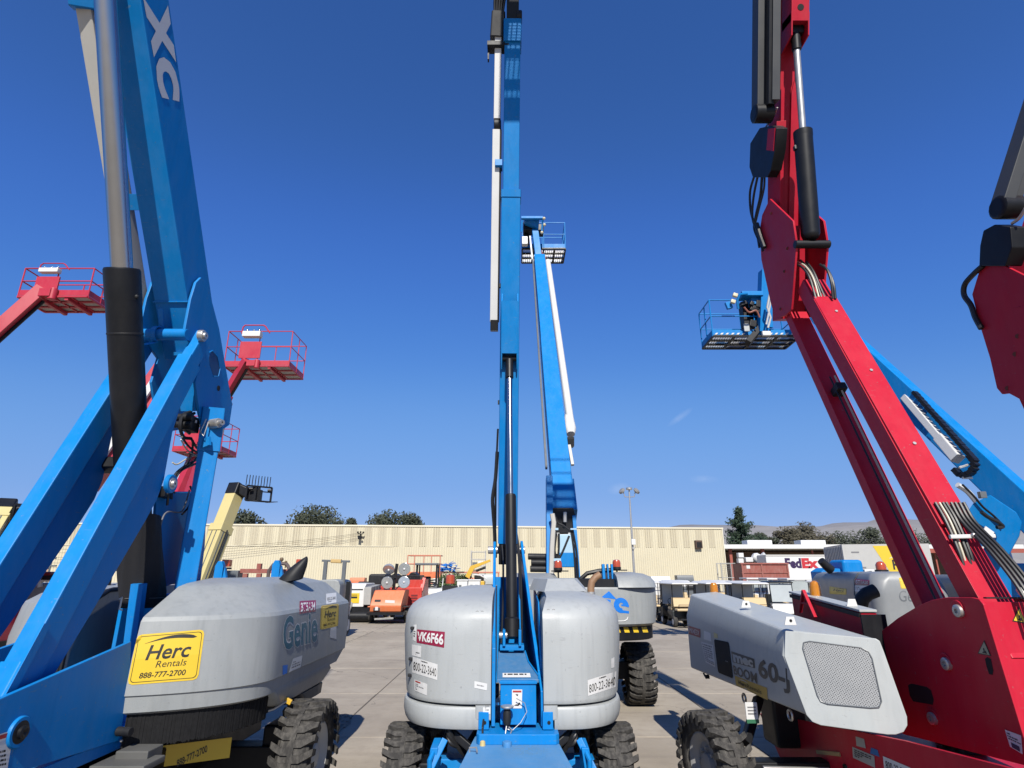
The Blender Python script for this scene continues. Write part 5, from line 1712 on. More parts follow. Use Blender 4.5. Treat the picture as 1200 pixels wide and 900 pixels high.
# ---- far cover and the red tray between
c0_, c1_ = V((3.55, 7.95, 2.05)), V((3.55, 6.42, 1.915))
def fcov(b):
    b.loft([[c + V((0, 0, 0)), c + V((.16, 0, 0)), c + V((.22, 0, -.25)), c + V((.22, 0, -.95)), c + V((0, 0, -.95))] for c in (c0_, c1_)])
simple('far_cover', RED, RL, fcov, bevel=.01)
simple('cover_top', GREYM, RL, lambda b: b.prism([c0_ + V((-.02, .02, .006)), c0_ + V((.16, .02, .006)), c1_ + V((.16, -.02, .006)), c1_ + V((-.02, -.02, .006))], (0, 0, .025)), bevel=.006)
simple('top_seal', BLACKM, RL, lambda b: b.beam(c0_ + V((-.012, 0, -.025)), c1_ + V((-.012, 0, -.025)), .02, .04, (1, 0, 0), .1))
simple('cover_end', BLACK, RL, lambda b: b.box((3.66, 6.405, 1.42), (.25, .02, .96)))  # black sheet added over the lit red end to darken it
simple('cover_gap', BLACK, RL, lambda b: b.box((3.72, 6.75, 1.35), (.30, .12, .95)))  # black block added to keep the space beside the tower dark
ah = c0_.lerp(c1_, .30) + V((-.05, 0, 0))
simple('frame_handle', RED, RL, lambda b: [b.beam(ah + V((0, .16, -.16)), ah + V((0, 0, .09)), .04, .03, (1, 0, 0), .2), b.beam(ah + V((0, -.2, -.2)), ah + V((0, 0, .09)), .04, .03, (1, 0, 0), .2), b.beam(ah + V((0, .10, -.05)), ah + V((0, -.1, -.06)), .03, .02, (1, 0, 0), .2)])
b1 = ay(957, 702, 7.55)
bk = simple('beacon', AMBER, RL, lambda b: b.lathe(b1 + V((0, 0, -.03)), b1 + V((0, 0, .21)), [(0, .07), (.17, .065), (.22, .05), (.24, .02)], 16))
simple('beacon_base', BLACKM, bk, lambda b: b.cyl(b1 + V((0, 0, -.07)), b1 + V((0, 0, -.03)), .08))
b2 = ay(837, 694, 9.1)
bk = simple('beacon', AMBER, RL, lambda b: b.lathe(b2 + V((0, 0, -.01)), b2 + V((0, 0, .14)), [(0, .06), (.11, .055), (.14, .03)], 16))
simple('beacon_base', BLACKM, bk, lambda b: b.cyl(b2 + V((0, 0, -.09)), b2 + V((0, 0, -.01)), .075))
for dx, dy in ((.15, -1.3),):
    p = c0_ + V((dx - .1, dy, .05 + dy * .09))
    tab = simple('lifting_tab', WHITE, RL, lambda b: b.prism([p + V((x, 0, z)) for x, z in ((-.055, -.02), (.06, -.02), (.045, .055), (-.03, .055))], (0, .015, 0)), bevel=.004)
# ---- lower body
lb = [ax(x, y, 3.0) for x, y in ((862, 800), (905, 842), (1062, 866), (1200, 905), (1260, 990), (1000, 960), (925, 905), (885, 850))]
def low(b):
    b.prism([V((3.36, 6.95, .78)), V((3.36, 4.6, .70)), V((3.36, 4.6, .45)), V((3.36, 5.9, .45)), V((3.36, 6.5, .45)), V((3.36, 6.95, .6))], (1.3, 0, 0))
lo = simple('turntable', RED, RL, low, bevel=.02)
simple('body_skirt', RED, RL, lambda b: b.prism([ax(x, y, 3.1) for x, y in ((890, 836), (930, 842), (1060, 868), (1215, 908), (1215, 975), (1000, 960), (930, 925), (915, 890))], (.03, 0, 0)), bevel=.006)
sk_ = [o for o in RL.children if o.name.startswith('body_skirt')][0]
simple('pump', BLACK, RL, lambda b: b.box((3.05, 7.4, .80), (.4, .4, .6)), bevel=.04)
def rch(b):
    rz = M.Rotation(R(-15), 3, 'Z')
    b.box((3.9, 7.6, .46), (.9, 3.0, .30), rz)
    b.box((3.1, 6.7, .44), (1.9, .20, .20))
simple('chassis', BLACK, RL, rch, bevel=.02)
simple('steering_ram', STEEL, RL, lambda b: b.cyl((2.35, 6.35, .55), (2.95, 6.3, .55), .03))
simple('steering_arm', BLACK, RL, lambda b: b.beam((2.42, 6.95, .62), (2.72, 7.25, .98), .10, .09, (0, 1, 0), .2))
for x, y, fl in ((2.03, 6.78, -1), (4.05, 9.3, -1), (4.25, 6.4, 1), (6.2, 9.0, 1)):
    wheel(RL, (x, y, .48), .48, .37, fl, yaw=R(12 if x < 3 else -30), rimm=mat('grey_rim', (.30, .30, .30), .5))
for x, y in ((872, 818), (926, 838)):
    p = ax(x, y, 2.72)
    simple('tie_loop', STEEL, RL, lambda b: b.tube([p + V((.0, .05 * math.cos(a), .045 * math.sin(a))) for a in [2 * math.pi * k / 16 for k in range(17)]], .012, 6))
latch = ax(829, 793, 2.52)
simple('cover_latch', BLACKM, RL, lambda b: [b.box(latch, (.03, .09, .035)), b.cyl(latch + V((-.03, -.05, -.01)), latch + V((-.03, .05, .03)), .012), b.beam(latch, latch + V((.05, .02, .07)), .02, .02, (0, 1, 0), .1)], bevel=.006)
tg = ax(881, 835, 2.48)
tc_ = simple('hanging_card', PAPER, RL, lambda b: b.box(tg, (.125, .012, .19)), bevel=.004)
simple('card_stripe', GREEN, tc_, lambda b: b.box(tg + V((0, -.003, -.08)), (.125, .012, .035)))
simple('card_print', FAINT, tc_, lambda b: [b.box(tg + V((0, -.004, z)), (.085, .01, .012)) for z in (.05, .02, -.01)])
simple('wood_stick', mat('pale_wood', (.5, .33, .15), .7), RL, lambda b: b.beam(ax(958, 881, 3.1), ax(985, 884, 3.1), .035, .03, (0, 0, 1), .1))
# ---- stickers
sticker(RL, ((807, 733), (821, 737.5), (821, 747.5), (807.5, 743)), mh, MAROON, [('MK4E3X', PAPER, (.08, .2, .92, .8), {'bold': .0})], 'maroon unit number decal')
d, f = sticker(RL, ((825, 739), (833, 742), (834, 752), (825, 749)), mh, PAPER)
d, f = sticker(RL, ((822, 752), (836, 756), (838.5, 782), (827, 776)), mh, PAPER, label='large white instruction sheet')
print_lines(f, d, (.08, .06, .92, .94), 9, FAINT, 21)
sticker(RL, ((836.5, 741), (841, 743), (841.5, 748), (837, 747)), mh, CREAM)
f = Face(((837, 749), (854.5, 752.5), (859.5, 795), (842, 788)), mh)
pb = f.put(round_rect(), HOLE, RL, 'control_window', off=.006)
print_lines(f, pb, (.25, .68, .85, .76), 1, FAINT, 22)
print_lines(f, pb, (.35, .40, .8, .45), 1, FAINT, 23)
f = Face(((857, 763), (884, 772), (885, 783), (859, 776)), mh)
lg_ = f.put(rect_shape(), DKGREY, RL, 'decal', label='dark grey maker lettering on the pale cover')
f.put(text_shape('mec', .05), GREYM, lg_, 'lettering', (.05, .06, .93, .80), .006)
f = Face(((859, 778.5), (887, 788), (888, 801.5), (860.5, 790)), mh)
f.put(text_shape('BOOM', .02), DKGREY, lg_, 'lettering', (0, 0, 1, .95), .004)
f = Face(((887.5, 770), (926, 784), (928, 815), (889, 799)), mh)
f.put(text_shape('60-J', .03), DKGREY, lg_, 'lettering', (0.02, 0, .97, 1), .004)
f = Face(((861, 791.5), (899, 806), (900, 820.5), (863, 803)), mh)
d = f.put(rect_shape(), mat('ochre_decal', (.56, .36, .06), .45), RL, 'decal', label='ochre rental company decal')
f.put(text_shape('Herc', .03), INK, d, 'lettering', (.13, .28, .42, .66), .006)
f.put(text_shape('Rentals', 0), INK, d, 'lettering', (.44, .28, .86, .66), .006)
f.put(fan([(0, .2), (.3, .8), (.6, .9), (1, .3), (.6, .65), (.3, .55)]), PAPER, d, 'swoosh', (.16, .7, .5, .92), .006)
def tri(quad, col, tgt, par):
    f = Face(quad, tgt)
    d = f.put(fan([(0, 0), (1, 0), (.5, 1)]), INK, par, 'decal', label='triangular warning decal')
    f.put(fan([(.09, .06), (.91, .06), (.5, .87)]), col, d, 'decal_face', off=.005)
    f.put(fan([(.35, .12), (.72, .1), (.62, .3), (.55, .28), (.5, .46), (.42, .4), (.48, .22)]), INK, d, 'pictogram', off=.007)
tri(((1146, 748), (1161, 752), (1162, 769), (1146, 766)), mat('pale_warning_face', (.42, .40, .26), .5), plate_, RL)
tri(((1186, 710), (1202, 712), (1203, 731), (1186, 728)), YEL, fr_, RL)
d, f = sticker(RL, ((1178, 855), (1197, 862), (1199, 884), (1184, 875)), plate_, PAPER)
f.put(rect_shape(), mat('navy_print', (.02, .03, .08), .5), d, 'picture_box', (.25, .08, .85, .42), .006)
print_lines(f, d, (.1, .5, .95, .9), 3, INK, 31)
d, f = sticker(RL, ((999, 875), (1025, 886), (1026, 900), (1000, 888)), sk_, mat('grey_decal', (.42, .42, .40), .5))
print_lines(f, d, (.1, .15, .9, .85), 4, INK, 33)
sticker(RL, ((1003, 863), (1013, 866), (1015, 877), (1004, 874)), sk_, MATS['grey_decal'])
d, f = sticker(RL, ((1035, 886), (1068, 900), (1070, 921), (1037, 906)), sk_, PAPER, [('800-22-3640', INK, (.08, .3, .95, .8))], 'white number decal')
sticker(RL, ((1021, 876), (1029, 879), (1031, 887), (1020, 883)), sk_, TAPEB)
sticker(RL, ((945, 889), (950, 891), (952, 897), (947, 895)), sk_, PAPER)
# ================================================================== the blue boom lift behind, its platform high beside the centre boom
RB = thing('boom_lift', 'blue boom lift behind the centre lift, with blue lettering and a striped black tail', 'boom lift', (1.4, 12.5, 0))
def rb_ring(h, xi, xo, yf, D, yb, K=14, n=3.0):
    pts = []
    for k in range(K + 1):
        a = (k / K) * math.pi / 2
        pts.append(V((xi + (xo - xi) * math.sin(a) ** (2 / n), yf + (1 - math.cos(a) ** (2 / n)) * D, h)))
    return pts + [V((xo, yb - .3, h)), V((xo - .25, yb, h)), V((xi, yb, h))]
h_ = MB()
h_.loft([rb_ring(h, 1.06, xo, yf, D, 14.2) for h, xo, yf, D in ((1.42, 2.56, 10.9, .85), (1.46, 2.62, 10.86, .9), (1.75, 2.66, 10.86, .9), (2.02, 2.66, 10.87, .9), (2.06, 2.655, 10.885, .9))])
rbh = h_.build('engine_cover', GREY, RB, smooth=40)
h_ = MB()
h_.loft([rb_ring(h, 1.86, xo, yf, D, 14.2) for h, xo, yf, D in ((2.058, 2.66, 10.88, .9), (2.16, 2.64, 10.93, .88), (2.24, 2.58, 11.02, .85), (2.29, 2.48, 11.2, .8), (2.32, 2.3, 11.6, .6))])
h_.build('cover_hump', GREY, rbh, smooth=40)
def groove(b):
    f = Face(((690, 722), (736, 722), (736, 731), (690, 731)), rbh)
    b.tube([f.at(u, v, .004) for u, v in ((0, .35), (.5, .33), (.9, .36), (.97, .55), (1.0, .9))], .008, 5)
simple('moulded_line', PAPER, rbh, groove)
h_ = MB()
h_.loft([[V((x, y, h)) for x, y in ((.10, 11.0), (.75, 11.0), (.92, 11.3), (.92, 14), (.1, 14))] for h in (1.2, 2.1)] + [[V((x, y, 2.30)) for x, y in ((.05, 11.5), (.66, 11.6), (.80, 11.8), (.8, 14), (.1, 14))]])
h_.build('engine_cover', GREY, RB, smooth=30, bevel=.02)
bh_ = MB()
bh_.loft([rb_ring(h, 0.2, xo, yf, D, 13.5) for h, xo, yf, D in ((1.18, 2.52, 10.95, .8), (1.20, 2.56, 10.9, .84), (1.41, 2.57, 10.9, .86), (1.43, 2.5, 10.98, .8))])
tail = bh_.build('tail_weight', BLACK, RB, smooth=40)
f = Face(((700, 735.3), (768, 734.5), (768, 741), (700, 741.5)), tail)
for k in range(6):
    u = .02 + .155 * k
    f.put(([(u, 0), (u + .085, 0), (u + .055, 1), (u - .03, 1)], [(0, 1, 2, 3)]) if k else ([(0, 0), (.09, 0), (.06, 1), (0, 1)], [(0, 1, 2, 3)]), YEL, tail, 'hazard_stripe', off=.004)
def ie(b):
    pass
f = Face(((704, 691), (737, 695), (737, 719), (704, 716)), rbh)
# the visible end of the maker's lettering: an arrow-topped i and an e
f.put(fan([(.0, .62), (.28, .98), (.56, .62), (.28, .64)]), LOGOBLUE, rbh, 'lettering', off=.004)
f.put(rect_shape(2, 4), LOGOBLUE, rbh, 'lettering', (.08, .02, .34, .58), .004)
pts_o, pts_i = [], []
for k in range(25):
    a = R(-10 + 300 * k / 24)
    pts_o.append((.72 + .27 * math.cos(a), .36 + .37 * math.sin(a)))
    pts_i.append((.72 + .08 * math.cos(a), .36 + .13 * math.sin(a)))
f.put((pts_o + pts_i, [(k, k + 1, 26 + k, 25 + k) for k in range(24)]), LOGOBLUE, rbh, 'lettering', off=.004)
f.put(([(.72, .42), (.72, .33), (1.0, .33), (1.0, .42)], [(0, 1, 2, 3)]), LOGOBLUE, rbh, 'lettering', off=.0045)
f.put(([(.70, .0), (1.0, .0), (1.0, .12), (.70, .14)], [(0, 1, 2, 3)]), LOGOBLUE, rbh, 'lettering', off=.0045)
simple('engine_bay', BLACK, RB, lambda b: b.box((1.38, 11.9, 1.7), (.9, 1.6, 1.0)))
for px, w in ((707, .055), (712, .03), (717, .04)):
    p = ay(px, 660, 11.4)
    simple('bay_post', BLUE, RB, lambda b: b.beam(V((p.x, 11.4, 2.0)), V((p.x, 11.45, p.z - .02)), w, .10, (1, 0, 0), .3))
simple('bay_hoop', BLACK, RB, lambda b: b.tube([ay(x, y, 11.5) for x, y in ((679, 684), (680, 679), (688, 672), (702, 669), (716, 668))], .04, 8))
for px, py in ((654, 662), (722.5, 661)):
    p = ay(px, py, 11.6)
    bc = simple('beacon', REDLENS, RB, lambda b: b.lathe(p + V((0, 0, -.05)), p + V((0, 0, .08)), [(0, .075), (.08, .075), (.12, .06), (.13, .03)], 14))
    simple('beacon_base', BLACKM, bc, lambda b: [b.cyl(p + V((0, 0, -.10)), p + V((0, 0, -.05)), .08), b.box(p + V((.03, 0, -.11)), (.32, .06, .02)), b.cyl(p + V((0, 0, -.26)), p + V((0, 0, -.1)), .015)])
# boom foot, tank and hoses
fA, fB = ay(648, 690, 12.0), ay(650, 575, 12.0)
simple('upright', BLUE, RB, lambda b: b.beam(ay(644, 690, 12.0), ay(643.5, 560, 12.4), .13, .3, (1, 0, 0), .06))
simple('upright', BLUE, RB, lambda b: b.beam(ay(678, 690, 12.2), ay(672, 606, 12.4), .07, .3, (1, 0, 0), .06))
tk_ = ay(663.5, 648, 12.1)
simple('oil_tank', mat('pale_blue_panel', (.42, .62, .78), .4), RB, lambda b: b.box(tk_ + V((0, 0, .17)), (.31, .3, .36)), bevel=.02)
simple('oil_tank_base', BLUE, RB, lambda b: b.box(tk_ + V((.01, .0, -.13)), (.32, .3, .28)), bevel=.02)
simple('tank_cap', WHITE, RB, lambda b: [b.cyl(ay(x, 628, 12.1), ay(x, 624.5, 12.1), .035) for x in (654, 667.5)])
simple('knuckle', BLACK, RB, lambda b: b.prism([ay(x, y, 12.3) for x, y in ((648, 595), (672, 595), (675, 606), (675, 625), (650, 625), (646, 612))], (0, .3, 0)), bevel=.02)
simple('knuckle_cylinder', STEEL, RB, lambda b: b.cyl(ay(662, 612, 12.2), ay(662, 600, 12.2), .04))
simple('cream_conduit', TRAY, RB, lambda b: b.tube([ay(x, y, 11.9) for x, y in ((647, 602), (649, 612), (648, 625), (647, 640), (646, 672))], .05, 8))
for path in (((651, 606), (654, 613), (660, 616), (668, 622)), ((655, 625), (655, 640), (654, 655)), ((667, 628), (660, 645), (655, 655)), ((671, 620), (676, 650), (678, 688)), ((669, 620), (673, 650), (675, 688)), ((652, 625), (650, 645), (653, 656))):
    hose(RB, [ay(x, y, 11.95) for x, y in path], .022)
simple('hose_bracket', mat('pale_blue_panel', (.5, .6, .7)), RB, lambda b: [b.box(ay(650, 620, 11.9), (.14, .06, .04)), b.box(ay(672, 620, 11.9), (.12, .06, .03)), b.box(ay(653, 656, 11.9), (.14, .06, .05))])
# boom: telescoping up and away
def z_at(px, py, zc):                      # point at a camera depth
    return EYEV + ray(px, py) * zc
w0, w1 = z_at(660, 592, 12.6), z_at(632, 304, 20.0)
sd_ = V((1, 0, 0))
wb_ = (w1 - w0).normalized()
bm0 = simple('boom_tube', BLUE, RB, lambda b: b.beam(w0 - wb_ * .25, w0.lerp(w1, .55), .46, .5, sd_, .05, .40, .46))
simple('inner_boom', BLUE, bm0, lambda b: b.beam(w0.lerp(w1, .5), w1, .39, .45, sd_, .05, .36, .42))
simple('boom_foot_plate', BLUE, bm0, lambda b: b.beam(w0 - wb_ * .30, w0 + wb_ * .5, .52, .54, sd_, .05))
y0, y1 = z_at(672, 520, 14.2), z_at(642, 306, 19.7)
tr_ = simple('cable_tray', WHITE, RB, lambda b: b.tube([y0.lerp(y1, .08), y0.lerp(y1, .1), y1], .105, 10, .09))
simple('tray_funnel', WHITE, tr_, lambda b: b.lathe(z_at(669, 509, 14.3), z_at(666, 487, 14.9), [(0, .10), (.2, .15), (.55, .13), (.75, .09)], 12))
simple('cable_chain', BLACK, tr_, lambda b: [b.box(z_at(668.7 - .8 * (k % 2), 514 + 2 * k * .5, 14.2), (.16, .14, .05)) for k in range(10)])
simple('tray_stay', TRAY, tr_, lambda b: b.beam(z_at(667, 522, 14.1), z_at(671, 545, 13.7), .07, .07, (1, 0, 0), .1))
def studs(b):
    for k in range(22):
        p = y0.lerp(y1, .05 + .9 * k / 22) + V((-.16, .03, 0))
        b.box(p, (.06, .05, .16))
simple('chain_links', BLACKM, tr_, studs)
simple('side_rail', GREYD, bm0, lambda b: b.beam(w0.lerp(w1, .1) + V((-.30, 0, 0)), w1 + V((-.22, 0, 0)), .05, .08, sd_, .1))
# head of the boom and platform
pf = z_at(636, 296, 20.6)
hp = z_at(629, 290, 20.0)
simple('jib', BLUE, RB, lambda b: b.beam(z_at(631.5, 306, 20), z_at(627, 271, 20.6), .22, .24, sd_, .08))
simple('jib_strut', PAPER, RB, lambda b: b.beam(z_at(624, 305, 20), z_at(621, 277, 20.5), .05, .06, sd_, .1))
simple('head_box', BLUE, RB, lambda b: b.prism([z_at(x, y, 20.4) for x, y in ((614, 257), (632, 257), (631, 267), (616, 260))], (0, .5, 0)))
simple('head_bar', BLUE, RB, lambda b: b.beam(z_at(611, 255.5, 20.3), z_at(636, 255.5, 20.3), .12, .10, (0, 1, 0), .2))
for x in (612, 636):
    simple('head_post', BLUE, RB, lambda b: b.beam(z_at(x, 255, 20.3), z_at(x - 1, 272, 20.3), .06, .07, (1, 0, 0), .1))
simple('head_machinery', BLACK, RB, lambda b: [b.box(z_at(620, 268, 20.8), (.42, .4, .34)), b.box(z_at(632, 270, 20.8), (.3, .4, .3)), b.box(z_at(617, 281, 20.9), (.2, .3, .3))], bevel=.03)
simple('white_block', WHITE, RB, lambda b: b.box(z_at(615, 283, 20.3), (.20, .2, .30)), bevel=.02)
for x, y in ((637.5, 256), (638, 263.5), (635, 272.5)):
    simple('work_lamp', mat('cream_lamp', (.7, .62, .42), .4), RB, lambda b: b.ball(z_at(x, y, 20.2), .055))
hose(RB, [z_at(x, y, 20.2) for x, y in ((633, 293), (636, 298), (639, 302), (638, 305))], .035, mat('rusty_hose', (.35, .12, .08), .6))
platform_parts(RB, z_at(636.5, 300, 21.6), 1.55, 1.0, 1.08, (BLACK, BLUE, STEEL), posts=8)
# chassis and wheels
def c_(b):
    b.box((1.2, 13.2, .75), (.95, 4.0, .45))
    b.box((1.2, 12.2, .58), (2.2, .35, .3))
    b.cyl((1.2, 13, .95), (1.2, 13, 1.2), .55, 28)
simple('chassis', BLACK, RB, c_, bevel=.02)
for x, y in ((.08, 12.1), (2.35, 12.1), (.3, 15.0), (2.1, 15.0)):
    if 1:
        wheel(RB, (x, y, .53), .53, .5, 1 if x > 1 else -1)
# bundle of dark rolls lying on its left cover
for k, (dx, dz) in enumerate(((0, 0), (.02, .12), (-.04, .235), (.30, .01))):
    t = MB()
    L = .62 if k < 3 else .2
    t.cyl((.36 + dx, 12.2 + .04 * k, 2.38 + dz - (.02 if k == 3 else 0)), (.36 + dx + L, 12.2 + .04 * k, 2.37 + dz - (.02 if k == 3 else 0)), .062 if k < 3 else .045, 14)
    tag(t.build('dark_roll', BLACKM), ['lowest dark roll stacked on the grey cover behind the centre boom', 'middle dark roll stacked on the grey cover behind the centre boom', 'top dark roll stacked on the grey cover behind the centre boom', 'short dark roll at the end of the stack on the grey cover'][k], 'roll', 'dark rolls on the grey cover')

# ================================================================== the blue boom lift behind the red one, boom leaning up to the left
GB = thing('boom_lift', 'blue boom lift behind the red one, its boom leaning up to a wide platform', 'boom lift', (8.9, 12, 0))
n0, n1 = z_at(1196, 590, 11.0), z_at(905, 318, 17.2)
nd = (n1 - n0).normalized()
hz = nd.cross(V((0, 0, 1))).normalized()
bt = simple('boom_tube', BLUE, GB, lambda b: b.beam(n0 - nd * 1.0, n0.lerp(n1, .6), .46, .56, hz, .05, .38, .5))
simple('inner_boom', BLUE, bt, lambda b: b.beam(n0.lerp(n1, .55), n1, .34, .42, hz, .05, .30, .36))
ends = [(1140, 590), (1160, 580), (1190, 600), (1197, 612), (1194, 628), (1182, 650), (1150, 640), (1130, 605)]
simple('boom_end_plate', BLUE, GB, lambda b: b.prism([z_at(x, y, 10.75) for x, y in ends], (.04, .03, 0)), bevel=.01)
simple('turret_post', BLUE, GB, lambda b: b.prism([z_at(x, y, 11.0) for x, y in ((1158, 626), (1166, 621), (1175, 626), (1188, 668), (1196, 720), (1150, 720), (1150, 650))], (.3, .3, 0)), bevel=.02)
simple('turret_block', BLUE, GB, lambda b: b.box(z_at(1200, 690, 11.6), (1.2, 1.0, .95)), bevel=.04)
pb_ = z_at(1170, 632, 10.85)
simple('pivot_pin', STEEL, GB, lambda b: b.cyl(pb_ + V((-.04, -.06, 0)), pb_ + V((.05, .1, 0)), .06))
q0_, q1_ = z_at(1122, 537, 11.4), z_at(1045, 447, 13.6)
qd = (q1_ - q0_).normalized()
tr2 = simple('cable_tray', WHITE, GB, lambda b: b.beam(q0_, q1_ + qd * 1.5, .16, .14, hz, .1))
simple('tray_head', WHITE, tr2, lambda b: b.beam(q0_ - qd * .02, q0_ + qd * .62, .20, .20, hz, .15))
def chain(b):
    c = q0_ - qd * .22 - qd.cross(hz) * .02
    for k in range(9):
        a = R(-100 + 25 * k)
        p = c - qd * (.20 * math.cos(a)) + qd.cross(hz) * (.2 * math.sin(a))
        b.box(p, (.16, .09, .085), nd.to_track_quat('Z', 'Y').to_matrix())
    for k in range(16):
        p = c + qd * (.14 * k) + qd.cross(hz) * -.21
        b.box(p, (.15, .07, .11), nd.to_track_quat('Z', 'Y').to_matrix())
simple('cable_chain', BLACK, tr2, chain)
simple('chain_strap', STEEL, tr2, lambda b: [b.beam(z_at(1124, 548, 11.1), z_at(1134, 545, 11.1), .04, .04, (0, 0, 1), .1), b.beam(z_at(1128, 560, 11.1), z_at(1139, 560, 11.1), .04, .04, (0, 0, 1), .1)])
hose(GB, [z_at(x, y, 10.9) for x, y in ((1122, 568), (1134, 576), (1146, 590), (1158, 602), (1170, 612))], .05, WHITE)
hose(GB, [z_at(x, y, 10.7) for x, y in ((1128, 568), (1140, 580), (1152, 594), (1164, 604), (1176, 616))], .02)
hose(GB, [z_at(x, y, 10.6) for x, y in ((1150, 600), (1158, 606), (1170, 612), (1175, 617), (1168, 618))], .035)
simple('sensor_box', GREYD, GB, lambda b: b.box(z_at(1151, 580, 10.8), (.12, .08, .12)), bevel=.01)
# jib down to the platform
simple('jib', BLUE, GB, lambda b: b.beam(z_at(896, 318, 16.9), z_at(893.5, 390, 16.6), .26, .3, (1, 0, 0), .06))
simple('jib_link', BLUE, GB, lambda b: b.beam(z_at(901, 330, 16.8), z_at(903, 384, 16.5), .1, .12, (1, 0, 0), .06))
simple('white_hoses', PAPER, GB, lambda b: [b.tube([z_at(x, y, 16.3) for x, y in ((902, 345), (899, 360), (903, 372), (900, 384))], .03, 6), b.tube([z_at(x, y, 16.3) for x, y in ((904, 348), (901, 366), (898, 380))], .025, 6)])
simple('head_box', BLUE, GB, lambda b: [b.box(z_at(879, 347, 16.8), (.60, .4, .14)), b.box(z_at(886, 355, 16.9), (.42, .4, .25))], bevel=.02)
simple('head_loop', BLUE, GB, lambda b: b.tube([z_at(x, y, 16.5) for x, y in ((865, 362), (864, 352), (867, 345), (876, 344))], .035, 6))
for x, y in ((861.5, 346), (859, 353.5)):
    simple('work_lamp', mat('cream_lamp', (.7, .62, .42)), GB, lambda b: b.box(z_at(x, y, 16.4), (.13, .1, .11), M.Rotation(R(20), 3, 'Y')), bevel=.02)
simple('lamp_bracket', BLUE, GB, lambda b: b.box(z_at(854, 358, 16.5), (.16, .1, .2), M.Rotation(R(-15), 3, 'Y')), bevel=.01)
def mach(b):
    rr = random.Random(5)
    b.box(z_at(879, 370, 17.0), (.50, .3, .75))
    for k in range(9):
        b.box(z_at(rr.uniform(868, 890), rr.uniform(356, 388), 16.7), (rr.uniform(.08, .2), .15, rr.uniform(.08, .22)), M.Rotation(rr.uniform(-.6, .6), 3, 'Y'))
simple('head_machinery', BLACK, GB, mach, bevel=.015)
simple('platform_arm', BLACK, GB, lambda b: b.beam(z_at(876, 402, 16.4), z_at(890, 385, 16.7), .16, .2, (1, 0, 0), .1))
simple('white_pad', WHITE, GB, lambda b: b.box(z_at(898, 391, 16.2), (.24, .1, .14)), bevel=.03)
simple('control_plate', GREYM, GB, lambda b: b.box(z_at(875, 384, 16.5), (.16, .05, .24)), bevel=.03)
hose(GB, [z_at(x, y, 16.3) for x, y in ((872, 360), (878, 366), (886, 364), (890, 372))], .025, mat('rusty_hose', (.35, .12, .08)))
pq = platform_parts(GB, z_at(879, 401.5, 17.0), 2.45, .95, 1.12, (BLACK, BLUE, STEEL), posts=8)
def tread(b):
    for k in range(16):
        if k in (6, 7, 8, 9):
            continue
        x = -1 + 2 * (k + .3) / 16
        b.prism([pq(x, -1.02, .05), pq(x + .05, -1.02, .05), pq(x + .09, -1.02, .10), pq(x + .04, -1.02, .10)], V((0, -.006, 0)))
simple('hazard_stripes', PAPER, GB, tread)
# covers of this lift: two long rounded grey housings
def gc_ring(h, c, L, w, r, yaw):
    rz = M.Rotation(yaw, 3, 'Z')
    pts = []
    for cx, cy, a0 in ((w / 2 - r, L / 2 - r, 0), (-w / 2 + r, L / 2 - r, 90), (-w / 2 + r, -L / 2 + r, 180), (w / 2 - r, -L / 2 + r, 270)):
        for k in range(6):
            a = R(a0 + 90 * k / 5)
            pts.append(c + rz @ V((cx + r * math.cos(a), cy + r * math.sin(a), h)))
    return pts
gy = R(-9)
gcc = V((8.15, 14.2, 0))
gm2 = MB()
gm2.loft([gc_ring(h, gcc, L, w, r, gy) for h, L, w, r in ((1.0, 4.0, 1.35, .2), (1.03, 4.06, 1.42, .22), (1.9, 4.06, 1.42, .25), (2.15, 3.98, 1.34, .28), (2.28, 3.8, 1.16, .3), (2.33, 3.5, .9, .3))])
gcv = gm2.build('engine_cover', mat('mid_grey_cover', (.27, .285, .295), .42, var=.08, dust=.1), GB, smooth=40)
def seam(b):
    rz = M.Rotation(gy, 3, 'Z')
    b.tube([gcc + rz @ V((x, -1.05, z)) for x, z in ((-.715, 1.0), (-.715, 1.9), (-.675, 2.16), (-.585, 2.29), (-.3, 2.335))], .014, 6)
simple('cover_seam', GREYD, gcv, seam)
def gexh(b):
    b.tube([z_at(x, y, 14.3) for x, y in ((974, 668), (969, 664), (965, 660), (962, 657))], .11, 12, .09)
simple('exhaust_cowl', BLACKM, GB, gexh)
bcn = z_at(1032, 663, 12.6)
bcq = simple('beacon', REDLENS, GB, lambda b: b.lathe(bcn + V((0, 0, -.08)), bcn + V((0, 0, .10)), [(0, .10), (.1, .10), (.15, .07), (.17, .03)], 14))
simple('beacon_base', BLACKM, bcq, lambda b: b.cyl(bcn + V((0, 0, -.12)), bcn + V((0, 0, -.08)), .13))
simple('intake_elbow', BLACKM, GB, lambda b: b.tube([z_at(x, y, 10.6) for x, y in ((1008, 712), (1010, 702), (1016, 696), (1026, 692))], .12, 12))
simple('chassis', BLACK, GB, lambda b: [b.box((9.0, 13.6, .7), (1.2, 4.2, .5))], bevel=.02)
gm3 = MB()
gm3.loft([gc_ring(h, gcc + V((2.9, .4, 0)), L, w, r, gy) for h, L, w, r in ((1.0, 4.0, 1.2, .2), (1.9, 4.06, 1.3, .25), (2.15, 3.98, 1.2, .28), (2.26, 3.8, 1.0, .3))])
gm3.build('engine_cover', MATS['mid_grey_cover'], GB, smooth=40)
for x in (7.9, 10.4):
    for y in (12.4, 15.2):
        wheel(GB, (x, y, .53), .53, .45, 1 if x > 9 else -1)
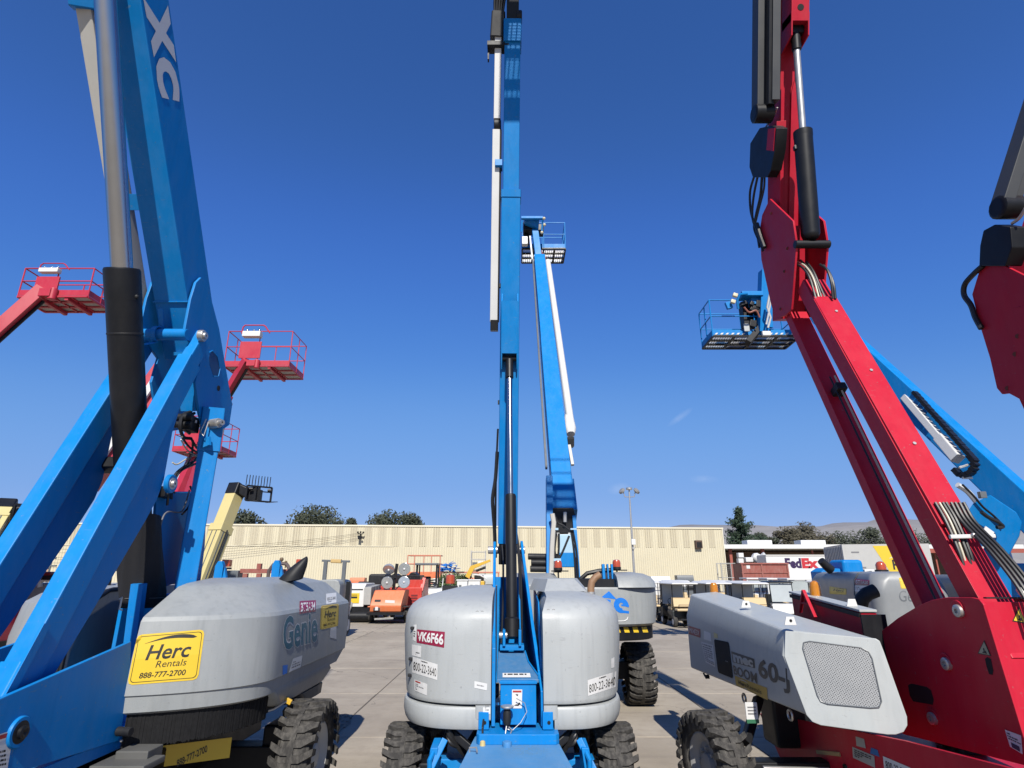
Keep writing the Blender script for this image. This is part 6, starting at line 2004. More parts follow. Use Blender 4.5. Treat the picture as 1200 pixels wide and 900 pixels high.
for nm, quad, fn in (('a', ((972, 687), (992, 690), (992, 697), (972, 696)), 'h'), ('b', ((1001, 678), (1019, 680), (1019, 686), (1001, 685)), 'm'), ('c', ((1001, 686), (1019, 687), (1019, 694), (1001, 693)), 'w'), ('d', ((1053, 677), (1075, 676), (1077, 689), (1056, 690)), 'h')):
    try:
        if fn == 'h':
            herc(GB, quad, gcv, False)
        elif fn == 'm':
            sticker(GB, quad, gcv, MAROON, [('BT1A20', PAPER, (.1, .2, .9, .8))], 'maroon unit number decal')
        else:
            d, f = sticker(GB, quad, gcv, PAPER)
            print_lines(f, d, (.1, .2, .9, .8), 2, FAINT, 3)
    except ValueError as e:
        print('NOTE', e)
try:
    f = Face(((1053, 692), (1085, 692), (1087, 705), (1054, 705)), gcv)
    f.put(text_shape('Genie', .0, .06), GREYD, gcv, 'lettering', (0, 0, 1, 1), .003)
except ValueError as e:
    print('NOTE', e)

# ================================================================== a second red lift at the far right, only its elbow in the picture
FR = thing('boom_lift', 'red boom lift reaching in at the photo edge, black guard at its elbow', 'boom lift', (7.2, 7.5, 0))
FX = 6.3
fe = [(1146, 322), (1153, 309), (1163, 304), (1215, 330), (1225, 430), (1208, 476), (1195, 468), (1182, 461), (1174, 462), (1168, 455), (1160, 420), (1147, 378), (1139, 345)]
FP = [ax(x, y, FX) for x, y in fe]
fep = simple('elbow_plate', RED, FR, lambda b: b.prism(FP, (.04, 0, 0)), bevel=.008)
simple('elbow_plate', RED, FR, lambda b: b.prism([p + V((.5, 0, 0)) for p in FP], (.04, 0, 0)), bevel=.008)
for x, y in ((1148, 318), (1190, 415), (1193, 394), (1181, 455)):
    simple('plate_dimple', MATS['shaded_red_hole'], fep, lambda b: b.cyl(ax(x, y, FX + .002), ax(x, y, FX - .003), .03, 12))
fd0, fd1 = ax(1192, 330, FX + .06), z_at(1268, 90, 7.5)
fub = (fd1 - fd0).normalized()
fsd = fub.cross(V((0, 1, 0))).normalized()
fb = simple('upper_boom', RED, FR, lambda b: b.beam(fd0 + V((.25, .1, 0)) - fub * .4, fd0 + V((.25, .1, 0)) + fub * 5, .36, .46, fsd, .05))
fr0 = ax(1174, 240, FX - .02)
simple('cable_tray', TG, FR, lambda b: b.beam(fr0, fr0 + fub * 4, .14, .26, fsd, .1))
simple('tray_channel', BLACK, FR, lambda b: b.beam(fr0 + V((.11, .05, .08)), fr0 + V((.11, .05, .08)) + fub * 4, .07, .26, fsd, .1))
simple('inner_tray', TG, FR, lambda b: b.beam(fr0 + V((.21, .05, .12)), fr0 + V((.21, .05, .12)) + fub * 4, .11, .22, fsd, .1))
simple('tray_end', BLACK, FR, lambda b: b.lathe(fr0 + V((-.09, 0, -.04)), fr0 + V((.22, 0, -.04)), [(0, .1), (.03, .15), (.28, .15), (.31, .1)], 14))
fg = [(1152, 270), (1165, 263), (1184, 266), (1186, 290), (1178, 312), (1147, 312), (1148, 288)]
simple('hose_guard', BLACK, FR, lambda b: b.prism([ax(x, y, FX - .06) for x, y in fg], (.22, 0, 0)), bevel=.015)
for dx in (0, .04):
    hose(FR, [ax(x, y, FX - .03 + dx) for x, y in ((1152, 311), (1142, 320), (1131, 333), (1130, 346), (1138, 358), (1143, 372), (1150, 385))], .035)
hose(FR, [ax(x, y, FX + .02) for x, y in ((1186, 262), (1194, 256), (1202, 244))], .02, STEEL)
lf0, lf1 = z_at(1212, 400, 7.9), z_at(1400, 760, 6.2)
simple('riser_link', RED, FR, lambda b: b.beam(lf1, lf0, .32, .36, (1, .2, .3), .06))
simple('rear_link', RED, FR, lambda b: b.beam(lf1 + V((.1, .55, 0)), lf0 + V((.1, .4, -.1)), .3, .24, (1, .2, .3), .06))
TXc = lf1.x - .3
simple('tower', RED, FR, lambda b: b.prism([V((TXc, lf1.y - .6, .9)), V((TXc, lf1.y - .5, lf1.z + .3)), V((TXc, lf1.y + .4, lf1.z + .3)), V((TXc, lf1.y + 1.0, 1.7)), V((TXc, lf1.y + 1.0, .9))], (.6, 0, 0)), bevel=.01)
fram = simple('ram_barrel', BLACK, FR, lambda b: b.cyl(fd0 + V((.25, -.45, -.3)), fd0 + V((.25, -.45, -.3)) + fub * 1.6, .12, 20))
simple('ram_rod', STEEL, fram, lambda b: b.cyl(fd0 + V((.25, -.45, -.3)) + fub * 1.55, fd0 + V((.25, -.45, -.3)) + fub * 3.2, .045, 16))
simple('far_cover', GREYM, FR, lambda b: b.box((TXc + 1.25, 7.4, 1.5), (.9, 3.0, .95)), bevel=.06)
simple('chassis', BLACK, FR, lambda b: b.box((TXc + .3, 6.8, .62), (1.0, 3.6, .4)), bevel=.02)
for x in (TXc - .75, TXc + 1.4):
    for y in (5.6, 8.6):
        wheel(FR, (x, y, .48), .48, .37, 1 if x > TXc else -1)

# ================================================================== red lifts in the distance at the left, their baskets against the sky
def far_red(px, py, zc, w, label, jib_to, base_px, dep=.95, hgt=1.05, yaw=0.0):
    K = hgt / 1.05
    P = z_at(px, py, zc)
    r = thing('boom_lift', label, 'boom lift', (P.x, P.y, 0), 'red boom lifts with raised baskets')
    q = platform_parts(r, P, w, dep, hgt, (REDFAR, REDFAR, STEEL), yaw=yaw, posts=6)
    simple('floor_plate', mat('light_deck_metal', (.45, .44, .42), .5), r, lambda b: b.box(P + V((0, 0, .02)), (w * .96, dep * .95, .012), M.Rotation(yaw, 3, 'Z')))
    simple('control_console', WHITE, r, lambda b: b.box(q(-.22, -1.12, .92 * K), (.28 * w, .2 * K, .16 * K), M.Rotation(yaw, 3, 'Z')), bevel=.02)
    simple('console_knob', CHROME, r, lambda b: [b.ball(q(-.22 + dx, -1.1, 1.05 * K), .035 * K, 8) for dx in (-.18, .02, .2)])
    simple('console_guard', REDFAR, r, lambda b: b.tube([q(-.6, -1, .98 * K), q(-.58, -1, 1.18 * K), q(-.52, -1, 1.24 * K), q(.05, -1, 1.24 * K), q(.12, -1, 1.2 * K), q(.28, -1, 1.0 * K)], .02 * K, 6))
    simple('back_plate', REDFAR, r, lambda b: b.box(q(-.25, -1.02, .48 * K), (.33 * w, .05, .5 * K), M.Rotation(yaw, 3, 'Z')), bevel=.01)
    simple('rotator', REDFAR, r, lambda b: [b.box(q(-.1, -1.15, .05), (.30, .25, .22)), b.cyl(q(.05, -1.15, -.12), q(.05, -1.15, .2), .10)], bevel=.01)
    for x in (-.35, .4):
        simple('floor_rib', REDFAR, r, lambda b: b.beam(q(x, -1, -.04), q(x, 1, -.06), .10, .10, (1, 0, 0), .1))
    J0 = q(-.28, -1.1, .2)
    J1 = z_at(*jib_to)
    jd = (J1 - J0).normalized()
    jb = simple('jib', REDFAR, r, lambda b: b.beam(J0, J1, .26, .30, jd.cross(V((0, 0, 1))), .06))
    simple('jib_ram', BLACK, jb, lambda b: b.tube([J0 + V((0, .1, -.3)), J1 + V((0, .1, -.28))], .05, 8))
    simple('jib_label', PAPER, jb, lambda b: b.beam(J0.lerp(J1, .70) + V((0, -.16, .10)), J0.lerp(J1, .80) + V((0, -.16, .10)), .2, .05, jd.cross(V((0, 0, 1))), .1))
    simple('jib_foot', REDFAR, r, lambda b: b.beam(J1 - jd * .3, J1 + jd * .25 + V((0, 0, -.2)), .3, .5, jd.cross(V((0, 0, 1))), .08))
    B0 = z_at(*base_px)
    bd2 = (B0 - J1).normalized()
    bmm = simple('boom_tube', REDFAR, r, lambda b: b.beam(J1, J1.lerp(B0, .92), .36, .42, bd2.cross(V((0, 0, 1))), .05, .44, .5))
    sdv = bd2.cross(V((0, 0, 1))).normalized()
    upv = sdv.cross(bd2).normalized()
    simple('cable_tray', WHITE, bmm, lambda b: b.beam(J1 + sdv * .26, J1.lerp(B0, .9) + sdv * .30, .12, .3, sdv, .1))
    # turntable, chassis and wheels on the ground
    G = V((B0.x, B0.y, 0))
    simple('tower', REDFAR, r, lambda b: b.prism([G + V((-.3, -.8, .9)), G + V((-.3, -.7, B0.z)), G + V((-.3, .3, B0.z + .3)), G + V((-.3, .9, .9))], (.6, 0, 0)), bevel=.02)
    simple('engine_cover', GREYM, r, lambda b: b.box(G + V((-.9, .2, 1.5)), (.7, 2.6, .9)), bevel=.08)
    simple('chassis', BLACK, r, lambda b: b.box(G + V((0, 0, .62)), (1.0, 3.2, .4)), bevel=.02)
    for x in (-1.0, 1.0):
        for y in (-1.2, 1.2):
            wheel(r, G + V((x, y, .48)), .48, .38, 1 if x > 0 else -1, lugs=14)
    return r
far_red(77, 357, 16.0, 1.85, 'red boom lift whose basket hangs highest in the sky', (-32, 413, 14.6), (-150, 640, 14.0), .95, .84)
far_red(310, 437, 22.0, 2.35, 'red boom lift whose basket hangs level with the blue lift\'s knee', (261, 470, 21.5), (196, 668, 21.0), 1.5, 1.36)
far_red(240, 532, 25.0, 2.0, 'red boom lift whose basket peeps out low behind the blue rear link', (236, 520, 25.4), (168, 672, 22.5), 1.4, 1.25)
# fourth one: only a length of boom shows between ram and arm
r4 = thing('boom_lift', 'red boom lift showing only a short length of boom behind the black ram', 'boom lift', (-12, 14, 0), 'red boom lifts with raised baskets')
k0, k1 = z_at(100, 570, 14.2), z_at(198, 428, 15.5)
kd = (k1 - k0).normalized()
ks = kd.cross(V((0, 0, 1))).normalized()
simple('boom_tube', REDFAR, r4, lambda b: b.beam(k0, k1, .42, .5, ks, .05))
simple('cable_tray', WHITE, r4, lambda b: b.beam(k0 + ks * .28 + V((0, 0, -.1)), k1 + ks * .28 + V((0, 0, -.1)), .12, .16, ks, .1))
simple('upper_tray', WHITE, r4, lambda b: b.beam(k0 - ks * .1 + V((0, .1, .34)), k1 - ks * .1 + V((0, .1, .34)), .3, .10, ks, .1))
kk = k0
k0 = z_at(10, 695, 13.6)
simple('riser_link', REDFAR, r4, lambda b: b.beam(k0, kk, .4, .4, ks, .06))
simple('chassis', BLACK, r4, lambda b: b.box((k0.x - .5, k0.y, .62), (1.0, 3.2, .4)), bevel=.02)
simple('tower', REDFAR, r4, lambda b: b.box((k0.x - .3, k0.y, 1.4), (.5, 1.4, 1.4)), bevel=.02)
for x in (-1.0, 1.0):
    for y in (-1.2, 1.2):
        wheel(r4, (k0.x - .5 + x, k0.y + y, .48), .48, .38, 1 if x > 0 else -1, lugs=14)

# ================================================================== cream telehandlers with raised booms
def telehandler(label, b0, b1, full):
    A, B = z_at(*b0), z_at(*b1)
    d = (B - A).normalized()
    s = d.cross(V((0, 0, 1))).normalized()
    u = s.cross(d).normalized()
    if u.z < 0:
        u = -u
    r = thing('telehandler', label, 'telehandler', (A.x, A.y, 0), 'cream telehandlers')
    bo = simple('boom_tube', CREAM, r, lambda b: b.beam(A, A.lerp(B, .66), .54, .56, s, .05))
    simple('inner_boom', CREAM, bo, lambda b: b.beam(A.lerp(B, .6), B, .46, .5, s, .05))
    simple('boom_collar', CREAM, bo, lambda b: b.beam(A.lerp(B, .63), A.lerp(B, .69), .58, .62, s, .05))
    for t in (-.12, .12):
        for sg in (-1, 1):
            simple('boom_groove', GREYD, bo, lambda b: b.beam(A + s * t * .8 + u * .285 * sg, A.lerp(B, .64) + s * t * .8 + u * .285 * sg, .035, .012, s, .1))
            simple('boom_groove', GREYD, bo, lambda b: b.beam(A + s * .274 * sg + u * t, A.lerp(B, .64) + s * .274 * sg + u * t, .012, .035, s, .1))
    simple('boom_hose', HOSE, bo, lambda b: b.tube([A + s * .3, A.lerp(B, .65) + s * .3], .03, 6))
    K = .66
    simple('boom_head', BLACK, r, lambda b: [b.beam(B - d * .15, B + d * .30, .5, .54, s, .1), b.beam(B + d * .2 + V((.1, 0, -.05)), B + d * .25 + V((.5, 0, -.28)), .45, .38, (0, 1, 0), .15)], bevel=.02)
    c = B + d * .18 + V((.72, 0, -.20))
    def w(x, y, z):
        return c + V((x * K, y * K, z * K))
    def carriage(b):
        b.beam(w(-.3, -.5, .38), w(.75, .45, .38), .06, .075, (0, 0, 1), .1)
        b.beam(w(-.3, -.5, -.45), w(.75, .45, -.45), .06, .075, (0, 0, 1), .1)
        for t in (0, .5, 1):
            b.beam(w(-.3 + 1.05 * t, -.5 + .95 * t, -.45), w(-.3 + 1.05 * t, -.5 + .95 * t, .38), .065, .06, (1, 0, 0), .1)
        b.box(w(-.15, 0, -.03), (.38, .28, .48))
        b.box(w(.2, .1, -.1), (.16, .2, .4))
        b.beam(w(.3, 0, .1), w(.75, .45, .1), .04, .04, (0, 0, 1), .1)
        for t in (.1, .85):
            b.cyl(w(-.3 + 1.05 * t, -.55 + .95 * t, .2), w(-.1 + 1.05 * t, -.5 + .95 * t, .2), .05, 8)
    simple('fork_carriage', BLACK, r, carriage)
    for k in range(9 if full else 0):
        p = w(-.38 + 1.0 * k / 8, -.5 + .9 * k / 8, .4)
        simple('load_guard_bar', BLACK, r, lambda b: b.tube([p, p + V((0, 0, .40))], .016, 5))
    for t in (.1, .85):
        p = w(-.3 + 1.05 * t, -.5 + .95 * t, -.48)
        simple('fork', BLACK, r, lambda b: b.beam(p, p + V((.6, -.5, -.04)), .10, .04, (1, 1, 0), .1, .06, .02))
    # body on the ground
    G = V((A.x - .4, A.y, 0))
    simple('body', CREAM, r, lambda b: b.prism([G + V((-2.2, -.9, .9)), G + V((1.8, -.9, .9)), G + V((1.6, -.9, 1.35)), G + V((.2, -.9, 1.5)), G + V((-2.0, -.9, 1.5))], (0, 1.8, 0)), bevel=.06)
    cb = simple('cab', BLACK, r, lambda b: b.box(G + V((-.4, -.65, 1.75)), (1.2, .7, .9)), bevel=.06)
    for x in (-1.5, 1.3):
        for y in (-.85, .85):
            wheel(r, G + V((x, y, .6)), .6, .4, 1, lugs=14, yaw=R(90))
    return r
telehandler('cream telehandler whose black forks stand against the sky before the warehouse', (222, 715, 20.0), (276, 577, 22.5), True)
telehandler('cream telehandler at the edge whose black boom head shows beside the far blue arm', (-20, 640, 17.5), (6, 598, 19.0), False)
# ================================================================== things parked across the yard
def local(name, label, cat, px, d, group=None):          # an Empty on the ground under a pixel column
    r = ray(px, 690)
    t = d / r.y
    return thing(name, label, cat, (r.x * t, d, 0), group)
class L:                                                  # build in the thing's own coordinates
    def __init__(s, root):
        s.o = root.location.copy()
        s.r = root
    def __call__(s, x, y, z):
        return s.o + V((x, y, z))
def smallwheel(parent, c, r, w, nm='wheel'):
    c = V(c)
    b = MB()
    b.lathe(c - V((w / 2, 0, 0)), c + V((w / 2, 0, 0)), [(.0, r * .55), (0, r * .8), (.03, r * .95), (w * .3, r), (w * .7, r), (w - .03, r * .95), (w, r * .8), (w, r * .55)], 20)
    o = b.build(nm, RUBBER, parent)
    simple('rim', RIMW, o, lambda q: q.lathe(c - V((w / 2 + .004, 0, 0)), c + V((w / 2 + .004, 0, 0)), [(0, r * .5), (.01, r * .54), (w - .002, r * .54), (w + .008, r * .5)], 16))
    return o

# ---- golf carts
def cart(label, roofm, seatm, bodym, loc, rz):
    r = thing('golf_cart', label, 'golf cart', (0, 0, 0), 'golf carts parked in rows')
    simple('roof', roofm, r, lambda b: b.loft([[V((sx * w, sy * l + .05, z)) for sx, sy in ((-1, -1), (1, -1), (1, 1), (-1, 1))] for w, l, z in ((.56, 1.0, 1.80), (.60, 1.06, 1.82), (.60, 1.06, 1.85), (.50, .95, 1.90))]), bevel=.015)
    for x in (-.54, .54):
        simple('roof_post', BLACK, r, lambda b: b.tube([(x, .95, 1.82), (x, .98, 1.2), (x, 1.02, .75)], .02, 6))
        simple('roof_post', BLACK, r, lambda b: b.tube([(x, -.75, 1.82), (x, -.72, 1.2), (x, -.62, .7)], .02, 6))
    simple('seat_back', seatm, r, lambda b: b.beam((0, -.42, .82), (0, -.52, 1.22), 1.05, .10, (1, 0, 0), .35))
    simple('seat', seatm, r, lambda b: b.box((0, -.15, .76), (1.08, .56, .14)), bevel=.05)
    simple('rear_seat_back', seatm, r, lambda b: b.beam((0, -.66, .86), (0, -.60, 1.2), 1.0, .08, (1, 0, 0), .35))
    simple('rear_seat', seatm, r, lambda b: b.box((0, -.98, .74), (1.0, .42, .10)), bevel=.04)
    simple('body', bodym, r, lambda b: b.prism([V((-.58, -.7, .36)), V((-.58, -.7, .7)), V((-.58, .1, .7)), V((-.58, .14, .34)), V((-.58, .75, .32)), V((-.58, .8, .85)), V((-.58, 1.25, .7)), V((-.58, 1.35, .34))], (1.16, 0, 0)), bevel=.05)
    simple('foot_board', BLACKM, r, lambda b: [b.box((0, -1.25, .36), (.9, .4, .04)), b.box((0, -.95, .5), (.08, .5, .3))])
    simple('windscreen', mat('clear_sheet', (.55, .60, .62), .12, var=.1), r, lambda b: b.beam((0, .98, 1.78), (0, 1.0, .9), 1.02, .012, (1, 0, 0), .1))
    simple('steering_wheel', BLACK, r, lambda b: b.lathe((-.25, .42, 1.02), (-.25, .36, 1.06), [(0, .17), (.02, .19), (.05, .17)], 16, False, False))
    simple('grab_bar', BLACK, r, lambda b: b.tube([(-.4, -1.1, .6), (-.4, -1.15, .95), (.4, -1.15, .95), (.4, -1.1, .6)], .018, 6))
    for x in (-.5, .5):
        for y in (-.72, .98):
            smallwheel(r, (x, y, .23), .23, .2)
    r.location = loc
    r.rotation_euler = (0, 0, rz)
    return r
whc = [((7.75, 29.0), .04, 'cream seated golf cart nearest the grey cover with blue lettering'), ((9.45, 29.4), .0, 'golf cart in the front row, second from the cream seated one'), ((11.1, 29.2), -.05, 'golf cart in the front row behind the pale sheet metal cover'),
       ((6.9, 32.6), .03, 'golf cart in the second row partly hidden by the blue lettered cover'), ((8.6, 33.0), .0, 'golf cart in the second row just behind the cream seated one'), ((10.4, 32.8), .02, 'golf cart in the second row, its roof edge above the amber beacon'),
       ((12.3, 33.2), .06, 'white roofed golf cart beside the dark roofed one'), ((7.6, 36.8), .0, 'golf cart in the back row before the end of the warehouse'), ((9.7, 37.0), .0, 'golf cart in the back row in the middle'), ((12.0, 36.6), .0, 'golf cart in the back row next to the wire cage')]
first = None
for (x, y), a, lab in whc:
    if first is None:
        first = cart(lab, WHITE, CREAMSEAT, mat('green_black_body', (.03, .035, .035), .4), (x, y, 0), a)
    else:
        dup(first, (x, y, 0), a, lab)
cart('golf cart with a dark roof and white body before the rusty red container', BLACK, CREAMSEAT, WHITE, (14.0, 33.0, 0), R(170))
cart('golf cart with white roof and orange panel behind the red lift', WHITE, ORANGE, WHITE, (17.6, 34.5, 0), R(20))

# ---- orange light tower trailer
t = local('light_tower', 'orange light tower trailer with four round lamps on a folded mast', 'light tower', 458, 31.0)
q = L(t)
simple('body', ORANGE, t, lambda b: b.prism([q(-.80, -.8, .52), q(-.80, -.86, .80), q(-.76, -.72, 1.12), q(-.70, -.45, 1.5), q(-.70, .8, 1.5), q(-.80, .9, .52)], (1.5, 0, 0)), bevel=.05)
simple('chassis', BLACK, t, lambda b: b.box(q(0, 0, .46), (1.75, 2.2, .12)))
simple('hatch', BLACKM, t, lambda b: b.prism([q(-.62, -.875, .58), q(-.30, -.875, .58), q(-.30, -.76, 1.08), q(-.60, -.76, 1.08)], (0, .03, 0)), bevel=.01)
simple('meter', PAPER, t, lambda b: b.box(q(-.45, -.90, .68), (.14, .03, .16)))
simple('name_strip', PAPER, t, lambda b: b.beam(q(-.08, -.80, 1.0), q(.38, -.80, .98), .02, .12, (0, 1, 0), .1))
for x in (-.42, .0):
    simple('tail_lamp', PAPER, t, lambda b: b.box(q(x, -.94, .47), (.16, .04, .08)))
simple('bumper', STEEL, t, lambda b: b.beam(q(-.5, -1.0, .22), q(.4, -1.0, .26), .03, .08, (0, 1, 0), .1))
for x in (-.86, .86):
    smallwheel(t, q(x, 0, .34), .34, .24)
    simple('fender', ORANGE if x < 0 else BLACK, t, lambda b: b.box(q(x, 0, .74), (.26, .95, .05)), bevel=.02)
mst = simple('mast', BLACK, t, lambda b: b.beam(q(.10, .1, 1.4), q(.22, .1, 2.75), .14, .14, (1, 0, 0), .1))
simple('mast_bar', BLACK, mst, lambda b: [b.beam(q(-.55, 0, 2.08), q(.95, 0, 2.08), .07, .06, (0, 0, 1), .1), b.beam(q(.05, 0, 1.35), q(.62, .1, 1.9), .06, .05, (0, 1, 0), .1)])
for x, z, tl in ((-.12, 2.52, .75), (.66, 2.50, .1), (-.16, 1.86, .15), (.68, 1.86, -.1)):
    c = q(x, -.15, z)
    ax_ = V((0, -math.cos(tl), -math.sin(tl)))
    lp = simple('lamp', mat('aluminium_dish', (.5, .5, .5), .35, metal=.6), t, lambda b: b.lathe(c - ax_ * .22, c + ax_ * .10, [(0, .08), (.06, .16), (.18, .26), (.28, .295), (.32, .295)], 22, True, False))
    simple('lamp_lens', LENS, lp, lambda b: b.lathe(c + ax_ * .09, c + ax_ * .105, [(0, .285), (.014, .26)], 22))
    simple('lamp_bulb', PAPER, lp, lambda b: b.ball(c + ax_ * .11, .055, 8))
# ---- red machine behind it
t = local('compressor', 'vermilion red compressor trailer behind the orange light tower', 'compressor', 477, 34.0)
q = L(t)
simple('body', REDV, t, lambda b: b.box(q(.15, 0, 1.0), (1.7, 2.6, 1.15)), bevel=.04)
simple('upper_frame', REDV, t, lambda b: [b.box(q(.55, 0, 1.75), (.9, 2.2, .42)), b.beam(q(.95, -1.2, 1.4), q(1.05, -.9, 2.05), .18, .12, (1, 0, 0), .1)], bevel=.02)
simple('engine', BLACK, t, lambda b: [b.box(q(-.05, 0, 1.98), (1.7, 1.6, .42)), b.cyl(q(-.6, -.7, 2.05), q(-.6, .4, 2.05), .22), b.cyl(q(.4, -.7, 2.1), q(.4, .3, 2.1), .25)], bevel=.02)
for k in range(4):
    simple('louvre', mat('dark_red_slot', (.18, .01, .012), .6), t, lambda b: b.box(q(.62, -1.31, .80 + .13 * k), (.34, .03, .07)))
simple('skid', BLACK, t, lambda b: b.box(q(.15, 0, .32), (1.7, 2.4, .2)))
for x in (-.75, 1.05):
    smallwheel(t, q(x, .2, .33), .33, .22)
t = local('generator', 'red generator with white lettering between white compressor and light tower', 'generator', 444, 34.6)
q = L(t)
simple('body', REDV, t, lambda b: b.box(q(0, 0, 1.05), (1.0, 2.2, 1.2)), bevel=.04)
simple('hood', BLACKM, t, lambda b: b.box(q(.05, 0, 1.95), (.95, 1.8, .6)), bevel=.12)
simple('name_strip', PAPER, t, lambda b: b.box(q(0, -1.11, 1.28), (.55, .02, .14)))
simple('yellow_panel', YELP, t, lambda b: b.box(q(.0, -1.12, .62), (.6, .03, .34)))
for x in (-.45, .45):
    smallwheel(t, q(x, 0, .33), .33, .2)
# ---- white compressor with a yellow decal
t = local('compressor', 'white compressor trailer with a yellow decal on its nose', 'compressor', 424, 32.0)
q = L(t)
bo = simple('body', WHITE, t, lambda b: b.prism([q(-.68, -.95, .70), q(-.70, -.95, 1.62), q(-.62, -.8, 1.80), q(-.62, 1.1, 1.80), q(-.70, 1.1, .70)], (1.05, 0, 0)), bevel=.05)
simple('side_panel', mat('pale_grey_panel', (.42, .42, .40), .5), t, lambda b: b.prism([q(.36, -.93, .80), q(.36, -.93, 1.62), q(.36, 1.3, 1.72), q(.36, 1.3, .80)], (.34, 0, 0)), bevel=.02)
for k in range(5):
    simple('louvre', GREYD, t, lambda b: b.box(q(.71, -.7 + .35 * k, 1.28), (.02, .10, .75)))
simple('black_band', BLACK, t, lambda b: b.box(q(-.17, -.96, 1.52), (.92, .02, .045)))
f = simple('yellow_panel', YEL, t, lambda b: b.box(q(-.17, -.965, 1.12), (.62, .02, .46)))
simple('panel_print', INK, f, lambda b: [b.box(q(-.17, -.978, 1.15), (.42, .004, .09)), b.box(q(-.12, -.978, 1.26), (.3, .004, .03))])
simple('skid', BLACK, t, lambda b: [b.box(q(0, .1, .56), (1.35, 2.3, .24)), b.cyl(q(-.25, -1.05, .28), q(.75, -1.05, .28), .24)])
simple('tow_bar', STEEL, t, lambda b: [b.tube([q(-.22, -.9, .95), q(-.2, -1.3, .6), q(-.28, -1.5, .12)], .045, 6), b.cyl(q(-.35, -1.4, .22), q(-.25, -1.4, .22), .17)])
for x in (-.72, .78):
    smallwheel(t, q(x, .2, .34), .34, .22)
# ---- white roller with a canopy
t = local('roller', 'white road roller with a dark flat canopy on posts', 'road roller', 502, 38.0)
q = L(t)
simple('body', WHITE, t, lambda b: b.prism([q(-1.0, -1.2, .5), q(-1.0, -1.2, 1.25), q(-.8, -.9, 1.42), q(-.8, .9, 1.42), q(-1.0, 1.2, .5)], (2.2, 0, 0)), bevel=.08)
yp = simple('yellow_panel', YEL, t, lambda b: b.box(q(0.05, -1.22, 1.02), (.75, .03, .18)))
simple('canopy', GREYD, t, lambda b: b.box(q(-.1, 0, 2.82), (1.35, 1.5, .12)), bevel=.03)
for x in (-.68, .52):
    simple('canopy_post', BLACK, t, lambda b: b.beam(q(x, -.55, 1.3), q(x + .02, -.5, 2.8), .12, .10, (1, 0, 0), .1))
    simple('canopy_post', BLACK, t, lambda b: b.beam(q(x, .6, 1.3), q(x, .6, 2.8), .08, .08, (1, 0, 0), .1))
simple('seat', BLACK, t, lambda b: [b.box(q(-.15, 0, 1.55), (.55, .5, .14)), b.box(q(-.15, .2, 1.85), (.5, .12, .5))], bevel=.04)
simple('cowl', GREYD, t, lambda b: b.prism([q(-.65, -.8, 1.4), q(-.55, -.8, 1.5), q(.4, -.8, 1.48), q(.6, -.8, 1.62), q(.6, -.8, 1.4)], (0, .3, 0)))
simple('mirror_post', WHITE, t, lambda b: b.tube([q(.9, -.6, 1.4), q(.95, -.6, 2.0)], .03, 6))
for y in (-1.0, 1.0):
    simple('drum', STEEL, t, lambda b: b.cyl(q(-.9, y, .5), q(.9, y, .5), .5, 24))
# ---- orange scissor lift
t = local('scissor_lift', 'orange scissor lift with railed deck behind the dark canopy', 'scissor lift', 497, 50.0)
q = L(t)
simple('deck', ORANGE, t, lambda b: b.box(q(0, 0, 2.15), (2.7, 1.6, .5)), bevel=.03)
simple('base', ORANGE, t, lambda b: b.box(q(0, 0, .6), (2.5, 1.6, .6)), bevel=.04)
for k in range(3):
    simple('scissor_arm', BLACK, t, lambda b: [b.beam(q(-1.1, -.6, .95 + .3 * k), q(1.1, -.6, 1.2 + .3 * k), .08, .1, (0, 1, 0), .1), b.beam(q(1.1, -.6, .95 + .3 * k), q(-1.1, -.6, 1.2 + .3 * k), .08, .1, (0, 1, 0), .1)])
RL_ = mat('faded_orange_rail', (.62, .22, .14), .5)
for z in (3.65, 3.0):
    simple('rail', RL_, t, lambda b: b.tube([q(-1.3, -.8, z), q(1.3, -.8, z), q(1.3, .8, z), q(-1.3, .8, z), q(-1.3, -.8, z)], .04, 6))
for x in (-1.3, -.75, 0, .6, 1.3):
    simple('rail_post', RL_, t, lambda b: b.tube([q(x, -.8, 2.3), q(x, -.8, 3.65)], .04, 6))
for x in (-.95, .95):
    for y in (-.65, .65):
        smallwheel(t, q(x, y, .35), .35, .24)
# ---- orange railing, shrubs, tarpaulin, rack, cabinets, digger
t = local('railing', 'long orange pipe railing in front of the cream warehouse', 'railing', 545, 58.0)
q = L(t)
for z in (2.35, 1.35):
    simple('rail', RL_, t, lambda b: b.tube([q(-4.5, 0, z), q(3.2, 0, z)], .07, 7))
for k in range(5):
    simple('post', RL_, t, lambda b: b.tube([q(-4.5 + 1.9 * k, 0, 0), q(-4.5 + 1.9 * k, 0, 2.35)], .06, 7))
for k, (px, h, w, lab) in enumerate(((523, 2.0, 1.9, 'wide green shrub in a planter nearest the white roller'), (533, 2.1, 1.4, 'middle green shrub behind the red beacon on the left grey cover'), (543, 2.0, 1.8, 'green shrub in a planter nearest the white cabinets'))):
    t = local('shrub', lab, 'shrub', px, 46.0 + k * .4, 'green shrubs in planters')
    q = L(t)
    simple('planter', mat('planter_tan', (.36, .25, .13), .7), t, lambda b: b.box(q(0, 0, .35), (1.2, .7, .7)), bevel=.03)
    simple('trunk', BARK, t, lambda b: b.tube([q(0, 0, .6), q(.05, 0, 1.4)], .05, 6))
    simple('foliage', LEAFG, t, lambda b: leafy(b, [(q(rnd.uniform(-.4, .4) * w / 2, 0, 1.0 + h * .5 * rnd.random()), (w * .28, .4, .4)) for _ in range(9)], 60, .09), smooth=0)
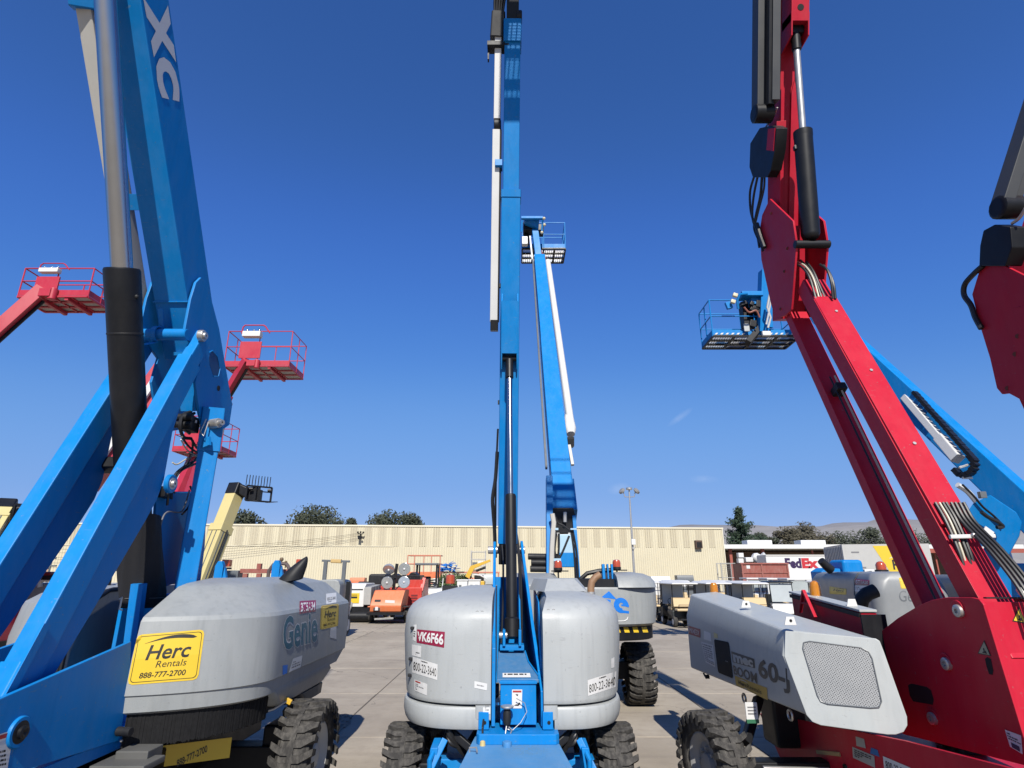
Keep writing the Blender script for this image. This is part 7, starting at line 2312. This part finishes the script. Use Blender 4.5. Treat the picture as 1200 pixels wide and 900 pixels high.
def crumple(b):
    rr = random.Random(12)
    o = L(t).o
    for k in range(34):
        c = o + V((rr.uniform(-1.0, .55), rr.uniform(-.3, .3), 2.45 + rr.uniform(0, .75) * (1 - abs(rr.uniform(-.8, .8)))))
        p = [c + V((rr.uniform(-.55, .5), rr.uniform(-.3, .3), rr.uniform(-.22, .3))) for _ in range(3)]
        n = (p[1] - p[0]).cross(p[2] - p[0]).normalized() * .02
        b.prism(p, n)
t = local('tarpaulin', 'crumpled bright blue tarpaulin heaped on a stand before the warehouse', 'tarpaulin', 528, 52.0)
q = L(t)
simple('cloth', mat('blue_tarpaulin', (.02, .17, .55), .4, var=.4, scale=2), t, crumple, smooth=0)
simple('stand', BLACK, t, lambda b: [b.box(q(-.2, 0, 2.38), (2.6, .6, .08)), b.box(q(-1.0, 0, 1.15), (.1, .4, 2.35)), b.box(q(.6, 0, 1.15), (.1, .4, 2.35))])
t = local('storage_rack', 'pale grey steel storage rack against the warehouse beside the centre boom', 'rack', 560, 66.0)
q = L(t)
for x in (-.75, .75):
    simple('upright', mat('pale_rack_grey', (.48, .47, .45), .5), t, lambda b: [b.beam(q(x, -.4, 0), q(x, -.4, 4.6), .10, .10, (1, 0, 0), .1), b.beam(q(x, .4, 0), q(x, .4, 4.6), .10, .10, (1, 0, 0), .1)])
for k, z in enumerate((2.2, 3.0, 3.7, 4.45)):
    simple('shelf', MATS['pale_rack_grey'], t, lambda b: b.box(q(0, 0, z), (1.6, .9, .08)))
simple('stored_box', GREYD, t, lambda b: b.box(q(-.35, -.2, 3.22), (.5, .4, .35)))
simple('stored_box', WHITE, t, lambda b: b.box(q(.3, -.2, 3.28), (.55, .5, .48)))
simple('stored_box', mat('brown_box', (.25, .17, .1), .7), t, lambda b: b.box(q(-.3, -.2, 2.45), (.6, .5, .4)))
for k, (px, lab) in enumerate(((542, 'white equipment cabinet beside the red beacon'), (555, 'white equipment cabinet with two dark vents nearest the centre boom'))):
    t = local('cabinet', lab, 'cabinet', px, 40.0 + k * .5, 'white equipment cabinets')
    q = L(t)
    simple('body', WHITE, t, lambda b: b.box(q(0, 0, .95), (.66 + k * .2, .8, 1.75)), bevel=.03)
    simple('lid', WHITE, t, lambda b: b.box(q(0, 0, 1.87), (.74 + k * .2, .9, .08)), bevel=.02)
    for x in (-.12, .2)[:1 + k]:
        simple('vent', GREYD, t, lambda b: b.box(q(x, -.41, 1.45), (.16, .02, .26)))
t = local('excavator', 'yellow excavator whose bent arm rises behind the left grey cover', 'excavator', 556, 46.0)
q = L(t)
simple('boom', YELP, t, lambda b: [b.beam(q(-.55, 0, 2.0), q(-.15, 0, 2.75), .24, .34, (0, 1, 0), .1), b.beam(q(-.2, 0, 2.70), q(1.15, 0, 3.2), .22, .28, (0, 1, 0), .1, .18, .16)])
simple('boom_ram', BLACK, t, lambda b: b.cyl(q(.1, -.1, 2.45), q(.8, -.1, 2.7), .09))
simple('boom_hose', WHITE, t, lambda b: b.tube([q(-.1, -.15, 2.2), q(.4, -.15, 2.15), q(.9, -.15, 1.9)], .05, 6))
simple('house', YELP, t, lambda b: b.box(q(.1, .5, 1.3), (1.3, 1.6, .9)), bevel=.08)
simple('cab', BLACKM, t, lambda b: b.box(q(.3, .6, 1.9), (.7, .8, .5)), bevel=.08)
for x in (-.5, .7):
    simple('track', RUBBER, t, lambda b: b.box(q(x, .5, .4), (.35, 2.2, .7)), bevel=.2, seg=3)

# ---- behind the big left cover: masts, red lamps and frames of machines parked there
def lugpost(px, top, d, h, lab):
    p = ay(px, top, d)
    t = thing('lift_mast', lab, 'mast', (p.x, d, 0), 'short blue masts behind the left cover')
    simple('post', BLUE, t, lambda b: b.prism([V((p.x - .12, d, 0)), V((p.x + .12, d, 0)), V((p.x + .11, d, p.z - .12)), V((p.x + .05, d, p.z)), V((p.x - .05, d, p.z)), V((p.x - .11, d, p.z - .12))], (0, .16, 0)), bevel=.02)
    simple('base', BLUE, t, lambda b: b.box((p.x, d + .1, .3), (1.2, 1.4, .6)), bevel=.04)
    simple('lug', BLUE, t, lambda b: b.prism([V((p.x + .10, d + .02, p.z - .6)), V((p.x + .26, d + .02, p.z - .6)), V((p.x + .14, d + .02, p.z - .15))], (0, .1, 0)))
lugpost(257.5, 657.5, 16, 1, 'short blue mast with lug beside the cream raised boom')
lugpost(324, 656.5, 17, 1, 'short blue mast in front of the dark hooped bar')
for px, py, lab in ((266, 660, 'dark red lamp box beside the cream raised boom'), (352.5, 659.5, 'bright red lamp box beside the black exhaust cowl')):
    p = ay(px, py, 20)
    t = thing('warning_lamp', lab, 'lamp', (p.x, 20, 0), 'red lamps behind the left cover')
    simple('lamp_box', REDLENS, t, lambda b: b.box(p, (.26, .2, .22)), bevel=.02)
    simple('lamp_label', mat('pink_label', (.55, .2, .14), .4), t, lambda b: b.box(p + V((0, -.105, 0)), (.14, .01, .04)))
    simple('bracket', BLACK, t, lambda b: [b.box(p + V((-.04, 0, -.16)), (.34, .2, .06)), b.box(p + V((-.04, .05, -.16 - (p.z - .16) / 2)), (.07, .07, p.z - .16))])
    simple('stand', BLACK, t, lambda b: b.box((p.x - .04, 20.05, .04), (.5, .5, .08)))
def frame_thing():
    d = 21
    t = thing('tow_frame', 'low dark red steel frame with uprights behind the left cover', 'frame', (ay(300, 670, d).x, d, 0))
    a, b_ = ay(282, 669, d), ay(338, 669.5, d)
    simple('cross_bar', BRICKRED, t, lambda b: b.beam(a, b_, .10, .14, (0, 1, 0), .1))
    for px in (288, 304, 332):
        p = ay(px, 672, d)
        simple('upright', BRICKRED, t, lambda b: b.beam(V((p.x, d, 0)), V((p.x, d, p.z)), .16, .12, (1, 0, 0), .1))
    p = ay(304, 664, d)
    simple('cap', BRICKRED, t, lambda b: b.box(p, (.14, .12, .2)))
    h = [ay(x, y, d - .5) for x, y in ((314, 678), (315, 669), (320, 662), (328, 660), (336, 661), (340, 668), (341, 678))]
    simple('hoop', mat('dark_steel', (.12, .09, .085), .5), t, lambda b: b.tube(h, .06, 8))
    simple('hoop_leg', MATS['dark_steel'], t, lambda b: [b.tube([h[0], V((h[0].x, h[0].y, 0))], .05, 6), b.tube([h[-1], V((h[-1].x, h[-1].y, 0))], .05, 6)])
    for px, py, r in ((330, 655.5, .07), (335, 658.5, .045)):
        p = ay(px, py, d - .5)
        simple('knob', mat('brown_knob', (.16, .11, .06), .6), t, lambda b: [b.ball(p, r), b.tube([p, p + V((0, 0, -.2))], .02, 5)])
    simple('battery_box', GREYD, t, lambda b: [b.box(ay(273, 675, d), (.5, .4, .36)), b.box(ay(344, 675, d), (.5, .4, .3))], bevel=.03)
frame_thing()
# a beige padded bar on two posts over a grey engine box
def padbar():
    d = 24
    l, r_ = ay(382, 657, d), ay(404, 658, d)
    t = thing('roll_bar_machine', 'grey machine with a beige padded bar across two posts, behind the left cover', 'machine', ((l.x + r_.x) / 2, d, 0))
    simple('pad', mat('beige_pad', (.58, .40, .16), .6), t, lambda b: b.beam(l.lerp(r_, .28), l.lerp(r_, .82), .16, .15, (0, 1, 0), .3))
    simple('bar', GREYD, t, lambda b: b.beam(l + V((-.15, 0, 0)), r_ + V((.2, 0, 0)), .09, .08, (0, 1, 0), .2))
    for p in (l, r_):
        simple('post', GREYD, t, lambda b: b.beam(V((p.x, d, .4)), p, .14, .12, (1, 0, 0), .1))
    simple('post_stub', BLACK, t, lambda b: b.beam(V((r_.x + .22, d, .4)), V((r_.x + .22, d, r_.z - .75)), .16, .12, (1, 0, 0), .1))
    simple('engine_box', GREY, t, lambda b: b.loft([[V(((l.x + r_.x) / 2 + sx * w, d - .1 + sy, z)) for sx, sy in ((-1, -.6), (1, -.6), (1, 1.2), (-1, 1.2))] for w, z in ((.46, .4), (.46, 1.85), (.38, 2.02), (.25, 2.06))]), bevel=.03)
    for x in (l.x - .1, r_.x + .1):
        smallwheel(t, (x, d + .4, .4), .4, .25)
padbar()
# ---- the gap at far left: a railed platform and a white bumper with a red lamp
def leftgap():
    d = 26
    t = thing('platform_lift', 'dark railed work platform seen between the two lower blue arms', 'work platform', (ay(48, 660, d).x, d, 0))
    for y in (641, 655, 664):
        a, b_ = ay(24, y, d), ay(66, y - 1, d)
        simple('rail', GREYD, t, lambda b: b.tube([a, b_], .035, 6))
    for px in (26, 45, 50, 64):
        p = ay(px, 641, d)
        simple('rail_post', GREYD if px != 50 else STEEL, t, lambda b: b.tube([V((p.x, d, 1.4)), p], .035 if px != 50 else .09, 6))
    c = ay(40, 668, d)
    simple('deck', GREYD, t, lambda b: b.box((c.x, d + .8, 1.5), (3.4, 1.6, .2)))
    simple('base', BLACK, t, lambda b: b.box((c.x, d + .8, .7), (3.0, 1.4, 1.2)), bevel=.05)
    simple('pale_panel', mat('peach_panel', (.6, .4, .25), .5), t, lambda b: b.box(ay(50, 660, d + .5), (.7, .1, .9)))
    d = 15
    t = thing('white_bumper_lift', 'white bumper bar with a red and black lamp behind the far grey cover', 'bumper', (ay(55, 680, d).x, d, 0))
    pts = [ay(x, y, d) for x, y in ((47, 688), (47, 682), (51, 679), (67, 679))]
    simple('bumper', WHITE, t, lambda b: b.tube(pts, .06, 8))
    p = ay(60, 675, d)
    simple('lamp_base', BLACK, t, lambda b: b.box(p + V((0, 0, -.03)), (.30, .3, .12)), bevel=.03)
    simple('lamp', mat('dark_red_lens', (.22, .02, .02), .3), t, lambda b: b.box(p + V((-.02, -.05, .05)), (.22, .2, .10)), bevel=.03)
    simple('cover', GREY, t, lambda b: b.box((p.x - .3, d + .6, 1.2), (1.6, 1.2, 1.75)), bevel=.1)
    d = 13
    t = thing('tail_guard', 'black tubular tail guard seen under the raised near blue arm', 'guard', (ay(138, 670, d).x, d, 0))
    pts = [ay(x, y, d) for x, y in ((128, 682), (130, 670), (134, 667), (146, 667), (152, 669))]
    simple('tube', BLACK, t, lambda b: b.tube(pts, .04, 8))
    simple('leg', BLACK, t, lambda b: [b.tube([pts[0], V((pts[0].x, d, 0))], .04, 6), b.tube([pts[-1], V((pts[-1].x, d, 0))], .04, 6)])
leftgap()

# ---- right of the warehouse: cage, roll-off box, trailer, container, blue machine, white tanks
t = local('wire_cage', 'tall pale wire cage at the corner of the cream warehouse', 'cage', 856, 70.0)
q = L(t)
simple('frame', mat('pale_cage_grey', (.40, .40, .38), .5), t, lambda b: [b.beam(q(x, y, 0), q(x, y, 3.4), .10, .10, (1, 0, 0), .1) for x in (-.8, .8) for y in (0, 1.4)] + [b.beam(q(-.8, y, z), q(.8, y, z), .08, .08, (0, 0, 1), .1) for y in (0, 1.4) for z in (.2, 1.8, 3.35)])
simple('wire_mesh', mat('wire_grey', (.22, .22, .22), .5), t, lambda b: [b.tube([q(-.8 + .16 * k, 0, .2), q(-.8 + .16 * k, 0, 3.35)], .012, 4) for k in range(11)] + [b.tube([q(-.8, 0, .2 + .2 * k), q(.8, 0, .2 + .2 * k)], .012, 4) for k in range(16)])
t = local('roll_off_box', 'rusty red open steel waste box with ribs', 'container', 899, 60.0)
q = L(t)
simple('wall', BRICKRED, t, lambda b: [b.box(q(0, 0, 1.9), (4.5, .10, 2.6)), b.box(q(0, 2.2, 1.9), (4.5, .10, 2.6)), b.box(q(-2.2, 1.1, 1.9), (.1, 2.2, 2.6)), b.box(q(2.2, 1.1, 1.9), (.1, 2.2, 2.6)), b.box(q(0, 1.1, .62), (4.5, 2.2, .1))])
for x in (-2.2, -.3, 2.2):
    simple('rib', BRICKRED, t, lambda b: b.box(q(x, -.09, 1.9), (.14, .10, 2.6)))
simple('top_rim', BRICKRED, t, lambda b: [b.box(q(0, -.07, 3.18), (4.7, .2, .14)), b.box(q(0, -.08, 2.35), (4.6, .08, .10))])
simple('white_mark', PAPER, t, lambda b: b.box(q(-1.6, -.06, 2.86), (.35, .03, .3)))
simple('skid', BLACK, t, lambda b: b.box(q(0, 1.1, .3), (4.2, 1.6, .5)))
t = local('delivery_trailer', 'white box trailer with purple and red lettering beside the red trimmed building', 'trailer', 940, 66.0)
q = L(t)
tp_, lp_ = ay(897, 650, 66), ay(966, 676, 66)
bx0, bx1 = tp_.x, tp_.x + 8.4
bdm = simple('box_body', WHITE, t, lambda b: b.box(((bx0 + bx1) / 2, 67.25, (tp_.z + 1.15) / 2), (bx1 - bx0, 2.5, tp_.z - 1.15)), bevel=.04)
simple('top_rail', TRAY, bdm, lambda b: b.box(((bx0 + bx1) / 2, 65.98, tp_.z - .08), (bx1 - bx0, .06, .12)))
PURPLE = mat('dark_purple_print', (.035, .012, .075), .45)
REDP = mat('red_orange_print', (.55, .03, .04), .45)
def flat_text(s, m, x0, x1, z0, z1, y, bold, parent):
    vs, fs = text_shape(s, bold)
    b = MB()
    b.add([(x0 + (x1 - x0) * u, y, z0 + (z1 - z0) * v) for u, v in vs], fs)
    return b.build('lettering', m, parent, smooth=0)
xA, xB, xC = ay(920, 660, 66).x, ay(939, 660, 66).x, ay(959, 660, 66).x
zt, zb = ay(930, 654, 66).z, ay(930, 666, 66).z
flat_text('Fed', PURPLE, xA, xB, zb, zt, 65.985, .05, bdm)
flat_text('Ex', REDP, xB + .05, xC, zb, zt, 65.985, .06, bdm)
simple('chassis', BLACK, t, lambda b: b.box(((bx0 + bx1) / 2, 67.25, .95), (bx1 - bx0 - .4, 1.2, .25)))
for x in (bx0 + 1.2, bx1 - 1.6):
    for y in (66.3, 68.2):
        smallwheel(t, (x, y, .5), .5, .3)
def herc_box():
    d = 44
    a, b_ = ay(987, 638, d), ay(1062, 641, d)
    t = thing('storage_container', 'white storage container with a slanted yellow panel, raised on a trailer', 'container', ((a.x + b_.x) / 2, d, 0))
    zt_ = a.z
    z0_ = zt_ - 2.55
    x1_ = a.x + 5.4
    GW = mat('greyed_white_steel', (.50, .50, .48), .5, var=.06, dust=.1)
    FV, DV = V((.97, -.243, 0)), V((.243, .97, 0))
    O = V((a.x, d, 0))
    q4 = [O, O + FV * 5.5, O + FV * 5.5 + DV * 5.5, O + DV * 5.5]
    bd_ = simple('box_body', GW, t, lambda b: b.loft([[p + V((0, 0, z)) for p in q4] for z in (z0_, zt_)]))
    nx = FV
    nn = -DV
    def w(s, z, o=.012):
        return O + nx * s + nn * o + V((0, 0, z))
    def panel(nm, m, pts, par=bd_, o=.012):
        return simple(nm, m, par, lambda b: b.prism([w(s, z, o) for s, z in pts], -nn * .008))
    yl = panel('yellow_panel', YEL, ((1.95, zt_ - .12), (4.55, zt_ - .12), (4.9, z0_ + .7), (4.9, z0_ + .1), (3.0, z0_ + .1)))
    vs, fs = text_shape('Herc', .035)
    b = MB()
    b.add([w(3.0 + 1.35 * u, zt_ - 1.75 + .68 * v, .02) for u, v in vs], fs)
    b.build('lettering', INK, yl, smooth=0)
    vs, fs = text_shape('Rentals', 0)
    b = MB()
    b.add([w(3.5 + .9 * u, zt_ - 2.12 + .24 * v, .02) for u, v in vs], fs)
    b.build('lettering', mat('ochre_print', (.45, .26, .02), .5), yl, smooth=0)
    panel('swoosh', PAPER, ((2.8, zt_ - 1.0), (3.4, zt_ - .72), (4.1, zt_ - .78), (4.4, zt_ - 1.0), (3.9, zt_ - .86), (3.3, zt_ - .86)), yl, .02)
    for z, L_ in ((zt_ - .5, .5), (zt_ - 1.55, .8), (zt_ - 1.78, 1.1)):
        panel('small_print', FAINT, ((.5, z), (.5 + L_, z), (.5 + L_, z - .1), (.5, z - .1)))
    e = DV * 5.5
    en = DV
    on = -FV
    for k in range(12):
        s = e.length * (k + .5) / 12
        simple('corrugation', GW, bd_, lambda b: b.beam(O + en * s + on * .03 + V((0, 0, z0_ + .1)), O + en * s + on * .03 + V((0, 0, zt_ - .1)), .22, .06, en, .2))
    simple('corner_post', GW, bd_, lambda b: b.beam(O + V((-.02, -.02, z0_)), O + V((-.02, -.02, zt_)), .16, .16, (1, 0, 0), .1))
    simple('trailer_bed', BLACK, t, lambda b: b.loft([[O + FV * u + DV * v + V((0, 0, z)) for u, v in ((.05, .05), (5.4, .05), (5.4, 5.4), (.05, 5.4))] for z in (z0_ - .25, z0_ - .01)]))
    for u, v in ((.8, .6), (4.6, .6), (.8, 4.8), (4.6, 4.8)):
        p = O + FV * u + DV * v
        smallwheel(t, (p.x, p.y, .5), .5, .4)
        simple('leg', BLACK, t, lambda b: b.box((p.x, p.y, (z0_ - .2 + .5) / 2), (.2, .3, max(.2, z0_ - .7))))
herc_box()
def bluebox():
    d = 27
    a, c = ay(962, 667, d), ay(1004, 656, d)
    t = thing('blue_hooded_machine', 'bright blue hooded machine behind the long grey cover', 'machine', ((a.x + c.x) / 2, d, 0))
    simple('hood', BLUE, t, lambda b: b.box((c.x - .3, d + .4, c.z - .75), (.9, 1.2, 1.5)), bevel=.14, seg=3)
    simple('hood', BLUE, t, lambda b: b.prism([V((a.x, d, a.z - .9)), V((a.x, d, a.z - .1)), V((a.x + .3, d, a.z + .06)), V((a.x + .85, d, a.z + .02)), V((a.x + .9, d, a.z - .9))], (0, 1.0, 0)), bevel=.03)
    simple('white_panel', WHITE, t, lambda b: b.box((c.x + .55, d + .2, c.z - .85), (.8, .8, .9)), bevel=.03)
    simple('chassis', BLACK, t, lambda b: b.box(((a.x + c.x) / 2 + .2, d + .5, .75), (2.4, 1.4, .9)), bevel=.04)
    for x in (a.x + .1, c.x + .5):
        smallwheel(t, (x, d + .1, .38), .38, .25)
bluebox()
def tanks():
    d = 72
    t = thing('tote_stack', 'two white plastic totes stacked before the dark open building front', 'totes', (ay(867, 650, d).x, d, 0))
    for k, (y0_, y1_) in enumerate(((648, 653.5), (654.5, 660))):
        p0, p1 = ay(867, y0_, d), ay(867, y1_, d)
        simple('tote', WHITE, t, lambda b: b.box(V((p0.x, d, (p0.z + p1.z) / 2)), (.62, .7, p0.z - p1.z)), bevel=.06)
    b0 = ay(867, 661, d)
    simple('pallet', BRICKRED, t, lambda b: b.box((b0.x, d, b0.z / 2), (.9, .9, b0.z - .02)))
    t = thing('mixer_truck', 'white mixing machine with a tilted drum and chute behind the rusty red box', 'machine', (ay(889, 655, d).x, d, 0))
    p0, p1, p2, p3 = ay(877, 656, d), ay(887, 654, d), ay(893, 649, d), ay(899, 659, d)
    simple('drum', WHITE, t, lambda b: b.lathe(ay(882, 651, d), ay(893, 658, d), [(0, .3), (.3, .55), (.9, .6), (1.25, .35)], 16))
    simple('hopper', WHITE, t, lambda b: b.box(p0, (.9, .8, .55)), bevel=.12)
    simple('chute', WHITE, t, lambda b: b.tube([p2, ay(896, 652, d), p3], .3, 10, .2))
    simple('chassis', BLACK, t, lambda b: b.box((p1.x, d + .3, 1.2), (3.2, 1.6, 2.3)), bevel=.05)
tanks()
# pickup style white vehicles beyond the carts
def van(px, d, lab, w=1.8, hh=1.95):
    t = local('service_cart', lab, 'utility cart', px, d)
    q = L(t)
    simple('body', WHITE, t, lambda b: b.prism([q(-w / 2, -1.2, .35), q(-w / 2, -1.2, 1.0), q(-w / 2, -.3, 1.05), q(-w / 2, .3, 1.05), q(-w / 2, 1.4, .9), q(-w / 2, 1.5, .35)], (w, 0, 0)), bevel=.06)
    simple('cab_roof', WHITE, t, lambda b: b.box(q(0, .1, hh), (w, 1.4, .10)), bevel=.03)
    for x in (-w / 2 + .06, w / 2 - .06):
        for y in (-.5, .7):
            simple('roof_post', WHITE, t, lambda b: b.beam(q(x, y, 1.0), q(x, y, hh), .07, .07, (1, 0, 0), .1))
    simple('window', mat('pale_window', (.42, .46, .46), .1, var=.2), t, lambda b: b.box(q(0, -.5, 1.5), (w - .25, .02, .75)))
    simple('orange_panel', ORANGE, t, lambda b: b.box(q(.1, -1.22, .75), (.6, .03, .35)))
    for x in (-w / 2 + .05, w / 2 - .05):
        for y in (-.8, .95):
            smallwheel(t, q(x, y, .28), .28, .2)
van(888, 42, 'white utility cart with a roof frame before the rusty red box')
van(912, 40, 'white utility cart low between the rusty red box and the red lift')
van(936, 38, 'white utility cart with orange panel nearest the red frame handle')

# ---- a row of small machines along the foot of the warehouse
for px, d, w, h, mm, lab in ((409, 52, 1.5, 1.5, GREYD, 'small dark grey generator at the warehouse foot behind the left cover'), (419, 56, 1.3, 1.9, ORANGE, 'small orange machine at the warehouse foot above the white compressor'),
                             (430, 54, 1.4, 1.6, BLACKM, 'small black machine at the warehouse foot behind the white compressor'), (518, 54, 1.5, 2.0, WHITE, 'small white machine at the warehouse foot below the blue tarpaulin'),
                             (550, 56, 1.6, 1.9, ORANGE, 'small orange machine at the warehouse foot beside the yellow excavator arm'), (570, 52, 1.4, 2.2, GREYM, 'small pale grey machine at the warehouse foot next to the centre boom'),
                             (774, 58, 1.8, 2.0, WHITE, 'small white machine behind the golf carts beside the striped tail lift'), (803, 60, 1.6, 2.1, GREYD, 'small dark machine behind the middle of the golf cart rows')):
    t = local('small_generator', lab, 'generator', px, d, 'small machines along the warehouse foot')
    q = L(t)
    simple('body', mm, t, lambda b: b.prism([q(-w / 2, -.5, .35), q(-w / 2, -.55, h * .7), q(-w / 2, -.35, h), q(-w / 2, .6, h), q(-w / 2, .6, .35)], (w, 0, 0)), bevel=.05)
    simple('grille_panel', BLACKM, t, lambda b: b.box(q(w * .18, -.555, h * .5), (w * .4, .03, h * .28)))
    simple('name_strip', PAPER, t, lambda b: b.box(q(-w * .22, -.555, h * .55), (w * .3, .03, .16)))
    simple('handle', STEEL, t, lambda b: b.tube([q(-w * .4, -.6, .4), q(-w * .4, -.9, h * .55), q(w * .4, -.9, h * .55), q(w * .4, -.6, .4)], .03, 6))
    for x in (-w * .45, w * .45):
        smallwheel(t, q(x, .1, .3), .3, .2)
